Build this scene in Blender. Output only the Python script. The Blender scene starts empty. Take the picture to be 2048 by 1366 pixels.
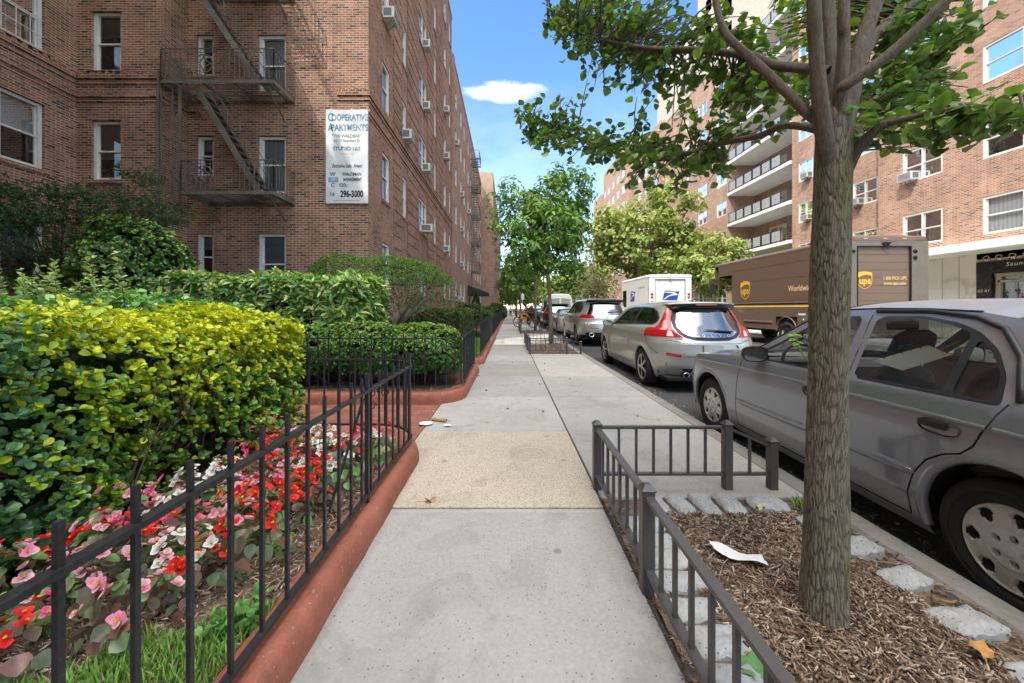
import bpy, bmesh, math, random
import numpy as np
from mathutils import Vector, Matrix
from mathutils.geometry import delaunay_2d_cdt
random.seed(7)
RNG = np.random.default_rng(11)
SC = bpy.context.scene
COL = SC.collection
R = math.radians
PI = math.pi
FOC, VX, VY, CAMH = 760.0, 1017.0, 617.0, 1.2
def at(u, v, Y):
 return ((u - VX) * Y / FOC, Y, CAMH - (v - VY) * Y / FOC)
def new_mat(name):
 m = bpy.data.materials.new(name)
 m.use_nodes = True
 nt = m.node_tree
 for n in list(nt.nodes):
  nt.nodes.remove(n)
 out = nt.nodes.new('ShaderNodeOutputMaterial')
 return m, nt, out
def nd(nt, typ, **kw):
 n = nt.nodes.new(typ)
 for k, v in kw.items():
  if hasattr(n, k) and k not in n.inputs:
   setattr(n, k, v)
  else:
   n.inputs[k].default_value = v
 return n
def lk(nt, a, b):
 nt.links.new(a, b)
def c4(c):
 return (c[0], c[1], c[2], 1.0)
def ramp(nt, fac, stops, interp='LINEAR'):
 r = nt.nodes.new('ShaderNodeValToRGB')
 r.color_ramp.interpolation = interp
 els = r.color_ramp.elements
 while len(els) > 1:
  els.remove(els[-1])
 els[0].position = stops[0][0]
 els[0].color = c4(stops[0][1])
 for p, c in stops[1:]:
  e = els.new(p)
  e.color = c4(c)
 lk(nt, fac, r.inputs[0])
 return r.outputs[0]
def mixc(nt, fac, a, b, mode='MIX'):
 m = nt.nodes.new('ShaderNodeMix')
 m.data_type = 'RGBA'
 m.blend_type = mode
 for s, v in ((m.inputs[0], fac), (m.inputs[6], a), (m.inputs[7], b)):
  if hasattr(v, 'is_linked'):
   lk(nt, v, s)
  elif isinstance(v, (int, float)):
   s.default_value = v
  else:
   s.default_value = c4(v)
 return m.outputs[2]
def mth(nt, op, a, b=None, c=None):
 m = nt.nodes.new('ShaderNodeMath')
 m.operation = op
 for i, v in enumerate((a, b, c)):
  if v is None:
   continue
  if hasattr(v, 'is_linked'):
   lk(nt, v, m.inputs[i])
  else:
   m.inputs[i].default_value = v
 return m.outputs[0]
def tex_coord(nt, kind='Object'):
 return nt.nodes.new('ShaderNodeTexCoord').outputs[kind]
def geo_pos(nt):
 return nt.nodes.new('ShaderNodeNewGeometry').outputs['Position']
def noise(nt, vec, scale, detail=4, rough=0.55, dist=0.0):
 n = nd(nt, 'ShaderNodeTexNoise', Scale=scale, Detail=detail, Roughness=rough, Distortion=dist)
 lk(nt, vec, n.inputs['Vector'])
 return n.outputs['Fac']
def vor(nt, vec, scale, feature='F1', out='Distance', rnd=1.0):
 n = nt.nodes.new('ShaderNodeTexVoronoi')
 n.feature = feature
 n.inputs['Scale'].default_value = scale
 n.inputs['Randomness'].default_value = rnd
 lk(nt, vec, n.inputs['Vector'])
 return n.outputs[out]
def bump(nt, h, strength=0.3, dist=0.01):
 b = nd(nt, 'ShaderNodeBump', Strength=strength, Distance=dist)
 lk(nt, h, b.inputs['Height'])
 return b.outputs['Normal']
def bsdf(nt, out, base=None, rough=0.6, metal=0.0, spec=0.5, normal=None, coat=0.0, coatr=0.05):
 b = nt.nodes.new('ShaderNodeBsdfPrincipled')
 for s, v in (('Base Color', base), ('Roughness', rough), ('Metallic', metal)):
  if v is None:
   continue
  if hasattr(v, 'is_linked'):
   lk(nt, v, b.inputs[s])
  elif isinstance(v, (int, float)):
   b.inputs[s].default_value = v
  else:
   b.inputs[s].default_value = c4(v)
 b.inputs['Specular IOR Level'].default_value = spec
 b.inputs['Coat Weight'].default_value = coat
 b.inputs['Coat Roughness'].default_value = coatr
 if normal is not None:
  lk(nt, normal, b.inputs['Normal'])
 if out is not None:
  lk(nt, b.outputs[0], out.inputs[0])
 return b
MATS = {}
def simple(name, col, rough=0.6, metal=0.0, spec=0.5, var=0.12, scale=30.0, bmp=0.0, coat=0.0, big=2.0):
 if name in MATS:
  return MATS[name]
 m, nt, out = new_mat(name)
 p = tex_coord(nt)
 n1 = noise(nt, p, scale, 5)
 n2 = noise(nt, p, big, 3)
 s = mth(nt, 'ADD', mth(nt, 'MULTIPLY', n1, 0.5), mth(nt, 'MULTIPLY', n2, 0.5))
 lo = tuple(x * (1 - var * 1.6) for x in col)
 hi = tuple(min(1, x * (1 + var * 1.6)) for x in col)
 base = ramp(nt, s, [(0.3, lo), (0.7, hi)])
 nrm = bump(nt, n1, bmp, 0.004) if bmp else None
 rr = mth(nt, 'ADD', mth(nt, 'MULTIPLY', n2, 0.16), max(0.02, rough - 0.08))
 bsdf(nt, out, base, rr, metal, spec, nrm, coat)
 MATS[name] = m
 return m
class MB:
 def __init__(s):
  s.v = []
  s.f = []
  s.m = []
  s.uv = None
  s.sm = []
 def add(s, vs, fs, mi=0, smooth=False):
  o = len(s.v)
  s.v.extend([tuple(p) for p in vs])
  for f in fs:
   s.f.append(tuple(i + o for i in f))
   s.m.append(mi)
   s.sm.append(smooth)
 def box(s, x0, x1, y0, y1, z0, z1, mi=0, bev=0.0):
  x0, x1 = min(x0, x1), max(x0, x1)
  y0, y1 = min(y0, y1), max(y0, y1)
  z0, z1 = min(z0, z1), max(z0, z1)
  b = min(bev, (x1 - x0) * .45, (y1 - y0) * .45, (z1 - z0) * .45)
  if b <= 0:
   vs = [(x0, y0, z0), (x1, y0, z0), (x1, y1, z0), (x0, y1, z0), (x0, y0, z1), (x1, y0, z1), (x1, y1, z1), (x0, y1, z1)]
   fs = [(0, 3, 2, 1), (4, 5, 6, 7), (0, 1, 5, 4), (1, 2, 6, 5), (2, 3, 7, 6), (3, 0, 4, 7)]
   s.add(vs, fs, mi)
   return
  vs, fs = [], []
  rings = [(z0, b), (z0 + b, 0), (z1 - b, 0), (z1, b)]
  for z, i in rings:
   a = (x0 + i, x1 - i, y0 + i, y1 - i)
   k = b if i == 0 else b * .6
   vs += [(a[0] + k, a[2], z), (a[1] - k, a[2], z), (a[1], a[2] + k, z), (a[1], a[3] - k, z),
       (a[1] - k, a[3], z), (a[0] + k, a[3], z), (a[0], a[3] - k, z), (a[0], a[2] + k, z)]
  for r in range(3):
   for k in range(8):
    n = (k + 1) % 8
    fs.append((r * 8 + k, r * 8 + n, r * 8 + 8 + n, r * 8 + 8 + k))
  fs.append(tuple(range(7, -1, -1)))
  fs.append(tuple(24 + k for k in range(8)))
  s.add(vs, fs, mi)
 def obox(s, p, q, w, h, mi=0, up=(0, 0, 1)):
  p, q = Vector(p), Vector(q)
  d = (q - p).normalized()
  u = Vector(up)
  if abs(d.dot(u)) > 0.98:
   u = Vector((0, 1, 0))
  a = d.cross(u).normalized() * (w / 2)
  b = a.cross(d).normalized() * (h / 2)
  vs = [p - a - b, p + a - b, p + a + b, p - a + b, q - a - b, q + a - b, q + a + b, q - a + b]
  s.add(vs, [(0, 1, 2, 3), (7, 6, 5, 4), (0, 4, 5, 1), (1, 5, 6, 2), (2, 6, 7, 3), (3, 7, 4, 0)], mi)
 def tube(s, pts, rad, n=8, mi=0, cap=True, smooth=True):
  pts = [Vector(p) for p in pts]
  if not hasattr(rad, '__len__'):
   rad = [rad] * len(pts)
  vs, fs = [], []
  t0 = (pts[1] - pts[0]).normalized()
  up = Vector((0, 0, 1)) if abs(t0.z) < .9 else Vector((1, 0, 0))
  a = t0.cross(up).normalized()
  for i, p in enumerate(pts):
   if i == 0:
    t = t0
   elif i == len(pts) - 1:
    t = (pts[i] - pts[i - 1]).normalized()
   else:
    t = (pts[i + 1] - pts[i - 1]).normalized()
   a = (a - t * a.dot(t))
   a = a.normalized() if a.length > 1e-6 else t.orthogonal().normalized()
   b = t.cross(a)
   for k in range(n):
    an = 2 * PI * k / n
    vs.append(p + (a * math.cos(an) + b * math.sin(an)) * rad[i])
  for i in range(len(pts) - 1):
   for k in range(n):
    k2 = (k + 1) % n
    fs.append((i * n + k, i * n + k2, i * n + n + k2, i * n + n + k))
  if cap:
   fs.append(tuple(range(n - 1, -1, -1)))
   fs.append(tuple((len(pts) - 1) * n + k for k in range(n)))
  s.add(vs, fs, mi, smooth)
 def lathe(s, prof, c=(0, 0, 0), axis='z', n=24, mi=0, smooth=True):
  vs, fs = [], []
  for r, h in prof:
   for k in range(n):
    an = 2 * PI * k / n
    x, y = r * math.cos(an), r * math.sin(an)
    if axis == 'z':
     vs.append((c[0] + x, c[1] + y, c[2] + h))
    elif axis == 'x':
     vs.append((c[0] + h, c[1] + x, c[2] + y))
    else:
     vs.append((c[0] + x, c[1] + h, c[2] + y))
  for i in range(len(prof) - 1):
   for k in range(n):
    k2 = (k + 1) % n
    fs.append((i * n + k, i * n + k2, i * n + n + k2, i * n + n + k))
  s.add(vs, fs, mi, smooth)
 def prism(s, poly, z0, z1, mi=0):
  n = len(poly)
  vs = [(p[0], p[1], z0) for p in poly] + [(p[0], p[1], z1) for p in poly]
  fs = [tuple(range(n - 1, -1, -1)), tuple(range(n, 2 * n))]
  for k in range(n):
   k2 = (k + 1) % n
   fs.append((k, k2, n + k2, n + k))
  s.add(vs, fs, mi)
 def plate(s, poly, frame, t, mi=0):
  o, A, B, N = [Vector(q) for q in frame]
  n = len(poly)
  vs = [o + A * a + B * b for a, b in poly] + [o + A * a + B * b + N * t for a, b in poly]
  fs = [tuple(range(n - 1, -1, -1)), tuple(range(n, 2 * n))]
  for k in range(n):
   k2 = (k + 1) % n
   fs.append((k, k2, n + k2, n + k))
  s.add(vs, fs, mi)
 def grid(s, P, mi=0, smooth=True, closeu=False):
  nu, nv = len(P), len(P[0])
  vs = [p for row in P for p in row]
  fs = []
  for i in range(nu - 1):
   for j in range(nv - (0 if closeu else 1)):
    j2 = (j + 1) % nv
    fs.append((i * nv + j, i * nv + j2, i * nv + nv + j2, i * nv + nv + j))
  s.add(vs, fs, mi, smooth)
 def data(s, name, mats, org=(0, 0, 0)):
  me = bpy.data.meshes.new(name)
  ox, oy, oz = org
  me.from_pydata([(p[0] - ox, p[1] - oy, p[2] - oz) for p in s.v], [], s.f)
  for m in (mats if isinstance(mats, (list, tuple)) else [mats]):
   me.materials.append(m)
  me.polygons.foreach_set('material_index', s.m)
  me.polygons.foreach_set('use_smooth', s.sm)
  me.update()
  return me
def link(name, me, parent=None):
 o = bpy.data.objects.new(name, me)
 COL.objects.link(o)
 if parent is not None:
  o.parent = parent
 return o
def tag(o, label=None, cat=None, group=None, kind=None):
 if label:
  o['label'] = label
 if cat:
  o['category'] = cat
 if group:
  o['group'] = group
 if kind:
  o['kind'] = kind
 return o
class Thing:
 def __init__(s, name, label, cat, loc=(0, 0, 0), rz=0.0, group=None, local=False):
  s.o = bpy.data.objects.new(name, None)
  COL.objects.link(s.o)
  s.o.location = loc
  s.o.rotation_euler = (0, 0, rz)
  s.o.empty_display_size = .2
  tag(s.o, label, cat, group)
  s.org = (0, 0, 0) if local else tuple(loc)
 def part(s, name, mb, mats, parent=None, label=None):
  me = mb.data(name, mats, s.org) if isinstance(mb, MB) else mb
  o = link(name, me, parent or s.o)
  if label:
   o['label'] = label
  return o
 def pmesh(s, name, me, parent=None):
  return link(name, me, parent or s.o)
def solo(name, mb, mats, label, cat, loc=(0, 0, 0), group=None, kind=None):
 me = mb.data(name, mats, loc) if isinstance(mb, MB) else mb
 o = link(name, me)
 o.location = loc
 return tag(o, label, cat, group, kind)
def struct(name, mb, mats):
 return tag(link(name, mb.data(name, mats) if isinstance(mb, MB) else mb), kind='structure')
def copy_tree(o, parent=None):
 c = o.copy()
 COL.objects.link(c)
 c.parent = parent
 for ch in list(o.children):
  copy_tree(ch, c)
 return c
LEAFQ = {  # outline (width, length) pairs from base to tip, on one side
 'round': [(.0, 0), (.40, .22), (.50, .52), (.28, .84), (0, 1)],
 'oval': [(.0, 0), (.30, .28), (.33, .62), (0, 1)],
 'lance': [(.0, 0), (.17, .35), (.14, .68), (0, 1)],
 'obov': [(.0, 0), (.20, .28), (.37, .62), (.27, .88), (0, 1)],
 'simple': [(.0, 0), (.30, .5), (0, 1)],
}
def norm(a):
 return a / np.maximum(np.linalg.norm(a, axis=-1, keepdims=True), 1e-9)
def leaf_mesh(name, pos, nrm, dirv, size, col, mat, shape='oval', fold=.18, curl=.12, org=(0, 0, 0)):
 pos = np.asarray(pos, float) - np.array(org)
 nrm = norm(np.asarray(nrm, float))
 d = np.asarray(dirv, float)
 d = norm(d - nrm * np.sum(d * nrm, 1, keepdims=True))
 side = np.cross(nrm, d)
 out = LEAFQ[shape]
 k = len(out)
 mids = out[1:-1]
 N = len(pos)
 S = np.asarray(size, float)[:, None]
 nv = 2 + 2 * len(mids)
 V = np.zeros((N, nv, 3))
 V[:, 0] = pos
 V[:, 1] = pos + d * S - nrm * S * curl
 for i, (w, l) in enumerate(mids):
  b = pos + d * S * l + nrm * S * (fold * w * 2 - curl * l * l)
  V[:, 2 + i] = b + side * S * w
  V[:, 2 + len(mids) + i] = b - side * S * w
 nm = len(mids)
 left = [0] + [2 + i for i in range(nm)] + [1]
 right = [1] + [2 + nm + i for i in range(nm - 1, -1, -1)] + [0]
 kf = nm + 2
 base = np.array([left, right])
 F = (np.arange(N)[:, None, None] * nv + base[None]).reshape(-1)
 me = bpy.data.meshes.new(name)
 me.vertices.add(N * nv)
 me.vertices.foreach_set('co', V.reshape(-1).astype(np.float32))
 me.loops.add(len(F))
 me.loops.foreach_set('vertex_index', F.astype(np.int32))
 me.polygons.add(N * 2)
 me.polygons.foreach_set('loop_start', (np.arange(N * 2) * kf).astype(np.int32))
 me.polygons.foreach_set('loop_total', np.full(N * 2, kf, np.int32))
 me.update(calc_edges=True)
 C = np.ones((N, nv, 4))
 C[:, :, :3] = np.asarray(col, float)[:, None, :]
 C[:, 0, :3] *= .62
 C[:, 2:, :3] *= 1.08
 at_ = me.color_attributes.new('Col', 'FLOAT_COLOR', 'POINT')
 at_.data.foreach_set('color', C.reshape(-1).astype(np.float32))
 me.materials.append(mat)
 return me
def leaf_mat(name, rough=.42, trans=.35, spec=.4, tint=(1.0, 1.0, .55)):
 m, nt, out = new_mat(name)
 a = nt.nodes.new('ShaderNodeAttribute')
 a.attribute_name = 'Col'
 p = geo_pos(nt)
 n1 = noise(nt, p, 60, 3)
 col = mixc(nt, 1.0, a.outputs['Color'], ramp(nt, n1, [(.3, (.82, .82, .82)), (.7, (1.15, 1.15, 1.15))]), 'MULTIPLY')
 b = bsdf(nt, None, col, rough, 0, spec)
 t = nt.nodes.new('ShaderNodeBsdfTranslucent')
 lk(nt, mixc(nt, 1.0, col, tint, 'MULTIPLY'), t.inputs[0])
 mx = nt.nodes.new('ShaderNodeMixShader')
 mx.inputs[0].default_value = trans
 lk(nt, b.outputs[0], mx.inputs[1])
 lk(nt, t.outputs[0], mx.inputs[2])
 lk(nt, mx.outputs[0], out.inputs[0])
 return m
def rnd_dirs(n, rng=RNG):
 return norm(rng.normal(size=(n, 3)))
def text_mesh(txt, size, shear=0.0, bold=0.0, align='CENTER', spacing=1.0):
 cu = bpy.data.curves.new('lettering', 'FONT')
 cu.body = txt
 cu.size = size
 cu.shear = shear
 cu.offset = bold
 cu.align_x = align
 cu.align_y = 'CENTER'
 cu.space_character = spacing
 cu.resolution_u = 3
 o = bpy.data.objects.new('lettering', cu)
 me = bpy.data.meshes.new_from_object(o)
 bpy.data.objects.remove(o)
 bpy.data.curves.remove(cu)
 return me
def put_text(mb, txt, size, frame, lift=.003, mi=0, sx=1.0, **kw):
 me = text_mesh(txt, size, **kw)
 o, A, B, N = [Vector(q) for q in frame]
 vs = [o + A * (v.co.x * sx) + B * v.co.y + N * lift for v in me.vertices]
 mb.add(vs, [tuple(p.vertices) for p in me.polygons], mi)
 bpy.data.meshes.remove(me)
cam = bpy.data.cameras.new('camera')
cam.sensor_fit = 'HORIZONTAL'
cam.sensor_width = 36
cam.lens = FOC / 2048 * 36
cam.shift_x = (1024 - VX) / 2048
cam.shift_y = (VY - 683) / 2048
cam.clip_start = .05
cam.clip_end = 2000
co = bpy.data.objects.new('camera', cam)
co.location = (0, 0, CAMH)
co.rotation_euler = (PI / 2, 0, 0)
COL.objects.link(co)
SC.camera = co
TOSUN = Vector((-.92, -1.0, 1.95)).normalized()
sun = bpy.data.lights.new('sun', 'SUN')
sun.energy = 5.0
sun.angle = R(.55)
sun.color = (1.0, .945, .86)
so = bpy.data.objects.new('sun', sun)
so.rotation_euler = (-TOSUN).to_track_quat('-Z', 'Y').to_euler()
so.location = (-20, -20, 40)
COL.objects.link(so)
W = bpy.data.worlds.new('World')
SC.world = W
W.use_nodes = True
nt = W.node_tree
bg = nt.nodes['Background']
sky = nt.nodes.new('ShaderNodeTexSky')
sky.sky_type = 'NISHITA'
sky.sun_disc = False
sky.sun_elevation = math.asin(TOSUN.z)
sky.sun_rotation = math.atan2(TOSUN.x, TOSUN.y)
sky.air_density = 1.0
sky.dust_density = .15
sky.ozone_density = 1.6
tc = nt.nodes.new('ShaderNodeTexCoord')
d = tc.outputs['Generated']
sep = nt.nodes.new('ShaderNodeSeparateXYZ')
lk(nt, d, sep.inputs[0])
dx, dy, dz = sep.outputs
zz = mth(nt, 'MAXIMUM', mth(nt, 'ADD', dz, .12), .03)
cmb = nt.nodes.new('ShaderNodeCombineXYZ')
lk(nt, mth(nt, 'DIVIDE', dx, zz), cmb.inputs[0])
lk(nt, mth(nt, 'DIVIDE', dy, zz), cmb.inputs[1])
cn = noise(nt, cmb.outputs[0], 1.15, 7, .58, .3)
behind = ramp(nt, dy, [(.42, (1, 1, 1)), (.62, (0, 0, 0))])
sh = mth(nt, 'MULTIPLY_ADD', dy, .5, .5)
behind = ramp(nt, sh, [(.50, (1, 1, 1)), (.66, (0, 0, 0))])
cl = ramp(nt, cn, [(.39, (0, 0, 0)), (.58, (1, 1, 1))])
zen = ramp(nt, dz, [(.80, (0, 0, 0)), (.88, (1, 1, 1))])
hi = ramp(nt, dz, [(.40, (0, 0, 0)), (.58, (1, 1, 1))])
rgt = ramp(nt, mth(nt, 'SUBTRACT', dx, mth(nt, 'MULTIPLY', mth(nt, 'MAXIMUM', dy, 0), 2.0)), [(.12, (1, 1, 1)), (.34, (.06, .06, .06))])
thin = mth(nt, 'MULTIPLY', ramp(nt, cn, [(.46, (0, 0, 0)), (.64, (.20, .20, .20))]), behind)
c1 = mth(nt, 'MAXIMUM', thin, mth(nt, 'MULTIPLY', cl, mth(nt, 'MAXIMUM', mth(nt, 'MULTIPLY', mth(nt, 'MULTIPLY', behind, hi), rgt), zen)))
yy = mth(nt, 'MAXIMUM', dy, .05)
px = mth(nt, 'DIVIDE', dx, yy)
pz = mth(nt, 'DIVIDE', dz, yy)
cm2 = nt.nodes.new('ShaderNodeCombineXYZ')
lk(nt, px, cm2.inputs[0])
lk(nt, mth(nt, 'MULTIPLY', pz, 2.2), cm2.inputs[1])
n2 = noise(nt, cm2.outputs[0], 9, 6, .6, .4)
ex = mth(nt, 'POWER', mth(nt, 'ABSOLUTE', mth(nt, 'DIVIDE', mth(nt, 'ADD', px, .015), .105)), 2.0)
ez = mth(nt, 'POWER', mth(nt, 'ABSOLUTE', mth(nt, 'DIVIDE', mth(nt, 'ADD', pz, -.57), .030)), 2.0)
e = mth(nt, 'SUBTRACT', 1.15, mth(nt, 'ADD', ex, ez))
e = mth(nt, 'ADD', e, mth(nt, 'MULTIPLY', mth(nt, 'SUBTRACT', n2, .5), 2.4))
c2 = ramp(nt, e, [(.0, (0, 0, 0)), (1.3, (.75, .75, .75))])
lowc = mth(nt, 'MULTIPLY', ramp(nt, pz, [(.10, (1, 1, 1)), (.62, (0, 0, 0))]), ramp(nt, n2, [(.35, (.28, .28, .28)), (.7, (.8, .8, .8))]))
front = ramp(nt, sh, [(.58, (0, 0, 0)), (.75, (1, 1, 1))])
c3 = mth(nt, 'MULTIPLY', mth(nt, 'MULTIPLY', lowc, front), .42)
hs = nt.nodes.new('ShaderNodeHueSaturation')
hs.inputs['Saturation'].default_value = 1.18
hs.inputs['Value'].default_value = 2.45
lk(nt, sky.outputs[0], hs.inputs['Color'])
c23 = mth(nt, 'MAXIMUM', c2, c3)
skyc = mixc(nt, c1, mixc(nt, c23, hs.outputs[0], (14.5, 14.1, 13.6)), (62, 58.5, 53.5))  # clouds out of view behind and overhead are added and brightened as fill light
lk(nt, skyc, bg.inputs[0])
bg.inputs[1].default_value = .15
SC.view_settings.view_transform = 'Standard'
SC.view_settings.look = 'None'
SC.view_settings.exposure = 0
SC.view_settings.gamma = 1
SC.render.engine = 'CYCLES'
SC.cycles.use_denoising = True
SC.cycles.use_adaptive_sampling = True
SC.cycles.adaptive_threshold = .03
SC.cycles.max_bounces = 6
SC.cycles.diffuse_bounces = 3
SC.cycles.glossy_bounces = 3
SC.cycles.transmission_bounces = 4
SC.cycles.transparent_max_bounces = 12
SC.cycles.caustics_reflective = False
SC.cycles.caustics_refractive = False
SC.cycles.sample_clamp_indirect = 6
# ================================================================== GROUND, ROAD, PAVEMENT
ROADZ = -.13
def concrete_mat(name, lo, hi, speck=(.12, .12, .12), amount=.5, joint=False, rough=.85, stains=True, pebble=0.0):
 m, nt, out = new_mat(name)
 p = geo_pos(nt)
 n1 = noise(nt, p, 1.3, 6, .6)
 n2 = noise(nt, p, 55, 5, .6)
 n3 = noise(nt, p, 240, 3, .6)
 s = mth(nt, 'ADD', mth(nt, 'MULTIPLY', n1, .55), mth(nt, 'MULTIPLY', n2, .45))
 base = ramp(nt, s, [(.3, lo), (.68, hi)])
 v = vor(nt, p, 62)
 rnd = vor(nt, p, 62, out='Color')
 sp = nt.nodes.new('ShaderNodeSeparateColor')
 lk(nt, rnd, sp.inputs[0])
 pick = mth(nt, 'GREATER_THAN', sp.outputs[0], 1 - amount * .35)
 dot = mth(nt, 'MULTIPLY', mth(nt, 'LESS_THAN', v, .22), pick)
 base = mixc(nt, mth(nt, 'MULTIPLY', dot, .75), base, speck)
 base = mixc(nt, mth(nt, 'MULTIPLY', mth(nt, 'GREATER_THAN', n3, .62), .22), base, (.10, .10, .10))
 hgt = mth(nt, 'ADD', n2, mth(nt, 'MULTIPLY', n3, .8))
 if pebble:
  v2 = vor(nt, p, 95)
  c2 = vor(nt, p, 95, out='Color')
  hsv = nt.nodes.new('ShaderNodeSeparateColor')
  lk(nt, c2, hsv.inputs[0])
  pc = ramp(nt, hsv.outputs[1], [(0, (.10, .085, .07)), (.3, (.30, .22, .14)), (.6, (.42, .33, .23)), (.85, (.48, .44, .38)), (1, (.16, .16, .17))])
  msk = mth(nt, 'MULTIPLY', mth(nt, 'LESS_THAN', v2, .42), pebble)
  base = mixc(nt, msk, base, pc)
  hgt = mth(nt, 'SUBTRACT', hgt, mth(nt, 'MULTIPLY', v2, 1.6))
 if stains:
  n4 = noise(nt, p, 2.6, 8, .72, .8)
  st = ramp(nt, n4, [(.50, (0, 0, 0)), (.74, (.62, .62, .62))])
  gum = mth(nt, 'MULTIPLY', mth(nt, 'LESS_THAN', vor(nt, p, 3.1), .075), .55)
  base = mixc(nt, gum, base, tuple(x * .45 for x in lo))
  base = mixc(nt, st, base, tuple(x * .55 for x in lo))
 sp2 = nt.nodes.new('ShaderNodeSeparateXYZ')
 lk(nt, p, sp2.inputs[0])
 cv = nt.nodes.new('ShaderNodeCombineXYZ')
 lk(nt, mth(nt, 'FLOOR', mth(nt, 'DIVIDE', mth(nt, 'SUBTRACT', sp2.outputs[0], .58), 3)), cv.inputs[0])
 lk(nt, mth(nt, 'FLOOR', mth(nt, 'DIVIDE', mth(nt, 'SUBTRACT', sp2.outputs[1], .75), 1.492)), cv.inputs[1])
 wn = nt.nodes.new('ShaderNodeTexWhiteNoise')
 lk(nt, cv.outputs[0], wn.inputs[0])
 base = mixc(nt, 1, base, ramp(nt, wn.outputs[0], [(0, (.84, .84, .85)), (1, (1.08, 1.07, 1.04))]), 'MULTIPLY')
 bsdf(nt, out, base, rough, 0, .3, bump(nt, hgt, .35, .004))
 return m
M_SLAB = concrete_mat('pavement_concrete', (.305, .297, .272), (.455, .443, .408), amount=.6)
M_AGG = concrete_mat('exposed_aggregate_concrete', (.42, .37, .295), (.54, .48, .39), pebble=.75, amount=.3)
M_AGG2 = concrete_mat('grey_aggregate_concrete', (.27, .265, .24), (.37, .36, .33), pebble=.35, amount=.5)
M_CURB = concrete_mat('kerb_stone', (.20, .19, .17), (.33, .31, .28), amount=.9)
M_GAP = simple('joint_dirt', (.05, .045, .038), .95, var=.3, scale=80)
def asphalt_mat():
 m, nt, out = new_mat('asphalt')
 p = geo_pos(nt)
 n1 = noise(nt, p, .8, 5, .6)
 n2 = noise(nt, p, 130, 4, .65)
 v = vor(nt, p, 90, out='Color')
 sp = nt.nodes.new('ShaderNodeSeparateColor')
 lk(nt, v, sp.inputs[0])
 base = ramp(nt, mth(nt, 'ADD', mth(nt, 'MULTIPLY', n1, .5), mth(nt, 'MULTIPLY', n2, .5)), [(.3, (.028, .028, .030)), (.7, (.075, .073, .072))])
 base = mixc(nt, mth(nt, 'MULTIPLY', mth(nt, 'GREATER_THAN', sp.outputs[0], .93), .5), base, (.22, .21, .20))
 bsdf(nt, out, base, .8, 0, .35, bump(nt, n2, .6, .006))
 return m
M_ASPH = asphalt_mat()
def soil_mat(name, cols, scale=1.0):
 m, nt, out = new_mat(name)
 p = geo_pos(nt)
 mp = nt.nodes.new('ShaderNodeMapping')
 mp.inputs['Scale'].default_value = (34 * scale, 90 * scale, 40)
 mp.inputs['Rotation'].default_value = (0, 0, .6)
 lk(nt, p, mp.inputs[0])
 v = vor(nt, mp.outputs[0], 1.6, out='Color')
 sp = nt.nodes.new('ShaderNodeSeparateColor')
 lk(nt, v, sp.inputs[0])
 n = noise(nt, p, 25, 5)
 base = ramp(nt, sp.outputs[0], list(zip(np.linspace(0, 1, len(cols)), cols)))
 base = mixc(nt, .45, base, ramp(nt, n, [(.3, cols[0]), (.7, cols[-1])]))
 bsdf(nt, out, base, .92, 0, .2, bump(nt, mth(nt, 'ADD', sp.outputs[1], n), .8, .02))
 return m
M_MULCH = soil_mat('bark_mulch', [(.045, .030, .020), (.11, .075, .05), (.19, .135, .09), (.27, .20, .14)])
M_SOIL = soil_mat('dark_soil', [(.03, .022, .015), (.07, .05, .035), (.12, .085, .06)])
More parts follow.
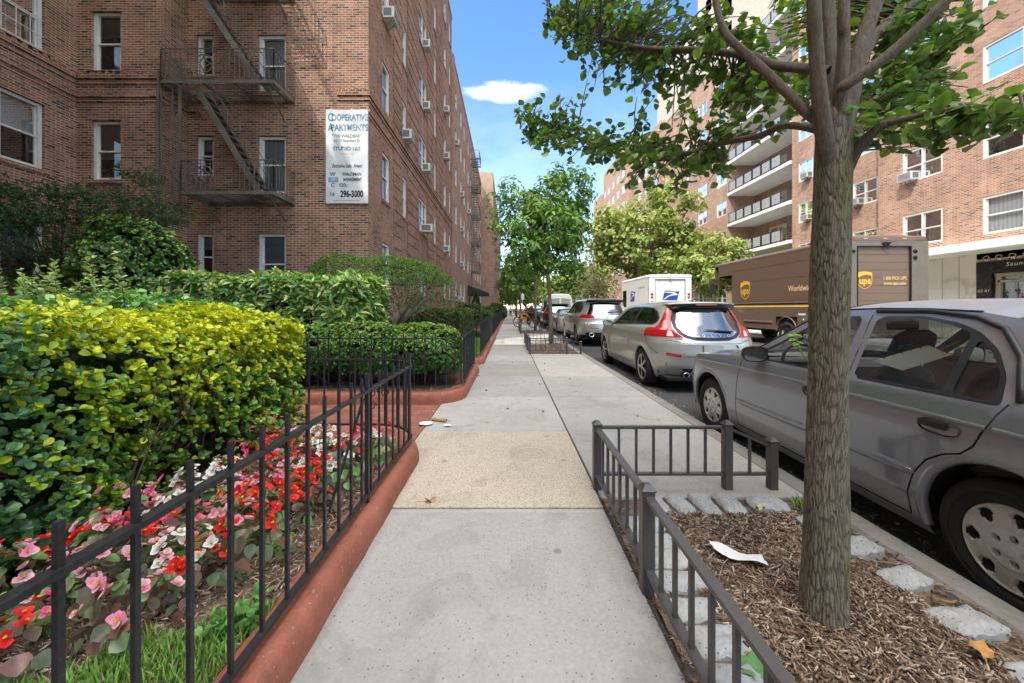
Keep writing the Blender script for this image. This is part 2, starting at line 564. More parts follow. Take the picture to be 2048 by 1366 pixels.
def ground_sheets():
 g = MB()
 g.box(-600, 600, -300, 1500, -.9, -.17)
 struct('ground', g, simple('bare_earth', (.16, .14, .11), .95, var=.25, scale=8))
 r = MB()
 r.add([(2.06, -60, ROADZ), (12.0, -60, ROADZ), (12.0, 700, ROADZ), (2.06, 700, ROADZ)], [(0, 1, 2, 3)])
 struct('road', r, M_ASPH)
 s = MB()
 joints = [-12, -10.5, -9, -7.5, -6, -4.5, -3.0, -1.6, -.72, .77, 2.29, 3.72, 5.2, 6.75, 8.7, 10.2]
 y = 10.2
 while y < 70:
  y += 1.5
  joints.append(y)
 joints.append(400)
 g2 = .007
 XL, XM, XR = -.72, .58, 1.90
 rng = random.Random(3)
 for i in range(len(joints) - 1):
  y0, y1 = joints[i] + g2, joints[i + 1] - g2
  dz = rng.uniform(-.004, .003)
  mi = 0
  if 2 < joints[i] < 2.5:
   mi = 1
  if 6.6 < joints[i] < 7:
   mi = 2
  xl = XL
  if 2.0 < joints[i] < 3.8:
   xl = -.85
  if 7 < joints[i]:
   xl = -.56
  s.box(xl, XM - g2, y0, y1, -.14, dz, mi, .006)
  pits = [(-.95, 2.42), (10.05, 13.1), (18.1, 21.3)]
  segs = [(y0, y1)]
  for a, b in pits:
   ns = []
   for p, q in segs:
    if q <= a or p >= b:
     ns.append((p, q))
     continue
    if p < a:
     ns.append((p, a))
    if q > b:
     ns.append((b, q))
   segs = ns
  for p, q in segs:
   if q - p > .05:
    s.box(XM + g2, XR, p, q, -.14, dz - .001, 0, .006)
 s.box(-.86, XR, -12, 400, -.168, -.02, 3)
 struct('pavement', s, [M_SLAB, M_AGG, M_AGG2, M_GAP])
 k = MB()
 y = -12.0
 while y < 120:
  ln = 2.4 if y < 60 else 8
  k.box(XR + .004, 2.06, y + .003, y + ln - .003, -.168, -.004 + rng.uniform(-.004, .004), 0, .018)
  y += ln
 struct('kerb', k, M_CURB)
 f = MB()
 f.box(12.0, 12.16, -40, 300, -.168, .0, 0, .02)
 struct('far_kerb', f, M_CURB)
 f = MB()
 f.box(12.165, 17.2, -40, 300, -.16, -.006)
 struct('far_pavement', f, M_SLAB)
 f = MB()
 f.add([(17.21, -40, -.01), (60, -40, -.01), (60, 300, -.01), (17.21, 300, -.01)], [(0, 1, 2, 3)])
 struct('far_lawn', f, simple('lawn_green', (.07, .12, .03), .9, var=.3, scale=40))
 e = MB()
 e.add([(-30, -12, .07), (-.8, -12, .07), (-.8, 3.2, .07), (-30, 3.2, .07)], [(0, 1, 2, 3)])
 e.add([(-30, 4.9, .07), (-.72, 4.9, .07), (-.72, 60, .07), (-30, 60, .07)], [(0, 1, 2, 3)])
 struct('garden_soil', e, M_MULCH)
 m, nt, out = new_mat('red_paving_brick')
 p = geo_pos(nt)
 bt = nt.nodes.new('ShaderNodeTexBrick')
 bt.inputs['Scale'].default_value = 1
 bt.inputs['Brick Width'].default_value = .2
 bt.inputs['Row Height'].default_value = .1
 bt.inputs['Mortar Size'].default_value = .006
 bt.inputs['Color1'].default_value = c4((.26, .095, .065))
 bt.inputs['Color2'].default_value = c4((.36, .15, .10))
 bt.inputs['Mortar'].default_value = c4((.13, .09, .07))
 lk(nt, p, bt.inputs[0])
 n = noise(nt, p, 6, 5)
 col = mixc(nt, 1, bt.outputs[0], ramp(nt, n, [(.3, (.7, .7, .7)), (.7, (1.2, 1.15, 1.1))]), 'MULTIPLY')
 bsdf(nt, out, col, .85, 0, .3, bump(nt, bt.outputs['Fac'], -.4, .004))
 b = MB()
 b.box(-12, -.855, 3.0, 5.0, -.12, .0, 0)
 struct('brick_path', b, m)
ground_sheets()
def red_kerb_mat():
 m, nt, out = new_mat('red_painted_concrete')
 p = geo_pos(nt)
 n1 = noise(nt, p, 3, 6, .65)
 n2 = noise(nt, p, 70, 5, .65)
 base = ramp(nt, mth(nt, 'ADD', mth(nt, 'MULTIPLY', n1, .6), mth(nt, 'MULTIPLY', n2, .4)), [(.3, (.215, .072, .042)), (.55, (.33, .112, .066)), (.72, (.42, .175, .112))])
 n3 = noise(nt, p, 28, 4, .7)
 n4 = noise(nt, p, 1.7, 3)
 chip = mth(nt, 'MULTIPLY', mth(nt, 'GREATER_THAN', n3, .64), mth(nt, 'GREATER_THAN', n4, .50))
 base = mixc(nt, mth(nt, 'MULTIPLY', chip, .6), base, (.50, .45, .40))
 dk = ramp(nt, noise(nt, p, 7, 7, .75), [(.50, (0, 0, 0)), (.74, (.65, .65, .65))])
 base = mixc(nt, dk, base, (.11, .045, .032))
 bsdf(nt, out, base, .7, 0, .35, bump(nt, n2, .35, .005))
 return m
M_REDK = red_kerb_mat()
def arc(cx, cy, r, a0, a1, n=10):
 return [(cx + r * math.cos(R(a0 + (a1 - a0) * i / n)), cy + r * math.sin(R(a0 + (a1 - a0) * i / n))) for i in range(n + 1)]
def resample(path, step):
 out = [path[0]]
 for a, b in zip(path[:-1], path[1:]):
  L = math.dist(a, b)
  n = max(1, int(L / step))
  for i in range(1, n + 1):
   out.append((a[0] + (b[0] - a[0]) * i / n, a[1] + (b[1] - a[1]) * i / n))
 return out
def sweep_kerb(path, wid, h, z0=-.16):
 path = resample(path, .12)
 mb = MB()
 prof = [(0, z0), (.0, h * .35), (.012, h * .78), (.035, h * .98), (.06, h), (wid - .03, h), (wid, h - .03), (wid + .005, z0)]
 rows = []
 rr = random.Random(5)
 for i, p in enumerate(path):
  a = path[max(0, i - 1)]
  b = path[min(len(path) - 1, i + 1)]
  t = Vector((b[0] - a[0], b[1] - a[1], 0)).normalized()
  nl = Vector((-t.y, t.x, 0))
  j = rr.uniform(-.003, .003)
  rows.append([(p[0] + nl.x * (o + j), p[1] + nl.y * (o + j), z + (j if z > 0 else 0)) for o, z in prof])
 mb.grid(rows, smooth=True)
 n = len(prof)
 mb.add(rows[0], [tuple(range(n - 1, -1, -1))])
 mb.add(rows[-1], [tuple(range(n))])
 return mb
def offset_path(path, d):
 out = []
 for i, p in enumerate(path):
  a = path[max(0, i - 1)]
  b = path[min(len(path) - 1, i + 1)]
  t = Vector((b[0] - a[0], b[1] - a[1], 0)).normalized()
  out.append((p[0] - t.y * d, p[1] + t.x * d))
 return out
K1 = [(-.70, -8), (-.70, 2.92)] + arc(-1.13, 2.92, .43, 8, 90, 10) + [(-7.5, 3.35)]
K2 = [(-7.5, 4.74), (-1.02, 4.74)] + arc(-1.02, 5.19, .45, -82, 0, 10) + [(-.555, 7.15)] + arc(-.80, 7.15, .245, 5, 80, 6)
K3 = [(-.95, 8.05), (-.75, 8.06)] + arc(-.75, 8.28, .22, -80, 0, 6) + [(-.51, 24), (-.5, 60)]
solo('garden_kerb', sweep_kerb(K1, .175, .125), M_REDK, 'red painted concrete kerb beside the near pavement, under the fence of the flower bed', 'kerb')
solo('garden_kerb', sweep_kerb(K2, .22, .14), M_REDK, 'red painted concrete kerb with a rounded corner across the brick path, under the second fence', 'kerb')
solo('garden_kerb', sweep_kerb(K3, .20, .13), M_REDK, 'long red concrete kerb running away down the block, beyond the rounded corner kerb', 'kerb')
def fence_mat():
 m, nt, out = new_mat('black_gloss_iron')
 p = geo_pos(nt)
 n1 = noise(nt, p, 90, 5, .7)
 n2 = noise(nt, p, 8, 4)
 base = ramp(nt, n1, [(.35, (.012, .012, .013)), (.62, (.028, .028, .03)), (.75, (.10, .095, .09))])
 rr = ramp(nt, n2, [(.3, (.32, .32, .32)), (.7, (.55, .55, .55))])
 bsdf(nt, out, base, rr, 0, .4, bump(nt, n1, .25, .002))
 return m
M_IRON = fence_mat()
def bar(mb, x, y, z0, z1, w, ang=0.0):
 ca, sa = math.cos(ang) * w / 2, math.sin(ang) * w / 2
 pts = [(x - ca + sa, y - sa - ca), (x + ca + sa, y + sa - ca), (x + ca - sa, y + sa + ca), (x - ca - sa, y - sa + ca)]
 mb.prism(pts, z0, z1)
def rail_mesh(path, z, w, h):
 mb = MB()
 path = resample(path, .25)
 rows = []
 for i, p in enumerate(path):
  a = path[max(0, i - 1)]
  b = path[min(len(path) - 1, i + 1)]
  t = Vector((b[0] - a[0], b[1] - a[1], 0)).normalized()
  n = Vector((-t.y, t.x, 0)) * (w / 2)
  rows.append([(p[0] - n.x, p[1] - n.y, z - h / 2), (p[0] + n.x, p[1] + n.y, z - h / 2), (p[0] + n.x, p[1] + n.y, z + h / 2), (p[0] - n.x, p[1] - n.y, z + h / 2)])
 mb.grid(rows, smooth=False, closeu=True)
 mb.add(rows[0], [(3, 2, 1, 0)])
 mb.add(rows[-1], [(0, 1, 2, 3)])
 return mb
def walk(path, spacing, start=0.0):
 out = []
 need = start
 acc = 0.0
 for a, b in zip(path[:-1], path[1:]):
  L = math.dist(a, b)
  an = math.atan2(b[1] - a[1], b[0] - a[0])
  while need <= acc + L:
   t = (need - acc) / L
   out.append((a[0] + (b[0] - a[0]) * t, a[1] + (b[1] - a[1]) * t, an))
   need += spacing
  acc += L
 return out
def scroll_mesh(c, r, plane_ang, turns=1.4, w=.011, flip=1):
 mb = MB()
 pts = []
 ca, sa = math.cos(plane_ang), math.sin(plane_ang)
 for i in range(40):
  t = i / 39
  a = t * turns * 2 * PI
  rr = r * (1 - .72 * t)
  x = math.cos(a) * rr * flip
  pts.append((c[0] + ca * x, c[1] + sa * x, c[2] + math.sin(a) * rr))
 mb.tube(pts, w / 2, 6)
 return mb
def fence(label, path, z_bot, z_top, z_pick, spacing, start, w, posts, scrolls=(), maxbars=96, stay=()):
 T = Thing('iron_fence', label, 'fence', (path[0][0], path[0][1], z_bot - .04))
 T.part('top_rail', rail_mesh(path, z_top, w * 2.2, w * 1.2), M_IRON)
 T.part('bottom_rail', rail_mesh(path, z_bot, w * 2.2, w * 1.2), M_IRON)
 rr = random.Random(len(label))
 k = 0
 rest = MB()
 for x, y, an in walk(path, spacing, start):
  mb = MB() if k < maxbars else rest
  bar(mb, x, y, z_bot - .012, z_pick + rr.uniform(-.004, .004), w, an + rr.uniform(-.06, .06))
  if k < maxbars:
   T.part('picket', mb, M_IRON)
  k += 1
 if rest.v:
  tag(T.part('pickets', rest, M_IRON), kind='stuff')
 for x, y, zt in posts:
  mb = MB()
  bar(mb, x, y, z_bot - .13, zt, w * 1.75)
  mb.box(x - w, x + w, y - w, y + w, zt, zt + .008)
  T.part('post', mb, M_IRON)
 for s in scrolls:
  T.part('scroll', scroll_mesh(*s), M_IRON)
 for a, b in stay:
  mb = MB()
  mb.obox(a, b, w, w)
  T.part('stay', mb, M_IRON)
 return T
FX = -.785
F1 = [(FX, -2.0), (FX, 2.92)] + arc(-1.2, 2.98, .42, 5, 90, 9) + [(-7.4, 3.42)]
fence('black iron fence around the near flower bed, its front run beside the pavement', F1, .165, .742, .826, .137, .06, .0118,
   [(FX, .565, .86), (FX - .0, 2.112, .83), (-.80, 3.06, .83)],
   [((FX - .06, .62, .28), .062, PI / 2 + .5, 1.3, .013, -1), ((-1.22, 3.40, .45), .05, 0, 1.5, .01, 1), ((-1.11, 3.40, .45), .05, 0, 1.5, .01, -1),
    ((-1.22, 3.40, .33), .04, 0, 1.5, .01, 1)], stay=[((FX - .02, 2.11, .70), (FX - .17, 2.02, .12))])
F2 = [(-7.4, 4.86), (-1.0, 4.86)] + arc(-1.0, 5.25, .38, -85, 5, 9) + [(-.655, 7.3)]
fence('black iron fence around the bushes, behind the brick path', F2, .195, .815, .885, .137, .03, .0118,
   [(-.63, 5.45, .9), (-.655, 7.28, .9)], [((-1.42, 4.86, .55), .06, 0, 1.4, .01, 1), ((-1.44, 4.86, .36), .045, 0, 1.4, .01, 1)])
F3 = [(-2.2, 8.16), (-.72, 8.16), (-.62, 8.3), (-.60, 40)]
fence('long black iron fence running away along the far lawn', F3, .20, .87, .95, .137, .03, .0118,
   [(-.61, 12.3, .98), (-.60, 16.5, .98), (-.6, 20.6, .98), (-.6, 24.7, .98)], maxbars=97)
M_GUARD = simple('bronze_painted_steel', (.068, .062, .056), .36, 0, .5, var=.14, scale=60, bmp=.05)
def guard(label, x0, x1, x2, y0, y1, h=.455, far=False):
 T = Thing('tree_guard', label, 'tree guard', (x0, y1, 0))
 def post(x, y, hh, zb=-.03):
  mb = MB()
  w = .027
  mb.box(x - w, x + w, y - w, y + w, zb, hh - .03, 0, .004)
  mb.box(x - w - .004, x + w + .004, y - w - .004, y + w + .004, hh - .03, hh - .018, 0, .003)
  mb.add([(x - w, y - w, hh - .018), (x + w, y - w, hh - .018), (x + w, y + w, hh - .018), (x - w, y + w, hh - .018), (x - .012, y - .012, hh), (x + .012, y - .012, hh), (x + .012, y + .012, hh), (x - .012, y + .012, hh)],
      [(0, 1, 5, 4), (1, 2, 6, 5), (2, 3, 7, 6), (3, 0, 4, 7), (4, 5, 6, 7)])
  T.part('post', mb, M_GUARD)
 def run(a, b, za, zb_, n, low=.10):
  mb = MB()
  mb.obox((a[0], a[1], za), (b[0], b[1], zb_), .034, .016)
  T.part('top_rail', mb, M_GUARD)
  mb = MB()
  mb.obox((a[0], a[1], low), (b[0], b[1], low), .034, .014)
  T.part('bottom_rail', mb, M_GUARD)
  for i in range(1, n + 1):
   t = i / (n + 1)
   x, y = a[0] + (b[0] - a[0]) * t, a[1] + (b[1] - a[1]) * t
   z = za + (zb_ - za) * t
   mb = MB()
   mb.box(x - .0075, x + .0075, y - .0075, y + .0075, low, z - .008)
   T.part('bar', mb, M_GUARD)
 ys = np.linspace(y1, y0, max(2, int(round((y1 - y0) / .91)) + 1))
 for y in ys:
  post(x0, y, h)
 for a, b in zip(ys[:-1], ys[1:]):
  run((x0, a - .03), (x0, b + .03), h - .05, h - .05, 6)
 for y in (y1, y0):
  post(x1, y, h, -.03)
  post(x2, y, h * .80 - .02, -.03)
  run((x0 + .03, y), (x1 - .03, y), h - .045, h - .045, 6)
  run((x1 + .03, y), (x2 - .03, y), h - .06, h * .80 - .075, 1)
 return T
guard('dark steel guard around the nearest tree pit, its bars beside the pavement', .59, 1.455, 1.755, -1.11, 2.53)
guard('steel guard around the second tree pit, in front of the slender green tree', .56, 1.53, 1.9, 10.0, 13.1)
guard('small sunlit steel guard around the third tree pit, under the orange bicycle', .58, 1.5, 1.85, 18.2, 21.2)
def blob_stone(w, l, h, seed):
 mb = MB()
 rr = random.Random(seed)
 nu, nv = 11, 11
 top = []
 for i in range(nu):
  row = []
  for j in range(nv):
   u, v = i / (nu - 1) * 2 - 1, j / (nv - 1) * 2 - 1
   e = max(abs(u), abs(v))
   z = h - .024 * (e ** 4) + rr.uniform(-.0065, .0065)
   k = 1 - .13 * (abs(u * v) ** 2)
   row.append((u * w / 2 * k + rr.uniform(-.004, .004), v * l / 2 * k + rr.uniform(-.004, .004), z))
  top.append(row)
 mb.grid(top)
 ring = [top[i][0] for i in range(nu)] + [top[nu - 1][j] for j in range(1, nv)] + [top[i][nv - 1] for i in range(nu - 2, -1, -1)] + [top[0][j] for j in range(nv - 2, 0, -1)]
 mb.grid([ring, [(p[0] * 1.03, p[1] * 1.03, -.1) for p in ring]][::-1], closeu=True)
 return mb
M_GRAN = concrete_mat('granite_block', (.20, .21, .215), (.50, .50, .48), speck=(.06, .06, .07), amount=1.4, rough=.8)
STONES = [blob_stone(.125, .235, .03, s).data('granite_block', M_GRAN) for s in range(5)]
rr = random.Random(21)
def block(x, y, rot, lab, grp, z=.005):
 o = link('granite_block', STONES[rr.randrange(5)])
 o.location = (x, y, z + rr.uniform(-.01, .006))
 o.rotation_euler = (rr.uniform(-.05, .05), rr.uniform(-.05, .05), rot + rr.uniform(-.09, .09))
 o.scale = (rr.uniform(.9, 1.12), rr.uniform(.86, 1.1), 1)
 tag(o, lab, 'paving block', grp)
y = 2.1
while y > -.9:
 block(.745, y, PI / 2, 'grey granite block laid along the guard between the nearest tree pit and the pavement', 'granite blocks beside the pavement')
 y -= .148
for x in (.90, 1.05, 1.2, 1.35):
 block(x, 2.33, rr.uniform(-.05, .12), 'grey granite block laid across the far end of the nearest tree pit', 'granite blocks at the far end of the pit')
block(1.58, 2.32, 1.35, 'grey granite block between the two posts at the far end of the nearest tree pit', 'granite blocks at the far end of the pit')
bpy.data.objects[-1] if False else None
y = 2.12
while y > -.9:
 block(1.74, y, PI / 2 + .12, 'grey granite block laid along the kerb side of the nearest tree pit', 'granite blocks beside the kerb')
 y -= .225
def pit(name, x0, x1, y0, y1, mound=None):
 nx, ny = 40, 90
 rows = []
 for i in range(nx):
  row = []
  for j in range(ny):
   x = x0 + (x1 - x0) * i / (nx - 1)
   y = y0 + (y1 - y0) * j / (ny - 1)
   z = -.02 + .012 * math.sin(x * 23 + y * 17) * math.sin(y * 31 - x * 11)
   if mound:
    dd = math.hypot(x - mound[0], y - mound[1])
    z += .045 * math.exp(-(dd / .45) ** 2)
   row.append((x, y, z))
  rows.append(row)
 mb = MB()
 mb.grid(rows)
 struct(name, mb, M_MULCH)
 return lambda x, y: -.02 + (.045 * math.exp(-(math.hypot(x - mound[0], y - mound[1]) / .45) ** 2) if mound else 0)
TREE_AT = (1.2, 1.46)
pz1 = pit('tree_pit_soil', .60, 1.9, -.95, 2.43, TREE_AT)
pit('tree_pit_soil', .585, 1.9, 10.06, 13.1, (1.43, 12.7))
pit('tree_pit_soil', .585, 1.9, 18.1, 21.3, (1.4, 20))
def chips_mesh(name, n, region, zf, seed, avoid=None, size=(.012, .055), cols=None, zadd=.006):
 g = np.random.default_rng(seed)
 P, L, Wd = [], [], []
 while len(P) < n:
  x, y = region(g)
  if avoid and avoid(x, y):
   continue
  P.append((x, y, zf(x, y) + zadd + g.random() * .016))
 P = np.array(P)
 L = g.uniform(size[0], size[1], n) * g.uniform(.5, 1, n)
 Wd = np.minimum(L * g.uniform(.06, .24, n), .006)
 a = g.uniform(0, 2 * PI, n)
 el = g.normal(0, .30, n)
 d = np.stack([np.cos(a) * np.cos(el), np.sin(a) * np.cos(el), np.sin(el)], 1)
 up = norm(np.stack([g.normal(0, .35, n), g.normal(0, .35, n), np.ones(n)], 1))
 s = norm(np.cross(d, up))
 t = np.cross(s, d)
 hw, hl, ht = (Wd / 2)[:, None], (L / 2)[:, None], (np.minimum(Wd * .35, .004))[:, None]
 V = np.zeros((n, 8, 3))
 k = 0
 for sz in (-1, 1):
  for sx, sl in ((-1, -1), (1, -1), (1, 1), (-1, 1)):
   V[:, k] = P + s * hw * sx * (g.uniform(.55, 1, n)[:, None]) + d * hl * sl + t * ht * sz
   k += 1
 base = np.array([(4, 5, 6, 7), (0, 1, 5, 4), (1, 2, 6, 5), (2, 3, 7, 6), (3, 0, 4, 7)])
 F = (np.arange(n)[:, None, None] * 8 + base[None]).reshape(-1)
 me = bpy.data.meshes.new(name)
 me.vertices.add(n * 8)
 me.vertices.foreach_set('co', V.reshape(-1).astype(np.float32))
 me.loops.add(len(F))
 me.loops.foreach_set('vertex_index', F.astype(np.int32))
 me.polygons.add(n * 5)
 me.polygons.foreach_set('loop_start', (np.arange(n * 5) * 4).astype(np.int32))
 me.polygons.foreach_set('loop_total', np.full(n * 5, 4, np.int32))
 me.update(calc_edges=True)
 cols = np.array(cols if cols is not None else [(.13, .08, .05), (.20, .135, .09), (.29, .21, .145), (.38, .29, .205), (.07, .045, .03), (.46, .38, .29), (.24, .175, .13), (.16, .105, .07)])
 c = cols[g.integers(0, len(cols), n)] * g.uniform(.7, 1.2, (n, 1))
 C = np.ones((n, 8, 4))
 C[:, :, :3] = c[:, None]
 ca = me.color_attributes.new('Col', 'FLOAT_COLOR', 'POINT')
 ca.data.foreach_set('color', C.reshape(-1).astype(np.float32))
 me.materials.append(M_CHIP)
 return me
M_CHIP = leaf_mat('wood_chip', .85, .0, .2)
def reg_rect(x0, x1, y0, y1):
 return lambda g: (g.uniform(x0, x1), g.uniform(y0, y1))
def near_bias(x0, x1, y0, y1):
 return lambda g: (g.uniform(x0, x1), y0 + (y1 - y0) * g.random() ** 1.15)
tag(link('mulch_chips', chips_mesh('mulch_chips', 12500, near_bias(.64, 1.86, .55, 2.28), pz1, 4,
           lambda x, y: (x < .80 and g_skip()) or (1.66 < x < 1.82 and g_skip()) or (y > 2.2 and g_skip()))) if False else
 link('mulch_chips', chips_mesh('mulch_chips', 26000, near_bias(.80, 1.68, .55, 2.24), pz1, 4)), 'brown wood chip mulch around the trunk of the nearest tree', 'mulch', kind='stuff')
tag(link('mulch_chips', chips_mesh('mulch_chips', 2600, lambda g: (g.choice([.66, 1.70, 1.83]) + g.normal(0, .035), g.uniform(.5, 2.3)), pz1, 5, zadd=.0)),
 'loose wood chips and crumbs between the granite blocks of the nearest tree pit', 'mulch', kind='stuff')
tag(link('mulch_chips', chips_mesh('mulch_chips', 3500, reg_rect(.62, 1.86, 10.1, 13.0), lambda x, y: -.015, 6, size=(.03, .09))),
 'brown wood chip mulch in the second tree pit', 'mulch', kind='stuff')
tag(link('mulch_chips', chips_mesh('mulch_chips', 11000, reg_rect(-2.0, -.86, .75, 3.1), lambda x, y: .072, 7)),
 'brown wood chip mulch in the flower bed behind the near fence', 'mulch', kind='stuff')
tag(link('mulch_chips', chips_mesh('mulch_chips', 2500, reg_rect(-2.6, -.75, 4.98, 5.5), lambda x, y: .07, 8)),
 'brown mulch and fallen twigs under the bushes behind the second fence', 'mulch', kind='stuff')
tag(link('road_debris', chips_mesh('road_debris', 1500, lambda g: (2.09 + abs(g.normal(0, .16)), g.uniform(.9, 9.5)), lambda x, y: ROADZ, 9, size=(.008, .045),
           cols=[(.35, .27, .17), (.5, .45, .38), (.2, .14, .09), (.6, .57, .52)], zadd=.002)),
 'small leaves and crumbs lying on the asphalt along the kerb', 'debris', kind='stuff')
tag(link('leaf_litter', chips_mesh('leaf_litter', 900, lambda g: (.578 + g.normal(0, .009), g.uniform(.5, 2.6)), lambda x, y: -.012, 16, size=(.004, .018), cols=[(.06, .04, .025), (.12, .08, .045), (.25, .18, .10), (.04, .03, .02)], zadd=.002)),
 'dark leaf crumbs along the foot of the nearest tree guard', 'debris', kind='stuff')
tag(link('leaf_litter', chips_mesh('leaf_litter', 420, lambda g: (g.uniform(-.68, 1.85), 1.0 + 8 * g.random() ** 1.4), lambda x, y: .0, 17, size=(.004, .016), cols=[(.12, .10, .05), (.2, .16, .08), (.07, .06, .05)], zadd=-.006)),
 'scattered tiny leaf crumbs and specks on the pavement slabs', 'debris', kind='stuff')
def blades(name, n, region, z, h, seed, cols, w=.0035):
 g = np.random.default_rng(seed)
 P = np.array([region(g) + (z,) for _ in range(n)])
 L = g.uniform(.45, 1, n) * h
 a = g.uniform(0, 2 * PI, n)
 lean = np.abs(g.normal(0, .35, n))
 d = np.stack([np.cos(a) * lean, np.sin(a) * lean, np.ones(n)], 1)
 nr = norm(np.cross(d, rnd_dirs(n, g)))
 cc = np.array(cols)
 col = cc[g.integers(0, len(cc), n)] * g.uniform(.75, 1.2, (n, 1))
 return leaf_mesh(name, P, nr, d, L, col, M_GRASS, 'simple', 0, .35) if False else grass_raw(name, P, d, nr, L, col, w, g)
def grass_raw(name, P, d, nr, L, col, w, g):
 n = len(P)
 d = norm(d)
 s = nr
 bend = norm(np.cross(s, d))
 V = np.zeros((n, 5, 3))
 V[:, 0] = P - s * w
 V[:, 1] = P + s * w
 mid = P + d * (L * .55)[:, None] + bend * (L * .08)[:, None]
 V[:, 2] = mid + s * w * .8
 V[:, 3] = mid - s * w * .8
 V[:, 4] = P + d * L[:, None] + bend * (L * .33)[:, None]
 idx = np.arange(n)[:, None] * 5
 Q = (idx + np.array([[0, 1, 2, 3]]))
 T = (idx + np.array([[3, 2, 4]]))
 me = bpy.data.meshes.new(name)
 me.from_pydata(V.reshape(-1, 3).tolist(), [], Q.tolist() + T.tolist())
 C = np.ones((n, 5, 4))
 C[:, :, :3] = col[:, None]
 C[:, :2, :3] *= .6
 ca = me.color_attributes.new('Col', 'FLOAT_COLOR', 'POINT')
 ca.data.foreach_set('color', C.reshape(-1).astype(np.float32))
 me.materials.append(M_GRASS)
 return me
M_GRASS = leaf_mat('grass_blade', .5, .35, .3)
GCOL = [(.16, .36, .055), (.22, .45, .08), (.12, .27, .05), (.30, .50, .11), (.36, .42, .15)]
def grass_region(g):
 while True:
  x, y = g.uniform(-1.75, -.865), g.uniform(.55, 1.42)
  if y < 1.13 + (x + 1.44) * .62 + .05 * math.sin(x * 24):
   return (x, y)
tag(link('grass', blades('grass', 9500, grass_region, .065, .075, 12, GCOL)), 'patch of green lawn grass behind the fence, in front of the flower bed', 'grass', kind='stuff')
lawn = MB()
lawn.add([(-1.9, 8.2, .085), (-.70, 8.2, .085), (-.70, 40, .085), (-1.9, 40, .085)], [(0, 1, 2, 3)])
struct('far_lawn_strip', lawn, simple('bright_lawn', (.12, .26, .03), .9, var=.3, scale=60))  # brighter green than the lawn across the road
tag(link('grass', blades('grass', 6000, lambda g: (g.uniform(-1.5, -.70), 8.3 + 8 * g.random() ** 1.5), .085, .08, 13, [(.14, .30, .04), (.19, .36, .05)], .008)),
 'bright green lawn grass behind the long far fence', 'grass', kind='stuff')
# ================================================================== BUILDINGS
def brick_mat(name, cols, mortar, bw=.205, rh=.0677, ms=.0105, dirt=.35, flem=False, fac_scale=1.0):
 m, nt, out = new_mat(name)
 g = nt.nodes.new('ShaderNodeNewGeometry')
 sp = nt.nodes.new('ShaderNodeSeparateXYZ')
 lk(nt, g.outputs['Position'], sp.inputs[0])
 sn = nt.nodes.new('ShaderNodeSeparateXYZ')
 lk(nt, g.outputs['Normal'], sn.inputs[0])
 isx = mth(nt, 'GREATER_THAN', mth(nt, 'ABSOLUTE', sn.outputs[0]), .6)
 mx = nt.nodes.new('ShaderNodeMix')
 lk(nt, isx, mx.inputs[0])
 lk(nt, sp.outputs[0], mx.inputs[2])
 lk(nt, sp.outputs[1], mx.inputs[3])
 cb = nt.nodes.new('ShaderNodeCombineXYZ')
 lk(nt, mx.outputs[0], cb.inputs[0])
 lk(nt, sp.outputs[2], cb.inputs[1])
 bt = nt.nodes.new('ShaderNodeTexBrick')
 bt.inputs['Scale'].default_value = 1
 bt.inputs['Brick Width'].default_value = bw
 bt.inputs['Row Height'].default_value = rh
 bt.inputs['Mortar Size'].default_value = ms
 bt.inputs['Mortar Smooth'].default_value = .2
 bt.inputs['Color1'].default_value = (0, 0, 0, 1)
 bt.inputs['Color2'].default_value = (1, 1, 1, 1)
 bt.inputs['Mortar'].default_value = (.5, .5, .5, 1)
 lk(nt, cb.outputs[0], bt.inputs[0])
 base = ramp(nt, bt.outputs[0], list(zip(np.linspace(0, 1, len(cols)), cols)))
 n1 = noise(nt, g.outputs['Position'], 1.1, 6, .65)
 n2 = noise(nt, g.outputs['Position'], 26, 5, .65)
 base = mixc(nt, 1, base, ramp(nt, n2, [(.3, (.75, .75, .75)), (.7, (1.2, 1.2, 1.2))]), 'MULTIPLY')
 base = mixc(nt, bt.outputs['Fac'], base, mixc(nt, n2, tuple(x * .8 for x in mortar), mortar))
 base = mixc(nt, 1, base, ramp(nt, n1, [(.32, (1 - dirt,) * 3), (.62, (1.08, 1.06, 1.04))]), 'MULTIPLY')
 mp = nt.nodes.new('ShaderNodeMapping')
 mp.inputs['Scale'].default_value = (2.2, 2.2, .18)
 lk(nt, g.outputs['Position'], mp.inputs[0])
 n3 = noise(nt, mp.outputs[0], 1.6, 5, .6)
 base = mixc(nt, ramp(nt, n3, [(.56, (0, 0, 0)), (.8, (.4, .4, .4))]), base, tuple(x * .45 for x in cols[0]))
 h = mth(nt, 'ADD', mth(nt, 'MULTIPLY', bt.outputs['Fac'], -1.0), mth(nt, 'MULTIPLY', n2, .6))
 bsdf(nt, out, base, .86, 0, .25, bump(nt, h, .5, .008))
 return m
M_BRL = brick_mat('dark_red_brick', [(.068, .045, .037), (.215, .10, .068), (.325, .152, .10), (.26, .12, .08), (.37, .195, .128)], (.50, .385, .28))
M_BRL2 = brick_mat('shadow_side_brick', [(.105, .06, .047), (.275, .122, .08), (.36, .17, .11), (.31, .14, .092)], (.42, .315, .23))  # second palette of this house's brick, toned for its shaded street wall
M_BRR = brick_mat('orange_brick', [(.18, .10, .074), (.38, .18, .105), (.47, .24, .143), (.43, .21, .122), (.51, .30, .195)], (.54, .47, .39), dirt=.22)
M_BRF = brick_mat('far_brick', [(.20, .105, .075), (.34, .17, .11), (.42, .22, .145)], (.44, .37, .30), dirt=.25)
M_BRT = brick_mat('tan_brick', [(.33, .22, .14), (.40, .27, .18), (.36, .24, .155)], (.44, .36, .28), dirt=.2)
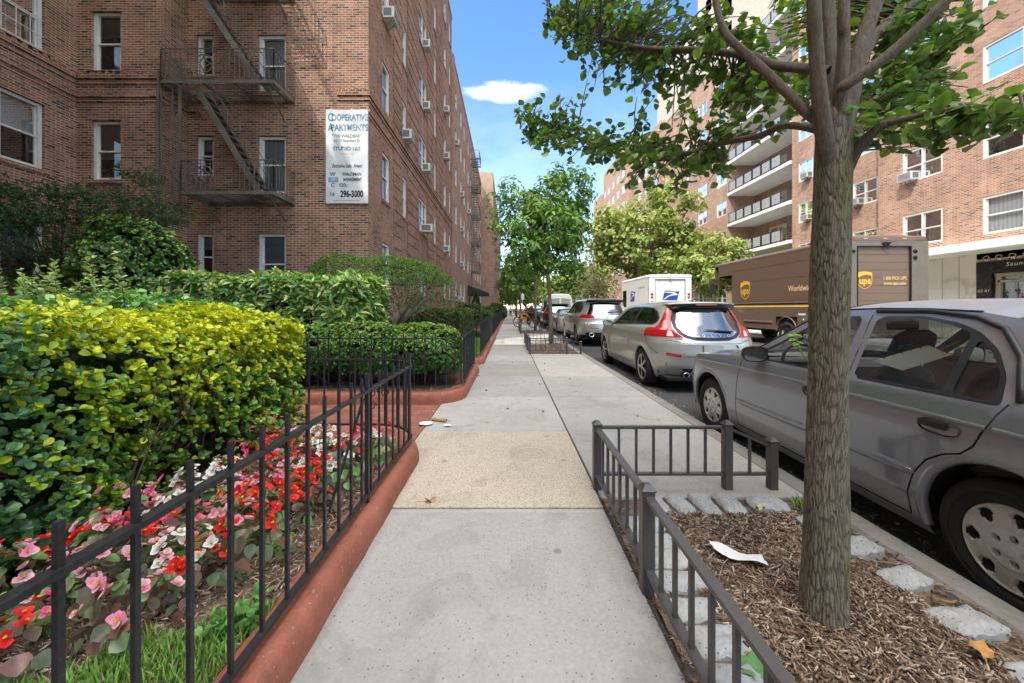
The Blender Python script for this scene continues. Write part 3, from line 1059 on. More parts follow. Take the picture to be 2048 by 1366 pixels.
M_WHITE = simple('white_window_paint', (.68, .67, .63), .45, var=.08, scale=14, big=3)
M_STONE = simple('limestone', (.42, .39, .34), .85, var=.2, scale=20, bmp=.2)
M_ROOM = simple('dark_room', (.012, .012, .014), .9)
M_STUCCO = simple('beige_stucco', (.47, .42, .34), .9, var=.06, scale=12, bmp=.1)
M_SLABW = simple('white_balcony_concrete', (.74, .73, .70), .8, var=.1, scale=10)
M_FE = simple('fire_escape_paint', (.14, .125, .10), .6, .0, .4, var=.35, scale=22, bmp=.25)
def glass_mat(name, tint=(.55, .6, .62), refl=.16, fr=1.0):
 m, nt, out = new_mat(name)
 t = nt.nodes.new('ShaderNodeBsdfTransparent')
 t.inputs[0].default_value = c4(tint)
 gl = nt.nodes.new('ShaderNodeBsdfGlossy')
 gl.inputs['Roughness'].default_value = .02
 gl.inputs[0].default_value = (.9, .93, .95, 1)
 lw = nt.nodes.new('ShaderNodeFresnel')
 lw.inputs[0].default_value = 1.5
 p = geo_pos(nt)
 wob = noise(nt, p, 2.2, 2)
 lk(nt, bump(nt, wob, .04, .05), gl.inputs['Normal'])
 f = mth(nt, 'ADD', mth(nt, 'MULTIPLY', lw.outputs[0], fr), refl)
 mx = nt.nodes.new('ShaderNodeMixShader')
 lk(nt, f, mx.inputs[0])
 lk(nt, t.outputs[0], mx.inputs[1])
 lk(nt, gl.outputs[0], mx.inputs[2])
 lk(nt, mx.outputs[0], out.inputs[0])
 return m
M_GLASS = glass_mat('window_glass', (.80, .84, .86), .06)
def blind_mat(name, a, b, freq=26, vert=False):
 m, nt, out = new_mat(name)
 g = geo_pos(nt)
 sp = nt.nodes.new('ShaderNodeSeparateXYZ')
 lk(nt, g, sp.inputs[0])
 if vert:
  co_ = mth(nt, 'ADD', sp.outputs[0], sp.outputs[1])
 else:
  co_ = sp.outputs[2]
 s = mth(nt, 'FRACT', mth(nt, 'MULTIPLY', co_, freq))
 n = noise(nt, g, 3, 3)
 col = ramp(nt, mth(nt, 'ADD', mth(nt, 'MULTIPLY', s, .7), mth(nt, 'MULTIPLY', n, .3)), [(.1, a), (.6, b)])
 bsdf(nt, out, col, .8, 0, .2)
 return m
M_BLINDS = [blind_mat('white_slat_blind', (.42, .42, .40), (.62, .61, .58)), blind_mat('grey_roller_blind', (.25, .26, .27), (.33, .34, .35), 3),
   blind_mat('dark_curtain', (.035, .037, .042), (.10, .10, .11), 9, True), blind_mat('pale_curtain', (.34, .34, .33), (.55, .53, .50), 8, True)]
class Facade:
 def __init__(s, x, y, U, N):
  s.o, s.U, s.N = Vector((x, y, 0)), Vector((U[0], U[1], 0)), Vector((N[0], N[1], 0))
 def p(s, u, z, d=0.0):
  q = s.o + s.U * u + s.N * d
  return (q.x, q.y, z)
 def box(s, mb, u0, u1, z0, z1, d0, d1, mi=0):
  vs = [s.p(u, z, d) for d in (d0, d1) for z in (z0, z1) for u in (u0, u1)]
  fs = [(0, 1, 3, 2), (4, 6, 7, 5), (0, 4, 5, 1), (2, 3, 7, 6), (0, 2, 6, 4), (1, 5, 7, 3)]
  mb.add(vs, fs, mi)
def wall(F, u0, u1, z0, z1, holes, depth=.16, mb=None, mi=0, room=1):
 mb = mb or MB()
 us = sorted(set([u0, u1] + [h[0] for h in holes] + [h[1] for h in holes]))
 zs = sorted(set([z0, z1] + [h[2] for h in holes] + [h[3] for h in holes]))
 us = [u for u in us if u0 <= u <= u1]
 zs = [z for z in zs if z0 <= z <= z1]
 for a, b in zip(us[:-1], us[1:]):
  for c, d in zip(zs[:-1], zs[1:]):
   um, zm = (a + b) / 2, (c + d) / 2
   if any(h[0] < um < h[1] and h[2] < zm < h[3] for h in holes):
    continue
   mb.add([F.p(a, c), F.p(b, c), F.p(b, d), F.p(a, d)], [(0, 1, 2, 3)], mi)
 for a, b, c, d in holes:
  if d > z1 or c < z0 - .01:
   continue
  q = [(a, c), (b, c), (b, d), (a, d)]
  f = [F.p(u, z) for u, z in q]
  k = [F.p(u, z, -depth) for u, z in q]
  r = [F.p(u, z, -depth - .35) for u, z in q]
  mb.add(f + k, [(0, 1, 5, 4), (1, 2, 6, 5), (2, 3, 7, 6), (3, 0, 4, 7)], mi)
  mb.add(k + r, [(0, 1, 5, 4), (1, 2, 6, 5), (2, 3, 7, 6), (3, 0, 4, 7), (4, 5, 6, 7)], room)
 return mb
wr = random.Random(77)
def window(T, F, u0, u1, z0, z1, cols=1, d=.10, blind=None, amt=None, sash=True, fw=.078, simple_=False, guard=False):
 mb = MB()
 f = fw
 F.box(mb, u0 + .002, u0 + f, z0 + .002, z1 - .002, -d - .07, -d + .035)
 F.box(mb, u1 - f, u1 - .002, z0 + .002, z1 - .002, -d - .07, -d + .035)
 F.box(mb, u0 + f, u1 - f, z1 - f, z1 - .002, -d - .07, -d + .032)
 F.box(mb, u0 + f, u1 - f, z0 + .002, z0 + f * .8, -d - .07, -d + .032)
 cw = (u1 - u0 - 2 * f) / cols
 zm = (z0 + z1) / 2 + wr.uniform(-.03, .03)
 for c in range(cols):
  a, b = u0 + f + c * cw, u0 + f + (c + 1) * cw
  if c:
   F.box(mb, a - .03, a + .03, z0 + f * .8, z1 - f, -d - .07, -d + .028)
  if sash:
   t = .032
   F.box(mb, a, b, zm - .022, zm + .022, -d - .05, -d + .012)
   F.box(mb, a, a + t, z0 + f * .8, zm - .022, -d - .05, -d - .01)
   F.box(mb, b - t, b, z0 + f * .8, zm - .022, -d - .05, -d - .01)
   F.box(mb, a + t, b - t, z0 + f * .8, z0 + f * .8 + t, -d - .05, -d - .012)
   F.box(mb, a, a + t, zm + .022, z1 - f, -d - .06, -d - .02)
   F.box(mb, b - t, b, zm + .022, z1 - f, -d - .06, -d - .02)
 if guard:
  for i in range(1, 6):
   u = u0 + (u1 - u0) * i / 6
   F.box(mb, u - .008, u + .008, z0 + .02, zm, -.03, -.014)
  for z in (z0 + .06, (z0 + zm) / 2, zm):
   F.box(mb, u0, u1, z - .008, z + .008, -.03, -.012)
 o = T.part('window', mb, M_WHITE)
 g = MB()
 g.add([F.p(u0 + f, z0 + f * .8, -d - .035), F.p(u1 - f, z0 + f * .8, -d - .035), F.p(u1 - f, z1 - f, -d - .035), F.p(u0 + f, z1 - f, -d - .035)], [(0, 1, 2, 3)])
 T.part('pane', g, M_GLASS, o)
 if blind is None:
  blind = wr.choice([0, 0, 1, 2, 3, 3, 1])
 if amt is None:
  amt = wr.choice([.35, .5, .5, .75, 1, 1, .25])
 if amt > 0:
  g = MB()
  zb = z1 - f - (z1 - z0 - 1.8 * f) * amt
  g.add([F.p(u0 + f, zb, -d - .085), F.p(u1 - f, zb, -d - .085), F.p(u1 - f, z1 - f, -d - .085), F.p(u0 + f, z1 - f, -d - .085)], [(0, 1, 2, 3)])
  T.part('blind', g, M_BLINDS[blind], o)
 return o
M_ACW = simple('air_conditioner_white', (.60, .59, .55), .5, var=.12, scale=25)
M_ACD = simple('air_conditioner_grille', (.14, .14, .14), .6)
AC_ME = {}
def air_con(F, u, z, label, group, w=.52, h=.36, out=.30):
 key = (round(F.N.x), round(F.N.y), w, out)
 if key not in AC_ME:
  mb = MB()
  G = Facade(0, 0, F.U[:2], F.N[:2])
  G.box(mb, -w / 2, w / 2, 0, h, -.2, out)
  for i in range(7):
   G.box(mb, -w / 2 + .03, w / 2 - .03, .04 + i * .043, .058 + i * .043, out, out + .006, 1)
  G.box(mb, -w / 2 - .004, -w / 2, .05, h - .06, 0, out - .08, 1)
  G.box(mb, w / 2, w / 2 + .004, .05, h - .06, 0, out - .08, 1)
  mb.obox(G.p(-.12, -.002, .25), G.p(-.12, -.22, -.0), .02, .02, 1)
  mb.obox(G.p(.12, -.002, .25), G.p(.12, -.22, -.0), .02, .02, 1)
  AC_ME[key] = mb.data('air_conditioner', [M_ACW, M_ACD])
 o = link('air_conditioner', AC_ME[key])
 o.location = F.p(u, z + .06, 0)
 tag(o, label, 'air conditioner', group)
ST = 2.93
ROOF = 21.8
LB = Thing('apartment_building', 'dark red brick apartment house on the left, behind the garden, with painted corner sign', 'building', (-8, 12, 0))
FA = Facade(-11.6, 10.2, (0, -1), (1, 0))       # court wing, runs towards the camera: u = 10.2 - y
FB = Facade(-11.6, 10.2, (1, 0), (0, -1))       # short facing wall: u = x + 11.6
FC = Facade(-9.3, 10.2, (0, 1), (1, 0))         # return
FD = Facade(-9.3, 11.0, (1, 0), (0, -1))        # wall with the fire escape: u = x + 9.3
FE_ = Facade(-4.05, 11.0, (0, 1), (1, 0))       # street front: u = y - 11
FLOORS = range(7)
def rows(u0, u1, zt, zb, n=7, **kw):
 return [(u0, u1, zb + ST * k, zt + ST * k) for k in range(n)]
hA = rows(.70, 2.3, 3.35, 1.72) + rows(5.0, 6.4, 3.35, 1.72)
mbA = wall(FA, 0, 24, -.2, 20.3, hA)
hB = rows(.40, 1.2, 3.32, 1.72, 6)
mbB = wall(FB, 0, 2.3, -.2, 20.3, hB)
mbC = wall(FC, 0, .8, -.2, 20.3, [])
hD = [(2.05, 2.86, 1.55, 3.37), (.27, .76, 2.0, 3.37)]
for k in range(1, 7):
 hD += [(2.05, 2.86, 1.60 + ST * k, 3.27 + ST * k), (.27, .76, 2.1 + ST * k, 3.27 + ST * k)]
mbD = wall(FD, 0, 5.25, -.2, ROOF, hD)
cols_E = [(1.2, 1.93, 1), (3.5, 4.05, 1), (6.2, 7.8, 2), (9.7, 10.2, 1), (12.7, 13.6, 1), (14.9, 15.4, 1)]
hE = []
for a, b, c in cols_E:
 for k in FLOORS:
  if k == 0 and c == 1 and a > 2 and a < 11:
   continue
  hE.append((a, b, 1.80 + ST * k, 3.33 + ST * k, c))
mbE = wall(FE_, 0, 16.1, -.2, ROOF, [h[:4] for h in hE])
def bands(F, u0, u1, mb):
 F.box(mb, u0, u1, 7.36, 7.50, .0, .05)
 F.box(mb, u0, u1, 7.22, 7.29, .0, .028)
 F.box(mb, u0, u1, 6.86, 6.95, .0, .04)
 F.box(mb, u0, u1, 6.74, 6.79, .0, .02)
 u = u0 + .1
 while u < u1 - .08:
  F.box(mb, u, u + .1, 7.50, 7.56, .0, .035)
  u += .2
for F, a, b, mb in ((FA, .06, 24, mbA), (FB, -.0, 2.36, mbB), (FC, .0, .8, mbC), (FD, 4.35, 5.3, mbD), (FE_, .003, 16.1, mbE), (FD, .0, .3, mbD)):
 bands(F, a, b, mb)
for F, hs_, mb in ((FA, hA, mbA), (FB, hB, mbB), (FD, hD, mbD), (FE_, hE, mbE)):
 for h in hs_:
  F.box(mb, h[0] - .09, h[1] + .09, h[2] - .10, h[2] - .003, 0, .035)
  F.box(mb, h[0] - .02, h[1] + .02, h[3] + .003, h[3] + .20, 0, .006)
for u0, u1 in ((2.35, 3.35), (4.2, 6.05), (7.95, 9.5), (10.4, 12.5)):
 for k in range(48):
  z = .3 + k * .44
  if 6.6 < z < 7.5:
   continue
  FE_.box(mbE, u0, u1, z, z + .37, 0, .022)
for uc, w_ in ((3.78, .36), (7.0, .62), (9.95, .33)):
 for i in range(13):
  a0, a1 = PI * i / 13, PI * (i + .92) / 13
  r0, r1 = w_, w_ + .14
  pts = [(uc + math.cos(a) * r, 2.75 + math.sin(a) * r) for a, r in ((a0, r0), (a0, r1), (a1, r1), (a1, r0))]
  vs = [FE_.p(u, z, d) for d in (.0, .05) for u, z in pts]
  mbE.add(vs, [(4, 5, 6, 7), (0, 1, 5, 4), (1, 2, 6, 5), (2, 3, 7, 6), (3, 0, 4, 7)])
 FE_.box(mbE, uc - w_ - .12, uc - w_, .5, 2.75, 0, .045)
 FE_.box(mbE, uc + w_, uc + w_ + .12, .5, 2.75, 0, .045)
for nm, mb in (('court_wall', mbA), ('facing_wall', mbB), ('return_wall', mbC), ('garden_wall', mbD), ('street_wall', mbE)):
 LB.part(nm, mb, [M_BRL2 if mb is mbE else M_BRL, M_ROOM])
bk = MB()
bk.box(-30, -12.2, -30, 9.6, -.2, 20.2)
bk.box(-30, -9.9, 10.8, 27, -.2, 20.2)
bk.box(-9.89, -4.65, 11.62, 27.08, -.2, ROOF - .1)
bk.box(-11.58, -4.05, -34, 1.4, -.2, ROOF)
LB.part('inner_block', bk, M_BRL)
for F_, a_, b_ in ((FE_, -.05, 16.12), (FD, 0, 4.9)):
 cp = MB()
 F_.box(cp, a_, b_, ROOF, ROOF + .18, -.3, .06)
 LB.part('coping', cp, M_STONE)
for h in hA:
 if h[3] < 13:
  window(LB, FA, *h, cols=2 if h[1] - h[0] > 1.5 else 1, blind=wr.choice([0, 1, 3]), amt=wr.choice([.5, .62, 1]), guard=(h[2] > 7 and h[0] < 2))
for h in hB:
 window(LB, FB, *h, blind=wr.choice([1, 0, 3]), amt=wr.choice([.35, .5, .62]))
for h in hD:
 k = int((h[2] - 1) / ST)
 window(LB, FD, *h, blind=[1, 3, 0, 1, 0, 1, 3][k] if h[0] > 1 else 1, amt=[1, 1, .95, .5, .5, 1, .5][k] if h[0] > 1 else .3)
for h in hE:
 window(LB, FE_, *h[:4], cols=h[4], d=.06)
gr = 'air conditioners in the left apartment house windows'
for u, k, lab in ((1.56, 3, 'white window air conditioner nearest the corner, high above the painted sign'), (3.78, 2, 'window air conditioner in the second window column of the left brick street front'),
      (7.2, 4, 'topmost of the window air conditioners on the paired windows of the left street front'), (7.2, 3, 'air conditioner below the topmost one on the paired windows, left street front'),
      (7.2, 2, 'air conditioner with a hanging bracket on the paired windows, second above the lowest'), (7.0, 1, 'large white air conditioner jutting out lowest on the paired windows, left street front'),
      (13.1, 1, 'low air conditioner near the far end of the left brick front'), (13.1, 3, 'air conditioner in the third storey near the far end of the left brick front'), (13.1, 4, 'high air conditioner near the far end of the left brick front')):
 air_con(FE_, u, 1.80 + ST * k, lab, gr, w=.62 if 'large' in lab else .5, out=.5 if 'large' in lab else .34)
sgn = Thing('wall_sign', 'tall white painted apartment sign with worn lettering on the brick corner', 'sign', (-4.68, 10.97, 4.22))
SX0, SX1, SZ0, SZ1 = (652 - VX) * 10.95 / FOC, (736 - VX) * 10.95 / FOC, CAMH + (617 - 407) * 10.95 / FOC, CAMH + (617 - 220) * 10.95 / FOC
mb = MB()
mb.box(SX0, SX1, 10.93, 10.985, SZ0, SZ1, 0, .006)
for fx, fz in ((.12, .997), (.62, .997), (.05, .003), (.83, .003)):
 x = SX0 + (SX1 - SX0) * fx
 z = SZ0 + (SZ1 - SZ0) * fz
 mb.box(x - .012, x + .012, 10.92, 10.99, z - .03, z + .03, 0)
m_sign, nt_, out_ = new_mat('weathered_white_sign')
p_ = geo_pos(nt_)
ns_ = noise(nt_, p_, 2.5, 5)
ns2 = noise(nt_, p_, 40, 4)
bsdf(nt_, out_, ramp(nt_, mth(nt_, 'ADD', mth(nt_, 'MULTIPLY', ns_, .7), mth(nt_, 'MULTIPLY', ns2, .3)), [(.35, (.52, .54, .54)), (.6, (.72, .73, .72))]), .5)
sgn.part('panel', mb, m_sign)
def worn_paint(name, col, keep, sc=13):
 m, nt, out = new_mat(name)
 p = geo_pos(nt)
 n = noise(nt, p, sc, 5, .7)
 n2_ = noise(nt, p, 3.1, 3, .6)
 k = ramp(nt, mth(nt, 'ADD', mth(nt, 'MULTIPLY', n, .5), mth(nt, 'MULTIPLY', n2_, .5)), [(keep - .05, (1, 1, 1)), (keep + .05, (0, 0, 0))])
 base = mixc(nt, k, (.60, .62, .62), col)
 bsdf(nt, out, base, .55)
 return m
P_TEAL = worn_paint('worn_teal_paint', (.07, .20, .30), .56)
P_BLUE = worn_paint('worn_blue_paint', (.10, .24, .42), .62)
P_BLK = worn_paint('worn_black_paint', (.015, .02, .03), .60)
P_FAINT = worn_paint('faded_grey_paint', (.22, .26, .29), .58)
P_SKYB = simple('pale_blue_block', (.16, .34, .52), .6)
sw, sh_ = SX1 - SX0, SZ1 - SZ0
PAINTS = None
def sline(txt, fy, size, mi, fx=.5, align='CENTER', **kw):
 fr = ((SX0 + sw * fx, 10.93, SZ1 - sh_ * fy), (1, 0, 0), (0, 0, 1), (0, -1, 0))
 lt = MB()
 put_text(lt, txt, size, fr, .003, 0, align=align, **kw)
 sgn.part('lettering', lt, [P_TEAL, P_BLUE, P_BLK, P_FAINT][mi])
sline('C', .085, .32, 0, .115, sx=.70, bold=.010)
sline('OOPERATIVE', .088, .255, 0, .57, sx=.70, bold=.009)
sline('A', .193, .32, 0, .115, sx=.70, bold=.010)
sline('PARTMENTS', .196, .255, 0, .57, sx=.76, bold=.009)
sline('"THE WALDBAR"', .283, .125, 3, .5, sx=.9, bold=.004)
sline('65-74 Saunders St', .332, .115, 3, .5, sx=.9, bold=.003)
sline('STUDIO 1&2', .418, .15, 0, .5, bold=.007, sx=.96)
sline('BEDROOM   APTS', .475, .05, 3, .5)
sline('AVAILABLE', .510, .045, 3, .5)
sline('Exclusive Sales Agent', .602, .15, 2, .5, shear=.35, sx=.66, bold=.003)
sline('W', .690, .15, 1, .17, bold=.009)
sline('WALDMAN', .690, .13, 2, .62, sx=.82, bold=.004)
sline('MANAGEMENT', .748, .135, 2, .64, sx=.58, bold=.005)
sline('C', .808, .15, 1, .17, bold=.009)
sline('CO.', .808, .135, 2, .42, bold=.006)
sline('718', .908, .15, 2, .15, sx=.66, bold=.004)
sline('296-3000', .903, .26, 2, .62, sx=.66, bold=.012)
sline('OFFERING BY PROSPECTUS ONLY', .972, .052, 2, .5)
x0 = SX0 + sw * .06
lt = MB()
lt.add([(x0, 10.928, SZ1 - sh_ * .777), (x0 + sw * .24, 10.928, SZ1 - sh_ * .777), (x0 + sw * .24, 10.928, SZ1 - sh_ * .722), (x0, 10.928, SZ1 - sh_ * .722)], [(0, 1, 2, 3)])
em = sgn.part('emblem', lt, P_SKYB)
lt = MB()
fr = ((SX0 + sw * .18, 10.926, SZ1 - sh_ * .75), (1, 0, 0), (0, 0, 1), (0, -1, 0))
put_text(lt, 'M', .125, fr, .003, 0, bold=.004)
sgn.part('lettering', lt, m_sign, em)
def fire_escape(label, F, spans, z0, step, depth, rail, stairs, ladder=None, scrolls=True, fine=True):
 T = Thing('fire_escape', label, 'fire escape', F.p(spans[0][0], z0, 0))
 for k, (u0, u1) in enumerate(spans):
  z = z0 + step * k
  mb = MB()
  mb.obox(F.p(u0, z, depth), F.p(u1, z, depth), .012, .085)
  mb.obox(F.p(u0, z, 0), F.p(u0, z, depth), .012, .11)
  mb.obox(F.p(u1, z, 0), F.p(u1, z, depth), .012, .11)
  mb.obox(F.p(u0, z, .03), F.p(u1, z, .03), .012, .09)
  n = int(depth / (.065 if fine else .16))
  for i in range(1, n):
   d = depth * i / n
   mb.obox(F.p(u0 + .01, z + .045, d), F.p(u1 - .01, z + .045, d), .020, .007)
  for t in (.08, .36, .64, .94):
   u = u0 + (u1 - u0) * t
   mb.obox(F.p(u, z - .005, .0), F.p(u, z - .005, depth), .04, .05)
  for t in (.12, .9):
   u = u0 + (u1 - u0) * t
   mb.obox(F.p(u, z - .55, .0), F.p(u, z - .03, depth * .8), .03, .03)
  P = T.part('platform', mb, M_FE)
  mb = MB()
  zt = z + rail
  corners = [(u0, 0), (u0, depth), (u1, depth), (u1, 0)]
  for (ua, da), (ub, db) in zip(corners[:-1], corners[1:]):
   mb.obox(F.p(ua, zt, da), F.p(ub, zt, db), .03, .02)
   mb.obox(F.p(ua, z + .10, da), F.p(ub, z + .10, db), .018, .012)
   if fine:
    mb.obox(F.p(ua, zt - .10, da), F.p(ub, zt - .10, db), .014, .010)
   L = math.hypot(ub - ua, db - da)
   n = max(2, int(L / .125))
   for i in range(n + 1):
    t = i / n
    u, dd = ua + (ub - ua) * t, da + (db - da) * t
    if scrolls and da == db and .40 < t < .58:
     continue
    mb.obox(F.p(u, z + .04, dd), F.p(u, zt, dd), .014, .014)
  T.part('railing', mb, M_FE)
  if scrolls:
   mb = MB()
   uc, zc, r = u0 + (u1 - u0) * .49 if k else u0 + (u1 - u0) * .40, z + .47, .235
   uc = F_CEN
   ring = lambda rr_, a0, a1, n, cu=0, cz=0: [F.p(uc + cu + rr_ * math.cos(a0 + (a1 - a0) * i / n), zc + cz + rr_ * math.sin(a0 + (a1 - a0) * i / n), depth) for i in range(n + 1)]
   mb.tube(ring(r, 0, 2 * PI, 28), .014, 5)
   q = r * 1.02
   for sx_, sz_, a0 in ((1, 1, PI), (-1, 1, 1.5 * PI), (-1, -1, 0), (1, -1, PI / 2)):
    mb.tube(ring(q * 1.0, a0, a0 + PI / 2, 8, sx_ * q, sz_ * q), .012, 5)
   for uu, s_ in ((uc - .62, 1), (uc + .62, 1)):
    for zz_ in (z + .30, z + .55):
     for fl in (1, -1):
      pts = []
      for i in range(18):
       a = i / 17 * 2.6 * PI
       rr_ = .07 * (1 - .7 * i / 17)
       pts.append(F.p(uu + fl * (.06 - math.cos(a) * rr_), zz_ + math.sin(a) * rr_, depth))
      mb.tube(pts, .009, 4)
   T.part('ornament', mb, M_FE)
 for (ua, za, ub, zb, dd) in stairs:
  mb = MB()
  w = .24
  for off in (-w, w):
   mb.obox(F.p(ua, za, dd + off), F.p(ub, zb, dd + off), .014, .15)
  n = int(abs(za - zb) / .21)
  for i in range(1, n):
   t = i / n
   u, z = ua + (ub - ua) * t, za + (zb - za) * t
   F.box(mb, u - .10, u + .10, z - .008, z + .012, dd - w, dd + w)
  T.part('stair', mb, M_FE)
  mb = MB()
  for off in (-w, w):
   for hh in (.75, .42):
    t0, t1 = .06, .93
    a = F.p(ua + (ub - ua) * t0, za + (zb - za) * t0 + hh, dd + off)
    b = F.p(ua + (ub - ua) * t1, za + (zb - za) * t1 + hh, dd + off)
    mb.tube([a, b], .009, 5)
   for t in (.06, .5, .93):
    u, z = ua + (ub - ua) * t, za + (zb - za) * t
    mb.tube([F.p(u, z, dd + off), F.p(u, z + .75, dd + off)], .009, 5)
  T.part('handrail', mb, M_FE)
 if ladder:
  u, d0, za, zb, w = ladder
  mb = MB()
  for du in (0, w):
   mb.obox(F.p(u + du, za, d0), F.p(u + du, zb, d0), .035, .02, up=(1, 0, 0))
  z = za + .1
  while z < zb:
   mb.tube([F.p(u, z, d0), F.p(u + w, z, d0)], .009, 5)
   z += .30
  T.part('ladder', mb, M_FE)
  mb = MB()
  for du in (-.12, w + .16):
   mb.obox(F.p(u + du, za + 1.6, d0 - .04), F.p(u + du, zb + .5, d0 - .04), .05, .05, up=(1, 0, 0))
  for z in (zb - .55, za + 1.65):
   mb.obox(F.p(u - .14, z, d0 - .04), F.p(u + w + .18, z, d0 - .04), .04, .04)
  T.part('ladder_guide', mb, M_FE)
 return T
F_CEN = 1.28
ZP = 4.25
fire_escape('rusty brown fire escape with ornamental railings on the garden wall of the left apartment house', FD,
   [(.68, 3.12), (.15, 3.12), (.68, 3.12), (.68, 3.12), (.68, 3.12), (.68, 3.12)], ZP, ST, 1.0, .86,
   [(.92 if k == 0 else .72, ZP + ST * (k + 1) - .02, 2.62, ZP + ST * k + .06, .58) for k in range(5)],
   ladder=(.10, .93, 2.3, 7.0, .30))
LB2 = Thing('apartment_building', 'further brick apartment house on the left, with a black awning over its entrance', 'building', (-6, 40, 0))
F2_ = Facade(-4.0, 27.15, (0, 1), (1, 0))
h2 = []
u = 1.0
c_ = 0
while u < 27:
 w_ = .9 if c_ % 3 else 1.3
 for k in range(6):
  h2.append((u, u + w_, 1.75 + 2.93 * k, 3.25 + 2.93 * k))
 u += w_ + (1.5 if c_ % 2 else 2.1)
 c_ += 1
mb2 = wall(F2_, 0, 28.5, -.2, 19.3, h2)
F2_.box(mb2, 0, .5, -.2, 19.4, .001, .10)
LB2.part('street_wall', mb2, [M_BRF, M_ROOM])
mb = MB()
mb.box(-20, -4.6, 27.15, 55.6, -.2, 19.2)
mb.add([(-20, 27.15, -.2), (-4.0, 27.15, -.2), (-4.0, 27.15, 19.3), (-20, 27.15, 19.3)], [(0, 1, 2, 3)])
LB2.part('inner_block', mb, M_BRF)
mb = MB()
F2_.box(mb, 0, 28.5, 19.3, 19.55, -.3, .05)
LB2.part('coping', mb, M_STONE)
for h in h2:
 window(LB2, F2_, *h, d=.06)
mb = MB()
mb.add([(-3.99, 37.2, 3.5), (-3.99, 39.8, 3.5), (-2.0, 39.8, 2.75), (-2.0, 37.2, 2.75), (-3.99, 37.2, 2.5), (-3.99, 39.8, 2.5), (-2.0, 39.8, 2.45), (-2.0, 37.2, 2.45)],
    [(0, 3, 2, 1), (3, 7, 6, 2), (0, 4, 7, 3), (1, 2, 6, 5)])
LB2.part('awning', mb, simple('black_canvas', (.018, .018, .02), .8))
for k, uu in ((4, 1.5), (3, 4.8), (2, 4.8), (1, 4.8), (0, 1.5), (0, 4.8), (3, 9.5), (2, 14.5)):
 c = min(h2, key=lambda h: abs(h[0] - uu) + 50 * abs((h[2] - 1.75) / 2.93 - k))
 air_con(F2_, (c[0] + c[1]) / 2, c[2], 'small white air conditioner in a window of the further brick house on the left', 'air conditioners in the further left house', out=.3)
F_CEN = 0
fire_escape('narrow dark fire escape on the street front of the further left brick house', Facade(-4.0, 39.6, (0, 1), (1, 0)),
   [(0, 2.4)] * 5, 5.1, 2.93, .95, .9, [(.3, 5.1 + 2.93 * (k + 1), 1.9, 5.1 + 2.93 * k, .5) for k in range(4)], scrolls=False, fine=False)
LB3 = Thing('apartment_building', 'tan topped brick block far down the left side, blank end wall facing the camera', 'building', (-6, 70, 0))
F3a = Facade(-9.0, 56, (1, 0), (0, -1))
mb3 = wall(F3a, 0, 6.75, -.2, 17.6, [])
LB3.part('end_wall', mb3, [M_BRF, M_ROOM])
mb3 = wall(F3a, 0, 6.75, 17.6, 21.3, [])
LB3.part('upper_wall', mb3, [M_BRT, M_ROOM])
F3b = Facade(-2.25, 56, (0, 1), (1, 0))
h3 = [(u, u + 1.0, 1.7 + 2.93 * k, 3.2 + 2.93 * k) for u in np.arange(2, 50, 3.4) for k in range(6)]
LB3.part('street_wall', wall(F3b, 0, 55, -.2, 21.3, h3), [M_BRF, M_ROOM])
for h in h3:
 if h[0] < 14:
  window(LB3, F3b, *h, d=.06)
mb = MB()
mb.box(-20, -2.85, 56.6, 110, -.2, 21.2)
LB3.part('inner_block', mb, M_BRF)
fire_escape('far thin fire escape on the tan topped block at the end of the left side', Facade(-2.25, 60, (0, 1), (1, 0)),
   [(0, 3)] * 5, 4.6, 2.93, .9, .9, [(.3, 4.6 + 2.93 * (k + 1), 2.4, 4.6 + 2.93 * k, .5) for k in range(4)], scrolls=False, fine=False)
RB = Thing('apartment_building', 'orange brick apartment house across the street with white entrance canopy and balconies', 'building', (20, 22, 0))
X1, X2 = 18.4, 20.6
G1 = Facade(X1, 0, (0, 1), (-1, 0))      # u = y
G2 = Facade(X2, 0, (0, 1), (-1, 0))
S1, S2 = 2.92, 2.88
hs1 = []
for k in range(8):
 for a, b in ((16.1, 17.75), (12.4, 14.75), (8.3, 10.4)):
  hs1.append((a, b, 4.05 + S1 * k, 5.5 + S1 * k))
mb = wall(G1, 4, 18.9, 3.1, 27, hs1)
RB.part('front_wall', mb, [M_BRR, M_ROOM])
mb = MB()
mb.add([(X1, 18.9, -.2), (X2, 18.9, -.2), (X2, 18.9, 27), (X1, 18.9, 27)], [(0, 1, 2, 3)])
mb.box(X1 + .6, 40, 4, 18.88, -.2, 26.9)
mb.box(X2 + 2.6, 40, 18.92, 50, -.2, 26)
mb.box(X2 + .55, 23.1, 18.92, 27.4, -.2, 26)
mb.box(X2 + .55, 23.1, 36.1, 46, -.2, 26)
RB.part('inner_block', mb, M_BRR)
hs2 = []
for k in range(-1, 8):
 for a, b in ((21.2, 22.75), (25.7, 27.0), (35.9, 37.6), (39.5, 41.3), (43.4, 44.2)):
  z = 4.35 + S2 * k
  if z + 1.4 < 24.8:
   hs2.append((a, b, z, z + 1.4))
RB.part('setback_wall', wall(G2, 18.9, 27.6, -.2, 25.4, [h for h in hs2 if h[0] < 27]), [M_BRR, M_ROOM])
RB.part('further_wall', wall(G2, 35.6, 50, -.2, 25.4, [h for h in hs2 if h[0] > 35]), [M_BRR, M_ROOM])
G3 = Facade(23.05, 0, (0, 1), (-1, 0))
hs3 = []
for k in range(7):
 z = 6.2 + S2 * k
 hs3 += [(28.2, 29.1, z + .06, z + 2.1), (31.5, 33.6, z + .5, z + 2.1)]
mb = wall(G3, 27.6, 35.6, -.2, 25.4, hs3)
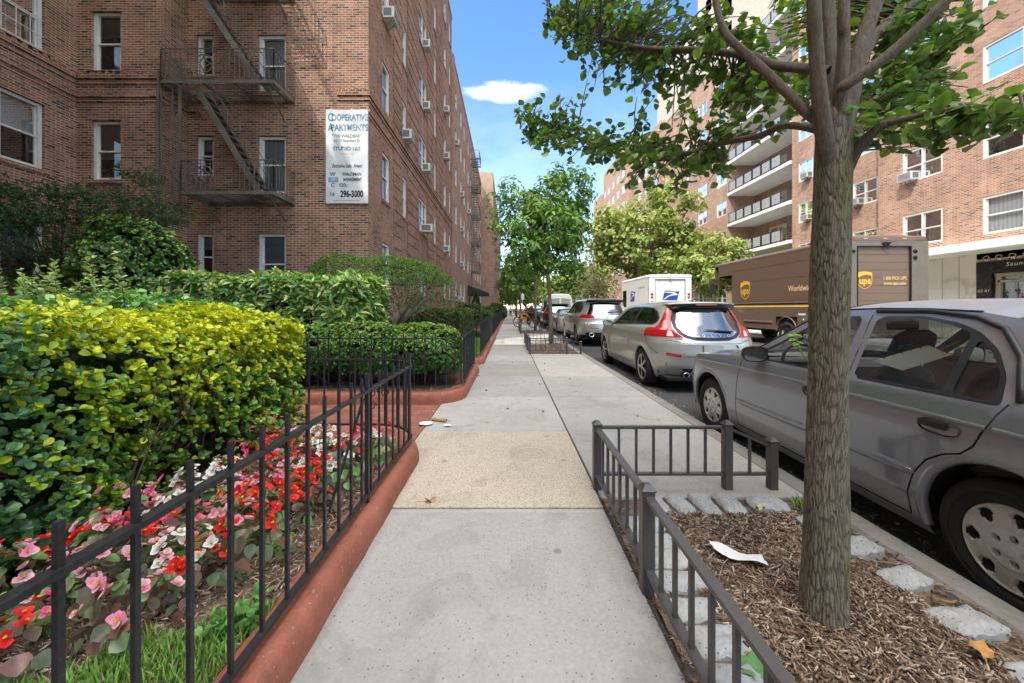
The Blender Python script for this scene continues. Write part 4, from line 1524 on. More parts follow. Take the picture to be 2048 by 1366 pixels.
mb.add([(X2, 27.6, -.2), (23.05, 27.6, -.2), (23.05, 27.6, 25.4), (X2, 27.6, 25.4)], [(0, 1, 2, 3)])
mb.add([(X2, 35.6, -.2), (23.05, 35.6, -.2), (23.05, 35.6, 25.4), (X2, 35.6, 25.4)], [(3, 2, 1, 0)])
RB.part('recess_wall', mb, [M_BRR, M_ROOM])
for h in hs1 + hs3:
 if h[3] < 18 and h[0] > 11:
  window(RB, G1 if h in hs1 else G3, *h, cols=2 if h[1] - h[0] > 1.2 else 1, d=.05)
for h in hs2:
 window(RB, G2, *h, cols=2, d=.05)
M_PANEL = simple('grey_balcony_panel', (.33, .33, .32), .55, var=.1)
M_BLKM = simple('black_rail_metal', (.03, .03, .032), .45)
for k in range(7):
 z = 5.95 + S2 * k
 mb = MB()
 mb.box(X2 - .12, 23.04, 27.62, 35.58, z, z + .26, 0, .01)
 RB.part('balcony', mb, M_SLABW)
 mb = MB()
 xr = X2 - .07
 mb.obox((xr, 27.66, z + 1.2), (xr, 35.54, z + 1.2), .04, .04)
 mb.obox((xr, 27.66, z + .36), (xr, 35.54, z + .36), .03, .03)
 nb = 6
 for i in range(nb):
  y0 = 28.7 + i * 1.14
  for yy in (y0 - .04, y0 + 1.0):
   mb.box(xr - .02, xr + .02, yy - .02, yy + .02, z + .26, z + 1.2)
  mb.box(xr - .012, xr + .012, y0 + .06, y0 + .92, z + .40, z + 1.14, 1)
  mb.box(xr - .020, xr - .013, y0 + .46, y0 + .53, z + .73, z + .80, 0)
 for yy in np.arange(27.66, 28.65, .12):
  mb.box(xr - .01, xr + .01, yy - .01, yy + .01, z + .26, z + 1.2)
 RB.part('balcony_railing', mb, [M_BLKM, M_PANEL])
mb = MB()
mb.box(23.5, 34, 54, 60, 20, 37)
mb.box(23.52, 34, 47.2, 54, 20, 37.5)
mb.box(23.5, 34, 30, 47.2, 25.4, 46)
for y0, zt in ((55.2, 35.5), (50.5, 36.0), (48.3, 36.0), (44, 43), (40, 43), (44, 37), (40, 37)):
 for z in np.arange(24, zt, 3):
  mb.box(23.47, 23.55, y0, y0 + 1.2, z, z + 1.6, 1)
RB.part('upper_storeys', mb, [M_STUCCO, M_ROOM])
for a_, b_ in ((18.95, 27.55), (35.65, 50)):
 mb = MB()
 G2.box(mb, a_, b_, 25.4, 25.6, -.3, .06)
 RB.part('coping', mb, M_STONE)
M_MARB, nt_, out_ = new_mat('veined_marble')
p_ = geo_pos(nt_)
w_ = nt_.nodes.new('ShaderNodeTexWave')
w_.inputs['Scale'].default_value = .9
w_.inputs['Distortion'].default_value = 9
w_.inputs['Detail'].default_value = 4
lk(nt_, p_, w_.inputs[0])
bsdf(nt_, out_, ramp(nt_, w_.outputs['Fac'], [(.0, (.60, .54, .44)), (.06, (.70, .65, .55)), (.6, (.74, .70, .61))]), .3)
cz = 3.33
mb = MB()
mb.box(17.0, X1 + .3, 8, 17.1, cz, cz + .30, 0, .015)
RB.part('canopy', mb, M_SLABW)
GM = Facade(X1 - .02, 0, (0, 1), (-1, 0))
mb = MB()
GM.box(mb, 14.93, 18.9, -.2, cz - .003, -.4, 0.0)
GM.box(mb, 8, 14.93, 3.0, cz - .003, -.4, -.02)
for y in (15.5, 16.1, 16.7, 17.5):
 GM.box(mb, y - .012, y + .012, -.1, cz - .01, 0, .004, 1)
RB.part('marble_wall', mb, [M_MARB, simple('marble_joint', (.30, .26, .2), .7)])
mb = MB()
GM.box(mb, 8, 14.45, -.2, 2.52, -.5, -.2, 1)
for y in (12.2, 13.3, 13.55, 14.35):
 GM.box(mb, y - .07, y + .07, -.1, 2.40, -.2, -.1, 0)
GM.box(mb, 8, 14.45, 2.40, 2.52, -.2, -.09, 0)
GM.box(mb, 13.55, 14.35, 2.18, 2.26, -.2, -.1, 0)
RB.part('entrance_door', mb, [simple('bronze_door_frame', (.42, .38, .30), .4), glass_mat('door_glass', (.25, .3, .25))])
mb = MB()
GM.box(mb, 9, 14.92, 2.525, 2.99, -.06, .02)
GM.box(mb, 14.46, 14.92, 1.5, 2.52, -.06, .015)
nb_ = RB.part('name_board', mb, simple('black_granite', (.015, .015, .017), .25))
mb = MB()
put_text(mb, 'Saunders House', .22, ((X1 - .045, 13.2, 2.83), (0, -1, 0), (0, 0, 1), (-1, 0, 0)), .003, shear=.2, spacing=1.15)
put_text(mb, '66 01', .18, ((X1 - .045, 13.2, 2.62), (0, -1, 0), (0, 0, 1), (-1, 0, 0)), .003, shear=.2)
RB.part('lettering', mb, simple('pale_gold_letter', (.70, .66, .5), .4), nb_)
mb = MB()
put_text(mb, '65 61', .17, ((X1 - .04, 14.69, 1.88), (0, -1, 0), (0, 0, 1), (-1, 0, 0)), .003, shear=.2)
RB.part('lettering', mb, simple('pale_gold_letter', (.70, .66, .5), .4), nb_)
mb = MB()
for i in range(15):
 y = 9.2 + i * .38
 z = 3.02
 for a, b, c, d in ((0, .03, 0, .2), (0, .2, .17, .2), (.17, .2, 0, .2), (.17, .38, 0, .03)):
  GM.box(mb, y + a, y + b, z + c, z + d, -.02, .012)
RB.part('fret_trim', mb, simple('ochre_metal', (.40, .29, .13), .5))
gr = 'air conditioners in the house across the street'
for F, u, z, lab in ((G1, 17.35, 4.05 + S1, 'white air conditioner in the second window row above the canopy, near the parcel truck roof'),
      (G2, 22.35, 4.35, 'air conditioner just above the parcel truck roof, right of the near trunk'), (G2, 22.35, 4.35 + S2, 'air conditioner right of the near trunk, one row above the parcel truck'),
      (G2, 26.1, 4.35, 'lowest of the air conditioners beside the balconies, left of the near trunk'), (G2, 26.1, 4.35 + S2, 'second air conditioner from below beside the balconies, left of the near trunk'),
      (G2, 26.1, 4.35 + 2 * S2, 'third air conditioner from below beside the balconies, left of the near trunk'), (G1, 12.9, 4.05 + 3 * S1, 'air conditioner at the right edge, high in the near orange brick wall')):
 air_con(F, u, z, lab, gr, w=.6, out=.35)
RB2 = Thing('apartment_building', 'stepped orange brick block further down across the street, behind the yellow green trees', 'building', (24, 70, 0))
for nm, x0, y0, y1, zt in (('near_block', 22.0, 55, 67, 28.4), ('middle_block', 21.0, 67.5, 84, 30.6), ('far_block', 20.6, 84.3, 91.5, 26.6)):
 G = Facade(x0, 0, (0, 1), (-1, 0))
 hh = [(u, u + 1.6, 2 + 2.9 * k, 3.5 + 2.9 * k) for u in np.arange(y0 + 1.2, y1 - 2, 3.3) for k in range(int((zt - 4) / 2.9))]
 mb = wall(G, y0, y1, -.2, zt, hh)
 mb.add([(x0, y0, -.2), (40, y0, -.2), (40, y0, zt), (x0, y0, zt)], [(0, 1, 2, 3)])
 mb.box(x0 + .6, 40, y0 + .02, y1, -.2, zt - .05)
 RB2.part(nm, mb, [M_BRR, M_ROOM])
 for h in hh:
  if h[2] > 1:
   window(RB2, G, *h, cols=2, d=.05)
RB3 = Thing('apartment_building', 'small low brick house seen far off between the tree trunks across the street', 'building', (18, 100, 0))
mb = MB()
mb.box(16.5, 40, 96, 190, -.2, 12)
mb.box(15.5, 16.5, 120, 130, -.2, 6)
RB3.part('wall', mb, M_BRR)
LB4 = Thing('apartment_building', 'distant brick block closing the far left of the street', 'building', (-6, 150, 0))
mb = MB()
mb.box(-25, -3.2, 112, 260, -.2, 17)
LB4.part('wall', mb, M_BRF)
# ================================================================== PLANTS
M_LEAF = leaf_mat('waxy_leaf', .34, .30, .5)
M_LEAFM = leaf_mat('matt_leaf', .55, .38, .3)
def bark_mat(name, lo, hi, moss=None, scale=1.0, bmp=.6, crack=False):
 m, nt, out = new_mat(name)
 p = geo_pos(nt)
 mp = nt.nodes.new('ShaderNodeMapping')
 mp.inputs['Scale'].default_value = (70 * scale, 70 * scale, 16 * scale)
 lk(nt, p, mp.inputs[0])
 n1 = noise(nt, mp.outputs[0], 1, 7, .7, .5)
 n2 = noise(nt, p, 160 * scale, 4, .7)
 base = ramp(nt, mth(nt, 'ADD', mth(nt, 'MULTIPLY', n1, .7), mth(nt, 'MULTIPLY', n2, .3)), [(.33, lo), (.62, hi), (.75, tuple(min(1, x * 1.5) for x in hi))])
 if moss:
  n3 = noise(nt, p, 9, 6, .75)
  g = nt.nodes.new('ShaderNodeNewGeometry')
  sx = nt.nodes.new('ShaderNodeSeparateXYZ')
  lk(nt, g.outputs['Normal'], sx.inputs[0])
  side = mth(nt, 'ADD', mth(nt, 'MULTIPLY', sx.outputs[0], .34), n3)
  mk = ramp(nt, side, [(.50, (0, 0, 0)), (.80, (.9, .9, .9))])
  base = mixc(nt, mk, base, mixc(nt, n2, moss, tuple(x * 1.6 for x in moss)))
  wt = mth(nt, 'GREATER_THAN', noise(nt, p, 110, 3, .5), .73)
  base = mixc(nt, mth(nt, 'MULTIPLY', wt, .55), base, (.40, .40, .34))
 if crack:
  a = nt.nodes.new('ShaderNodeAttribute')
  a.attribute_name = 'Col'
  base = mixc(nt, 1, base, a.outputs['Color'], 'MULTIPLY')
 bsdf(nt, out, base, .88, 0, .2, bump(nt, mth(nt, 'ADD', n1, mth(nt, 'MULTIPLY', n2, .5)), bmp, .01))
 return m
M_TWIG = bark_mat('twig_bark', (.045, .030, .022), (.12, .085, .06), bmp=.2)
M_BARKF = bark_mat('grey_bark', (.13, .105, .08), (.32, .26, .19), scale=.4)
class Leaves:
 def __init__(s):
  s.P, s.N, s.D, s.S, s.C = [], [], [], [], []
 def add(s, P, N, D, S, C):
  s.P.append(P)
  s.N.append(N)
  s.D.append(D)
  s.S.append(S)
  s.C.append(C)
 def mesh(s, name, mat, shape, org, **kw):
  return leaf_mesh(name, np.concatenate(s.P), np.concatenate(s.N), np.concatenate(s.D), np.concatenate(s.S), np.concatenate(s.C), mat, shape, org=org, **kw)
 def rosettes(s, P, A, k, size, phi, colf, rng, jit=.25, drop=.0):
  n = len(P)
  A = norm(A)
  ref = np.where(np.abs(A[:, 2:3]) < .9, np.array([[0, 0, 1.]]), np.array([[1., 0, 0]]))
  X = norm(np.cross(A, ref))
  Y = np.cross(A, X)
  a0 = rng.uniform(0, 2 * PI, n)
  for i in range(k):
   a = a0 + 2 * PI * i / k * (1 if k < 5 else 1.618) + rng.normal(0, jit, n)
   ph = np.clip(rng.uniform(phi[0], phi[1], n) + (.0 if i < k / 2 else .35), .05, 2.2)
   t = X * np.cos(a)[:, None] + Y * np.sin(a)[:, None]
   d = A * np.cos(ph)[:, None] + t * np.sin(ph)[:, None]
   d[:, 2] -= drop
   nr = A * np.sin(ph)[:, None] - t * np.cos(ph)[:, None]
   nr = nr + rng.normal(0, .18, (n, 3))
   sz = rng.uniform(size[0], size[1], n)
   back = A * (rng.uniform(0, .5, n) * sz)[:, None] * (i / k)
   s.add(P - back, nr, d, sz, colf(P, i / k, rng))
def pal(cols, rng, n, var=.18):
 c = np.array(cols)
 return c[rng.integers(0, len(c), n)] * rng.uniform(1 - var, 1 + var, (n, 1))
def twigs(mb, n, rng, startf, endf, r=.004, seg=4, sides=5):
 for _ in range(n):
  a, b = np.array(startf(rng)), np.array(endf(rng))
  mid = [(a + (b - a) * t + rng.normal(0, .035 * np.linalg.norm(b - a), 3) * math.sin(t * PI)) for t in np.linspace(0, 1, seg)]
  mb.tube(mid, [r * (1.6 - t) for t in np.linspace(0, 1, seg)], sides, cap=False)
def box_surface(n, x0, x1, y0, y1, z0, z1, rng, faces, rad=.15, depth=.16):
 names = list(faces)
 w = np.array([faces[f] for f in names], float)
 ch = rng.choice(len(names), n, p=w / w.sum())
 u, v = rng.random(n), rng.random(n)
 P = np.zeros((n, 3))
 A = np.zeros((n, 3))
 for i, f in enumerate(names):
  k = ch == i
  if f == 'top':
   P[k] = np.stack([x0 + (x1 - x0) * u[k], y0 + (y1 - y0) * v[k], np.full(k.sum(), z1)], 1)
   A[k] = (0, 0, 1)
  elif f in ('x1', 'x0'):
   P[k] = np.stack([np.full(k.sum(), x1 if f == 'x1' else x0), y0 + (y1 - y0) * u[k], z0 + (z1 - z0) * v[k]], 1)
   A[k] = (1 if f == 'x1' else -1, 0, .35)
  else:
   P[k] = np.stack([x0 + (x1 - x0) * u[k], np.full(k.sum(), y1 if f == 'y1' else y0), z0 + (z1 - z0) * v[k]], 1)
   A[k] = (0, 1 if f == 'y1' else -1, .35)
 lo, hi = np.array([x0, y0, z0 - 1]) + rad, np.array([x1, y1, z1]) - rad
 core = np.clip(P, lo, hi)
 dlt = P - core
 L = np.linalg.norm(dlt, axis=1, keepdims=True)
 P = core + dlt / np.maximum(L, 1e-6) * np.minimum(L, rad)
 A = norm(dlt / np.maximum(L, 1e-6) + A * .8)
 A[:, 2] += .25
 dep = np.abs(rng.normal(0, depth, n)) - depth * .35
 P = P - norm(dlt + 1e-9) * dep[:, None]
 return P, norm(A + rng.normal(0, .25, (n, 3)))
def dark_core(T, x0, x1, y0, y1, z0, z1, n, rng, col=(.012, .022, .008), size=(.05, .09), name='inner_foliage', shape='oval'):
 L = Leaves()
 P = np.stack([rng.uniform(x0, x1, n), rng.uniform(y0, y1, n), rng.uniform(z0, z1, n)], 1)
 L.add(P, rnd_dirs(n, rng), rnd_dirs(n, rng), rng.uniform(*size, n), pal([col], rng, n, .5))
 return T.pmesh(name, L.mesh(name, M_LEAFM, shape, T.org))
g = np.random.default_rng(101)
HX0, HX1, HY0, HY1, HZ = -3.05, -1.79, .35, 3.40, 1.14
T = Thing('hedge', 'bright yellow green clipped hedge behind the flower bed, nearest on the left', 'hedge', (-2.6, 2, .07))
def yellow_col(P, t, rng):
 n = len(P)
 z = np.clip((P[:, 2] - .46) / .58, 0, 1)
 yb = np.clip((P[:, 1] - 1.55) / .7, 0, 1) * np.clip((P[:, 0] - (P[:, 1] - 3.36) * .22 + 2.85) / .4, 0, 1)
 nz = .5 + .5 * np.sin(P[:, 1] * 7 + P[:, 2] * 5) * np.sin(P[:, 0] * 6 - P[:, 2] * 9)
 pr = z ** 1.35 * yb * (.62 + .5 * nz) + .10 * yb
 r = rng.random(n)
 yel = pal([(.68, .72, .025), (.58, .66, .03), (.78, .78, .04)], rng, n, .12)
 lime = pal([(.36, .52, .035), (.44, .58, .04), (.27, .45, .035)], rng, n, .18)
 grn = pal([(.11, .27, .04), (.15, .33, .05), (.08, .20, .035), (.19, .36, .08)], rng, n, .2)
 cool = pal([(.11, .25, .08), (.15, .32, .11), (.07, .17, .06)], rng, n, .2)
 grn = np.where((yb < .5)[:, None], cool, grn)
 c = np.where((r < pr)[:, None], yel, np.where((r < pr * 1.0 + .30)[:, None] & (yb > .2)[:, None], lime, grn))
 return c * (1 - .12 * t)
L = Leaves()
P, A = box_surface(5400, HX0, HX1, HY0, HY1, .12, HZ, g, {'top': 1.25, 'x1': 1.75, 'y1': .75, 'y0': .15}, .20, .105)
P[:, 2] += .05 * np.sin(P[:, 1] * 7.1 + P[:, 0] * 3) * (P[:, 2] > .9) + .045 * np.sin(P[:, 1] * 5.1) * np.sin(P[:, 0] * 4.3) * (P[:, 2] > .9)
P[:, 0] += .05 * np.sin(P[:, 1] * 4.3 + 1) * np.sin(P[:, 2] * 6)
P[:, 0] += (P[:, 1] - 3.36) * .22
keep = ~((P[:, 2] < .36) & (g.random(len(P)) < .35 + .3 * (P[:, 1] > 2.4)))
P, A = P[keep], A[keep]
A[:, 2] += .75
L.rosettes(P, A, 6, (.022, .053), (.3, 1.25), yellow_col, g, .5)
T.pmesh('foliage', L.mesh('foliage', M_LEAF, 'obov', T.org, fold=.22, curl=.2))
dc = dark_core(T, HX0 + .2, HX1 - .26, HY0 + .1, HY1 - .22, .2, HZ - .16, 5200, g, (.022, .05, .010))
for v_ in dc.data.vertices:
 v_.co.x += (v_.co.y + 2 - 3.36) * .22
mb = MB()
twigs(mb, 170, g, lambda r: (r.uniform(-2.5, -2.1), r.uniform(2.0, 3.2), .06), lambda r: (r.uniform(-2.4, -1.86), r.uniform(2.1, 3.36), r.uniform(.35, .95)), .0045, 4, 4)
T.part('stems', mb, M_TWIG)
g = np.random.default_rng(102)
T = Thing('hedge', 'loose green hedge with tall pale sprouts, behind the yellow hedge on the left', 'hedge', (-4.6, 3.6, .07))
def green_col(P, t, rng):
 n = len(P)
 r = rng.random(n)
 a = pal([(.11, .26, .06), (.16, .36, .085), (.20, .42, .10), (.09, .21, .07)], rng, n)
 b = pal([(.50, .60, .30), (.40, .55, .20)], rng, n)
 top = P[:, 2] > 1.12
 c = np.where((r < .16)[:, None], b, a)
 return np.where(top[:, None], c * 1.35, c)
L = Leaves()
P, A = box_surface(2200, -6.8, -3.12, 2.3, 4.9, .25, 1.26, g, {'top': 1.6, 'x1': .8, 'y0': 1.0}, .25, .09)
A[:, 2] += .6
P[:, 2] += .07 * np.sin(P[:, 0] * 3.1) * np.sin(P[:, 1] * 3.7 + 1) * (P[:, 2] > .9)
L.rosettes(P, A, 6, (.05, .085), (.4, 1.2), green_col, g)
mb = MB()
for i in range(48):
 x, y = g.uniform(-6.2, -3.2), g.uniform(2.6, 4.6)
 if i < 12:
  x, y = -3.15 - .26 * i + g.normal(0, .05), 3.1 + .1 * i
 h = g.uniform(.20, .46)
 b = np.array([x, y, 1.2])
 e = b + np.array([g.normal(0, .05), g.normal(0, .05), h])
 mb.tube([b, (b + e) / 2 + g.normal(0, .01, 3), e], [.004, .003, .002], 4)
 for t in np.linspace(.25, 1, 6):
  pp = (b + (e - b) * t)[None]
  L.rosettes(pp, np.array([[g.normal(0, .1), g.normal(0, .1), 1]]), 3, (.035, .06), (.5, 1.1), lambda P, t, r: pal([(.38, .56, .13), (.48, .62, .20), (.54, .64, .36)], r, len(P)), g)
T.pmesh('foliage', L.mesh('foliage', M_LEAF, 'obov', T.org))
T.part('stems', mb, M_TWIG)
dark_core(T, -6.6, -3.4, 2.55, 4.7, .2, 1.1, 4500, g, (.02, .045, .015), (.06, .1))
g = np.random.default_rng(103)
T = Thing('bush', 'tall rounded evergreen bush with pale shoot tips, in front of the court wall', 'bush', (-7.95, 8.1, .07))
def dome(n, c, r, rng, depth=.1, low=-.75, lump=.08):
 d = rnd_dirs(n * 2, rng)
 d = d[d[:, 2] > low][:n]
 k = 1 + lump * np.sin(d[:, 0] * 5 + 1) * np.sin(d[:, 2] * 6) + lump * np.sin(d[:, 1] * 7 + d[:, 2] * 4)
 k -= np.abs(rng.normal(0, depth, len(d)))
 return np.array(c) + d * np.array(r) * k[:, None], norm(d / np.array(r)), k
P, A, k = dome(3000, (-7.95, 8.1, 1.55), (1.08, 1.05, 1.55), g, .08)
L = Leaves()
def bush_col(P, t, rng):
 n = len(P)
 r = rng.random(n)
 up = np.clip((P[:, 2] - 1.0) / 2.0, 0, 1)
 dk = pal([(.07, .17, .045), (.10, .22, .055), (.13, .27, .07)], rng, n)
 lt = pal([(.40, .62, .10), (.50, .68, .13), (.32, .52, .09)], rng, n)
 return np.where((r < .12 + .35 * up * (1 - t))[:, None], lt, dk)
A[:, 2] += .35
L.rosettes(P, A + g.normal(0, .2, A.shape), 6, (.055, .095), (.4, 1.2), bush_col, g)
T.pmesh('foliage', L.mesh('foliage', M_LEAF, 'oval', T.org))
P, A, k = dome(2500, (-7.95, 8.1, 1.5), (.85, .8, 1.3), g, .35)
L = Leaves()
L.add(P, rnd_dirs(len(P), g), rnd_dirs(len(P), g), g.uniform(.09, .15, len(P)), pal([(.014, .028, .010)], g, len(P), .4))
T.pmesh('inner_foliage', L.mesh('inner_foliage', M_LEAFM, 'oval', T.org))
mb = MB()
twigs(mb, 40, g, lambda r: (-7.95 + r.normal(0, .1), 8.1 + r.normal(0, .1), .05), lambda r: (-7.95 + r.uniform(-.9, .9), 8.1 + r.uniform(-.9, .6), r.uniform(.8, 2.7)), .014, 5, 5)
T.part('stems', mb, M_TWIG)
g = np.random.default_rng(104)
T = Thing('hedge', 'broad leaved hedge with long yellow speckled leaves, in front of the fire escape wall', 'hedge', (-4.1, 6.9, .07))
def auc_col(P, t, rng):
 n = len(P)
 r = rng.random(n)
 a = pal([(.15, .31, .075), (.20, .39, .095), (.12, .25, .065)], rng, n)
 b = pal([(.52, .60, .15), (.62, .64, .21), (.42, .54, .15)], rng, n)
 c = np.where((r < .34)[:, None], b, a)
 top = (P[:, 2] > 1.62)[:, None]
 return np.where(top, c * 1.3, c)
L = Leaves()
P, A = box_surface(1150, -5.85, -2.42, 6.2, 7.7, .55, 1.74, g, {'top': 1.0, 'x1': .55, 'y0': 1.3, 'x0': .2}, .22, .09)
P[:, 2] += .05 * np.sin(P[:, 0] * 4.4) * (P[:, 2] > 1.5)
A[:, 2] += .5
L.rosettes(P, A, 7, (.115, .185), (.6, 1.5), auc_col, g, drop=.18)
T.pmesh('foliage', L.mesh('foliage', M_LEAF, 'lance', T.org, curl=.2))
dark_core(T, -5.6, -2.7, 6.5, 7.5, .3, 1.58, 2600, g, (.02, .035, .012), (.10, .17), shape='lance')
mb = MB()
twigs(mb, 60, g, lambda r: (r.uniform(-5.5, -2.7), r.uniform(6.5, 7.2), .06), lambda r: (r.uniform(-5.6, -2.6), r.uniform(6.3, 7.4), r.uniform(.7, 1.6)), .008, 4, 4)
T.part('stems', mb, M_TWIG)
def azalea(label, c, r, n, seed, zcol=1.0):
 g = np.random.default_rng(seed)
 T = Thing('shrub', label, 'shrub', (c[0], c[1], .07), group='low clipped shrubs behind the second fence')
 P, A, k = dome(n, c, r, g, .05, -.55, .05)
 A[:, 2] += .5
 def colf(P, t, rng):
  m = len(P)
  up = np.clip((P[:, 2] - .55) / .4, 0, 1)
  q = rng.random(m)
  dk = pal([(.065, .165, .04), (.09, .21, .05), (.115, .26, .055)], rng, m)
  lt = pal([(.25, .46, .07), (.32, .52, .09), (.42, .54, .15)], rng, m)
  br = pal([(.26, .11, .05)], rng, m)
  c_ = np.where((q < .10 + .55 * up)[:, None], lt, dk)
  return np.where((q > .985)[:, None], br, c_)
 L = Leaves()
 L.rosettes(P, A + g.normal(0, .3, A.shape), 6, (.026, .048), (.4, 1.25), colf, g)
 T.pmesh('foliage', L.mesh('foliage', M_LEAFM, 'oval', T.org))
 P, A, k = dome(int(n * .9), c, tuple(x * .86 for x in r), g, .3, -.6)
 L = Leaves()
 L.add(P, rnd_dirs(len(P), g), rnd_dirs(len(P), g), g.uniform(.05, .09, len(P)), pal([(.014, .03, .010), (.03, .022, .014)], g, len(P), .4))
 T.pmesh('inner_foliage', L.mesh('inner_foliage', M_LEAFM, 'oval', T.org))
 mb = MB()
 twigs(mb, 60, g, lambda q: (c[0] + q.normal(0, .15), c[1] + q.normal(0, .12), .05),
    lambda q: (c[0] + q.uniform(-.85, .85) * r[0], c[1] - q.uniform(.2, .95) * r[1], q.uniform(.15, .7)), .005, 5, 4)
 T.part('stems', mb, M_TWIG)
azalea('low clipped shrub at the rounded corner of the second fence, bare twigs beneath', (-1.28, 5.75, .55), (.62, .66, .44), 2100, 111)
azalea('low clipped shrub in the middle behind the second fence', (-2.15, 5.72, .55), (.72, .62, .46), 2300, 112)
azalea('low clipped shrub behind the yellow hedge corner, inside the second fence', (-3.05, 5.7, .52), (.62, .6, .44), 1700, 113)
azalea('low clipped shrub further back along the side of the second fence', (-1.4, 6.75, .52), (.60, .62, .42), 1500, 114)
g = np.random.default_rng(105)
T = Thing('clipped_tree', 'flat topped umbrella shaped clipped evergreen tree by the brick corner', 'tree', (-2.7, 8.7, .07))
P0, A, k = dome(5200, (0, 0, 0), (1, 1, 1), g, .05, -.15, .03)
rad = np.linalg.norm(P0[:, :2], axis=1)
th = np.arctan2(P0[:, 1], P0[:, 0])
RX = np.where(P0[:, 0] > 0, 1.62, 1.85)
P = np.stack([-2.7 + P0[:, 0] * RX, 8.7 + P0[:, 1] * .95, 1.20 + np.maximum(P0[:, 2], -.1) * 1.20], 1)
lowcut = (P0[:, 0] < -.35)
P[:, 2] += np.where(lowcut, (-P0[:, 0] - .35) * .9, 0)
A[:, 2] += .4
def yew_col(P, t, rng):
 n = len(P)
 up = np.clip((P[:, 2] - 1.5) / .8, 0, 1)
 q = rng.random(n)
 dk = pal([(.06, .15, .045), (.085, .19, .055)], rng, n)
 lt = pal([(.20, .39, .075), (.26, .46, .10)], rng, n)
 return np.where((q < .15 + .5 * up)[:, None], lt, dk)
L = Leaves()
sel = (P[:, 2] > 1.72) | (g.random(len(P)) < .20)
L.rosettes(P[sel], A[sel] + g.normal(0, .3, A[sel].shape), 6, (.03, .055), (.3, 1.2), yew_col, g)
n = 650
d = rnd_dirs(n, g)
Q = np.stack([-2.7 + d[:, 0] * 1.3 * g.random(n) ** .5, 8.7 + d[:, 1] * .8, 1.25 + np.abs(d[:, 2]) * .95], 1)
L.rosettes(Q, rnd_dirs(n, g), 4, (.03, .055), (.3, 1.2), lambda P, t, r: pal([(.025, .06, .02), (.04, .09, .03)], r, len(P)), g)
T.pmesh('foliage', L.mesh('foliage', M_LEAFM, 'lance', T.org))
mb = MB()
base = np.array([-2.75, 8.7, .05])
fork = np.array([-2.55, 8.7, .75])
mb.tube([base, (base + fork) / 2 + np.array([.03, 0, 0]), fork], [.09, .075, .065], 9)
for i in range(15):
 a = g.uniform(0, 2 * PI) if i > 6 else [0, .2, 3.0, 3.3, .5, 2.7, 5.5][i]
 e = np.array([-2.7 + math.cos(a) * g.uniform(.9, 1.5), 8.7 + math.sin(a) * .6, 1.2 + g.uniform(.0, .8)])
 m1 = fork + (e - fork) * .4 + np.array([0, 0, g.uniform(.0, .22)])
 m2 = fork + (e - fork) * .7 + g.normal(0, .06, 3)
 mb.tube([fork, m1, m2, e], [.042, .03, .02, .008], 6)
 for _ in range(3):
  q = m2 + g.normal(0, .3, 3)
  mb.tube([m1 + (m2 - m1) * g.random(), q], [.012, .004], 5)
T.part('trunk', mb, M_BARKF)
def clipped(label, x0, x1, y0, y1, z1, n, seed, cols, size, z0=.2):
 g = np.random.default_rng(seed)
 T = Thing('hedge', label, 'hedge', ((x0 + x1) / 2, (y0 + y1) / 2, .07))
 L = Leaves()
 P, A = box_surface(n, x0, x1, y0, y1, z0, z1, g, {'top': 1.0, 'x1': .8, 'y0': 1.0}, .1, .05)
 L.rosettes(P, A, 5, size, (.3, 1.1), lambda P, t, r: pal(cols, r, len(P)), g)
 T.pmesh('foliage', L.mesh('foliage', M_LEAFM, 'lance', T.org))
 dark_core(T, x0 + .08, x1 - .08, y0 + .08, y1 - .08, z0, z1 - .08, int(n * .5), g, (.03, .04, .016), size)
clipped('flat clipped dark hedge beyond the umbrella shaped tree', -2.75, -1.28, 10.0, 13.4, 1.16, 2600, 121, [(.07, .10, .03), (.09, .13, .035), (.05, .08, .025), (.14, .16, .05)], (.05, .09))
g = np.random.default_rng(122)
T = Thing('conifer', 'small dark cone shaped conifer in front of the black awning', 'tree', (-2.35, 27.5, .05))
L = Leaves()
n = 1500
t = g.random(n)
a = g.uniform(0, 2 * PI, n)
r_ = .62 * (1 - t) ** .8 * (1 - np.abs(g.normal(0, .12, n)))
P = np.stack([-2.35 + np.cos(a) * r_, 27.5 + np.sin(a) * r_, .2 + t * 2.2], 1)
A = np.stack([np.cos(a), np.sin(a), np.full(n, .9)], 1)
L.rosettes(P, A, 4, (.06, .12), (.2, .8), lambda P, t, r: pal([(.03, .085, .03), (.045, .12, .04)], r, len(P)), g)
T.pmesh('foliage', L.mesh('foliage', M_LEAFM, 'lance', T.org))
mb = MB()
mb.tube([(-2.35, 27.5, 0), (-2.35, 27.5, 1.6)], [.05, .02], 7)
T.part('trunk', mb, M_BARKF)
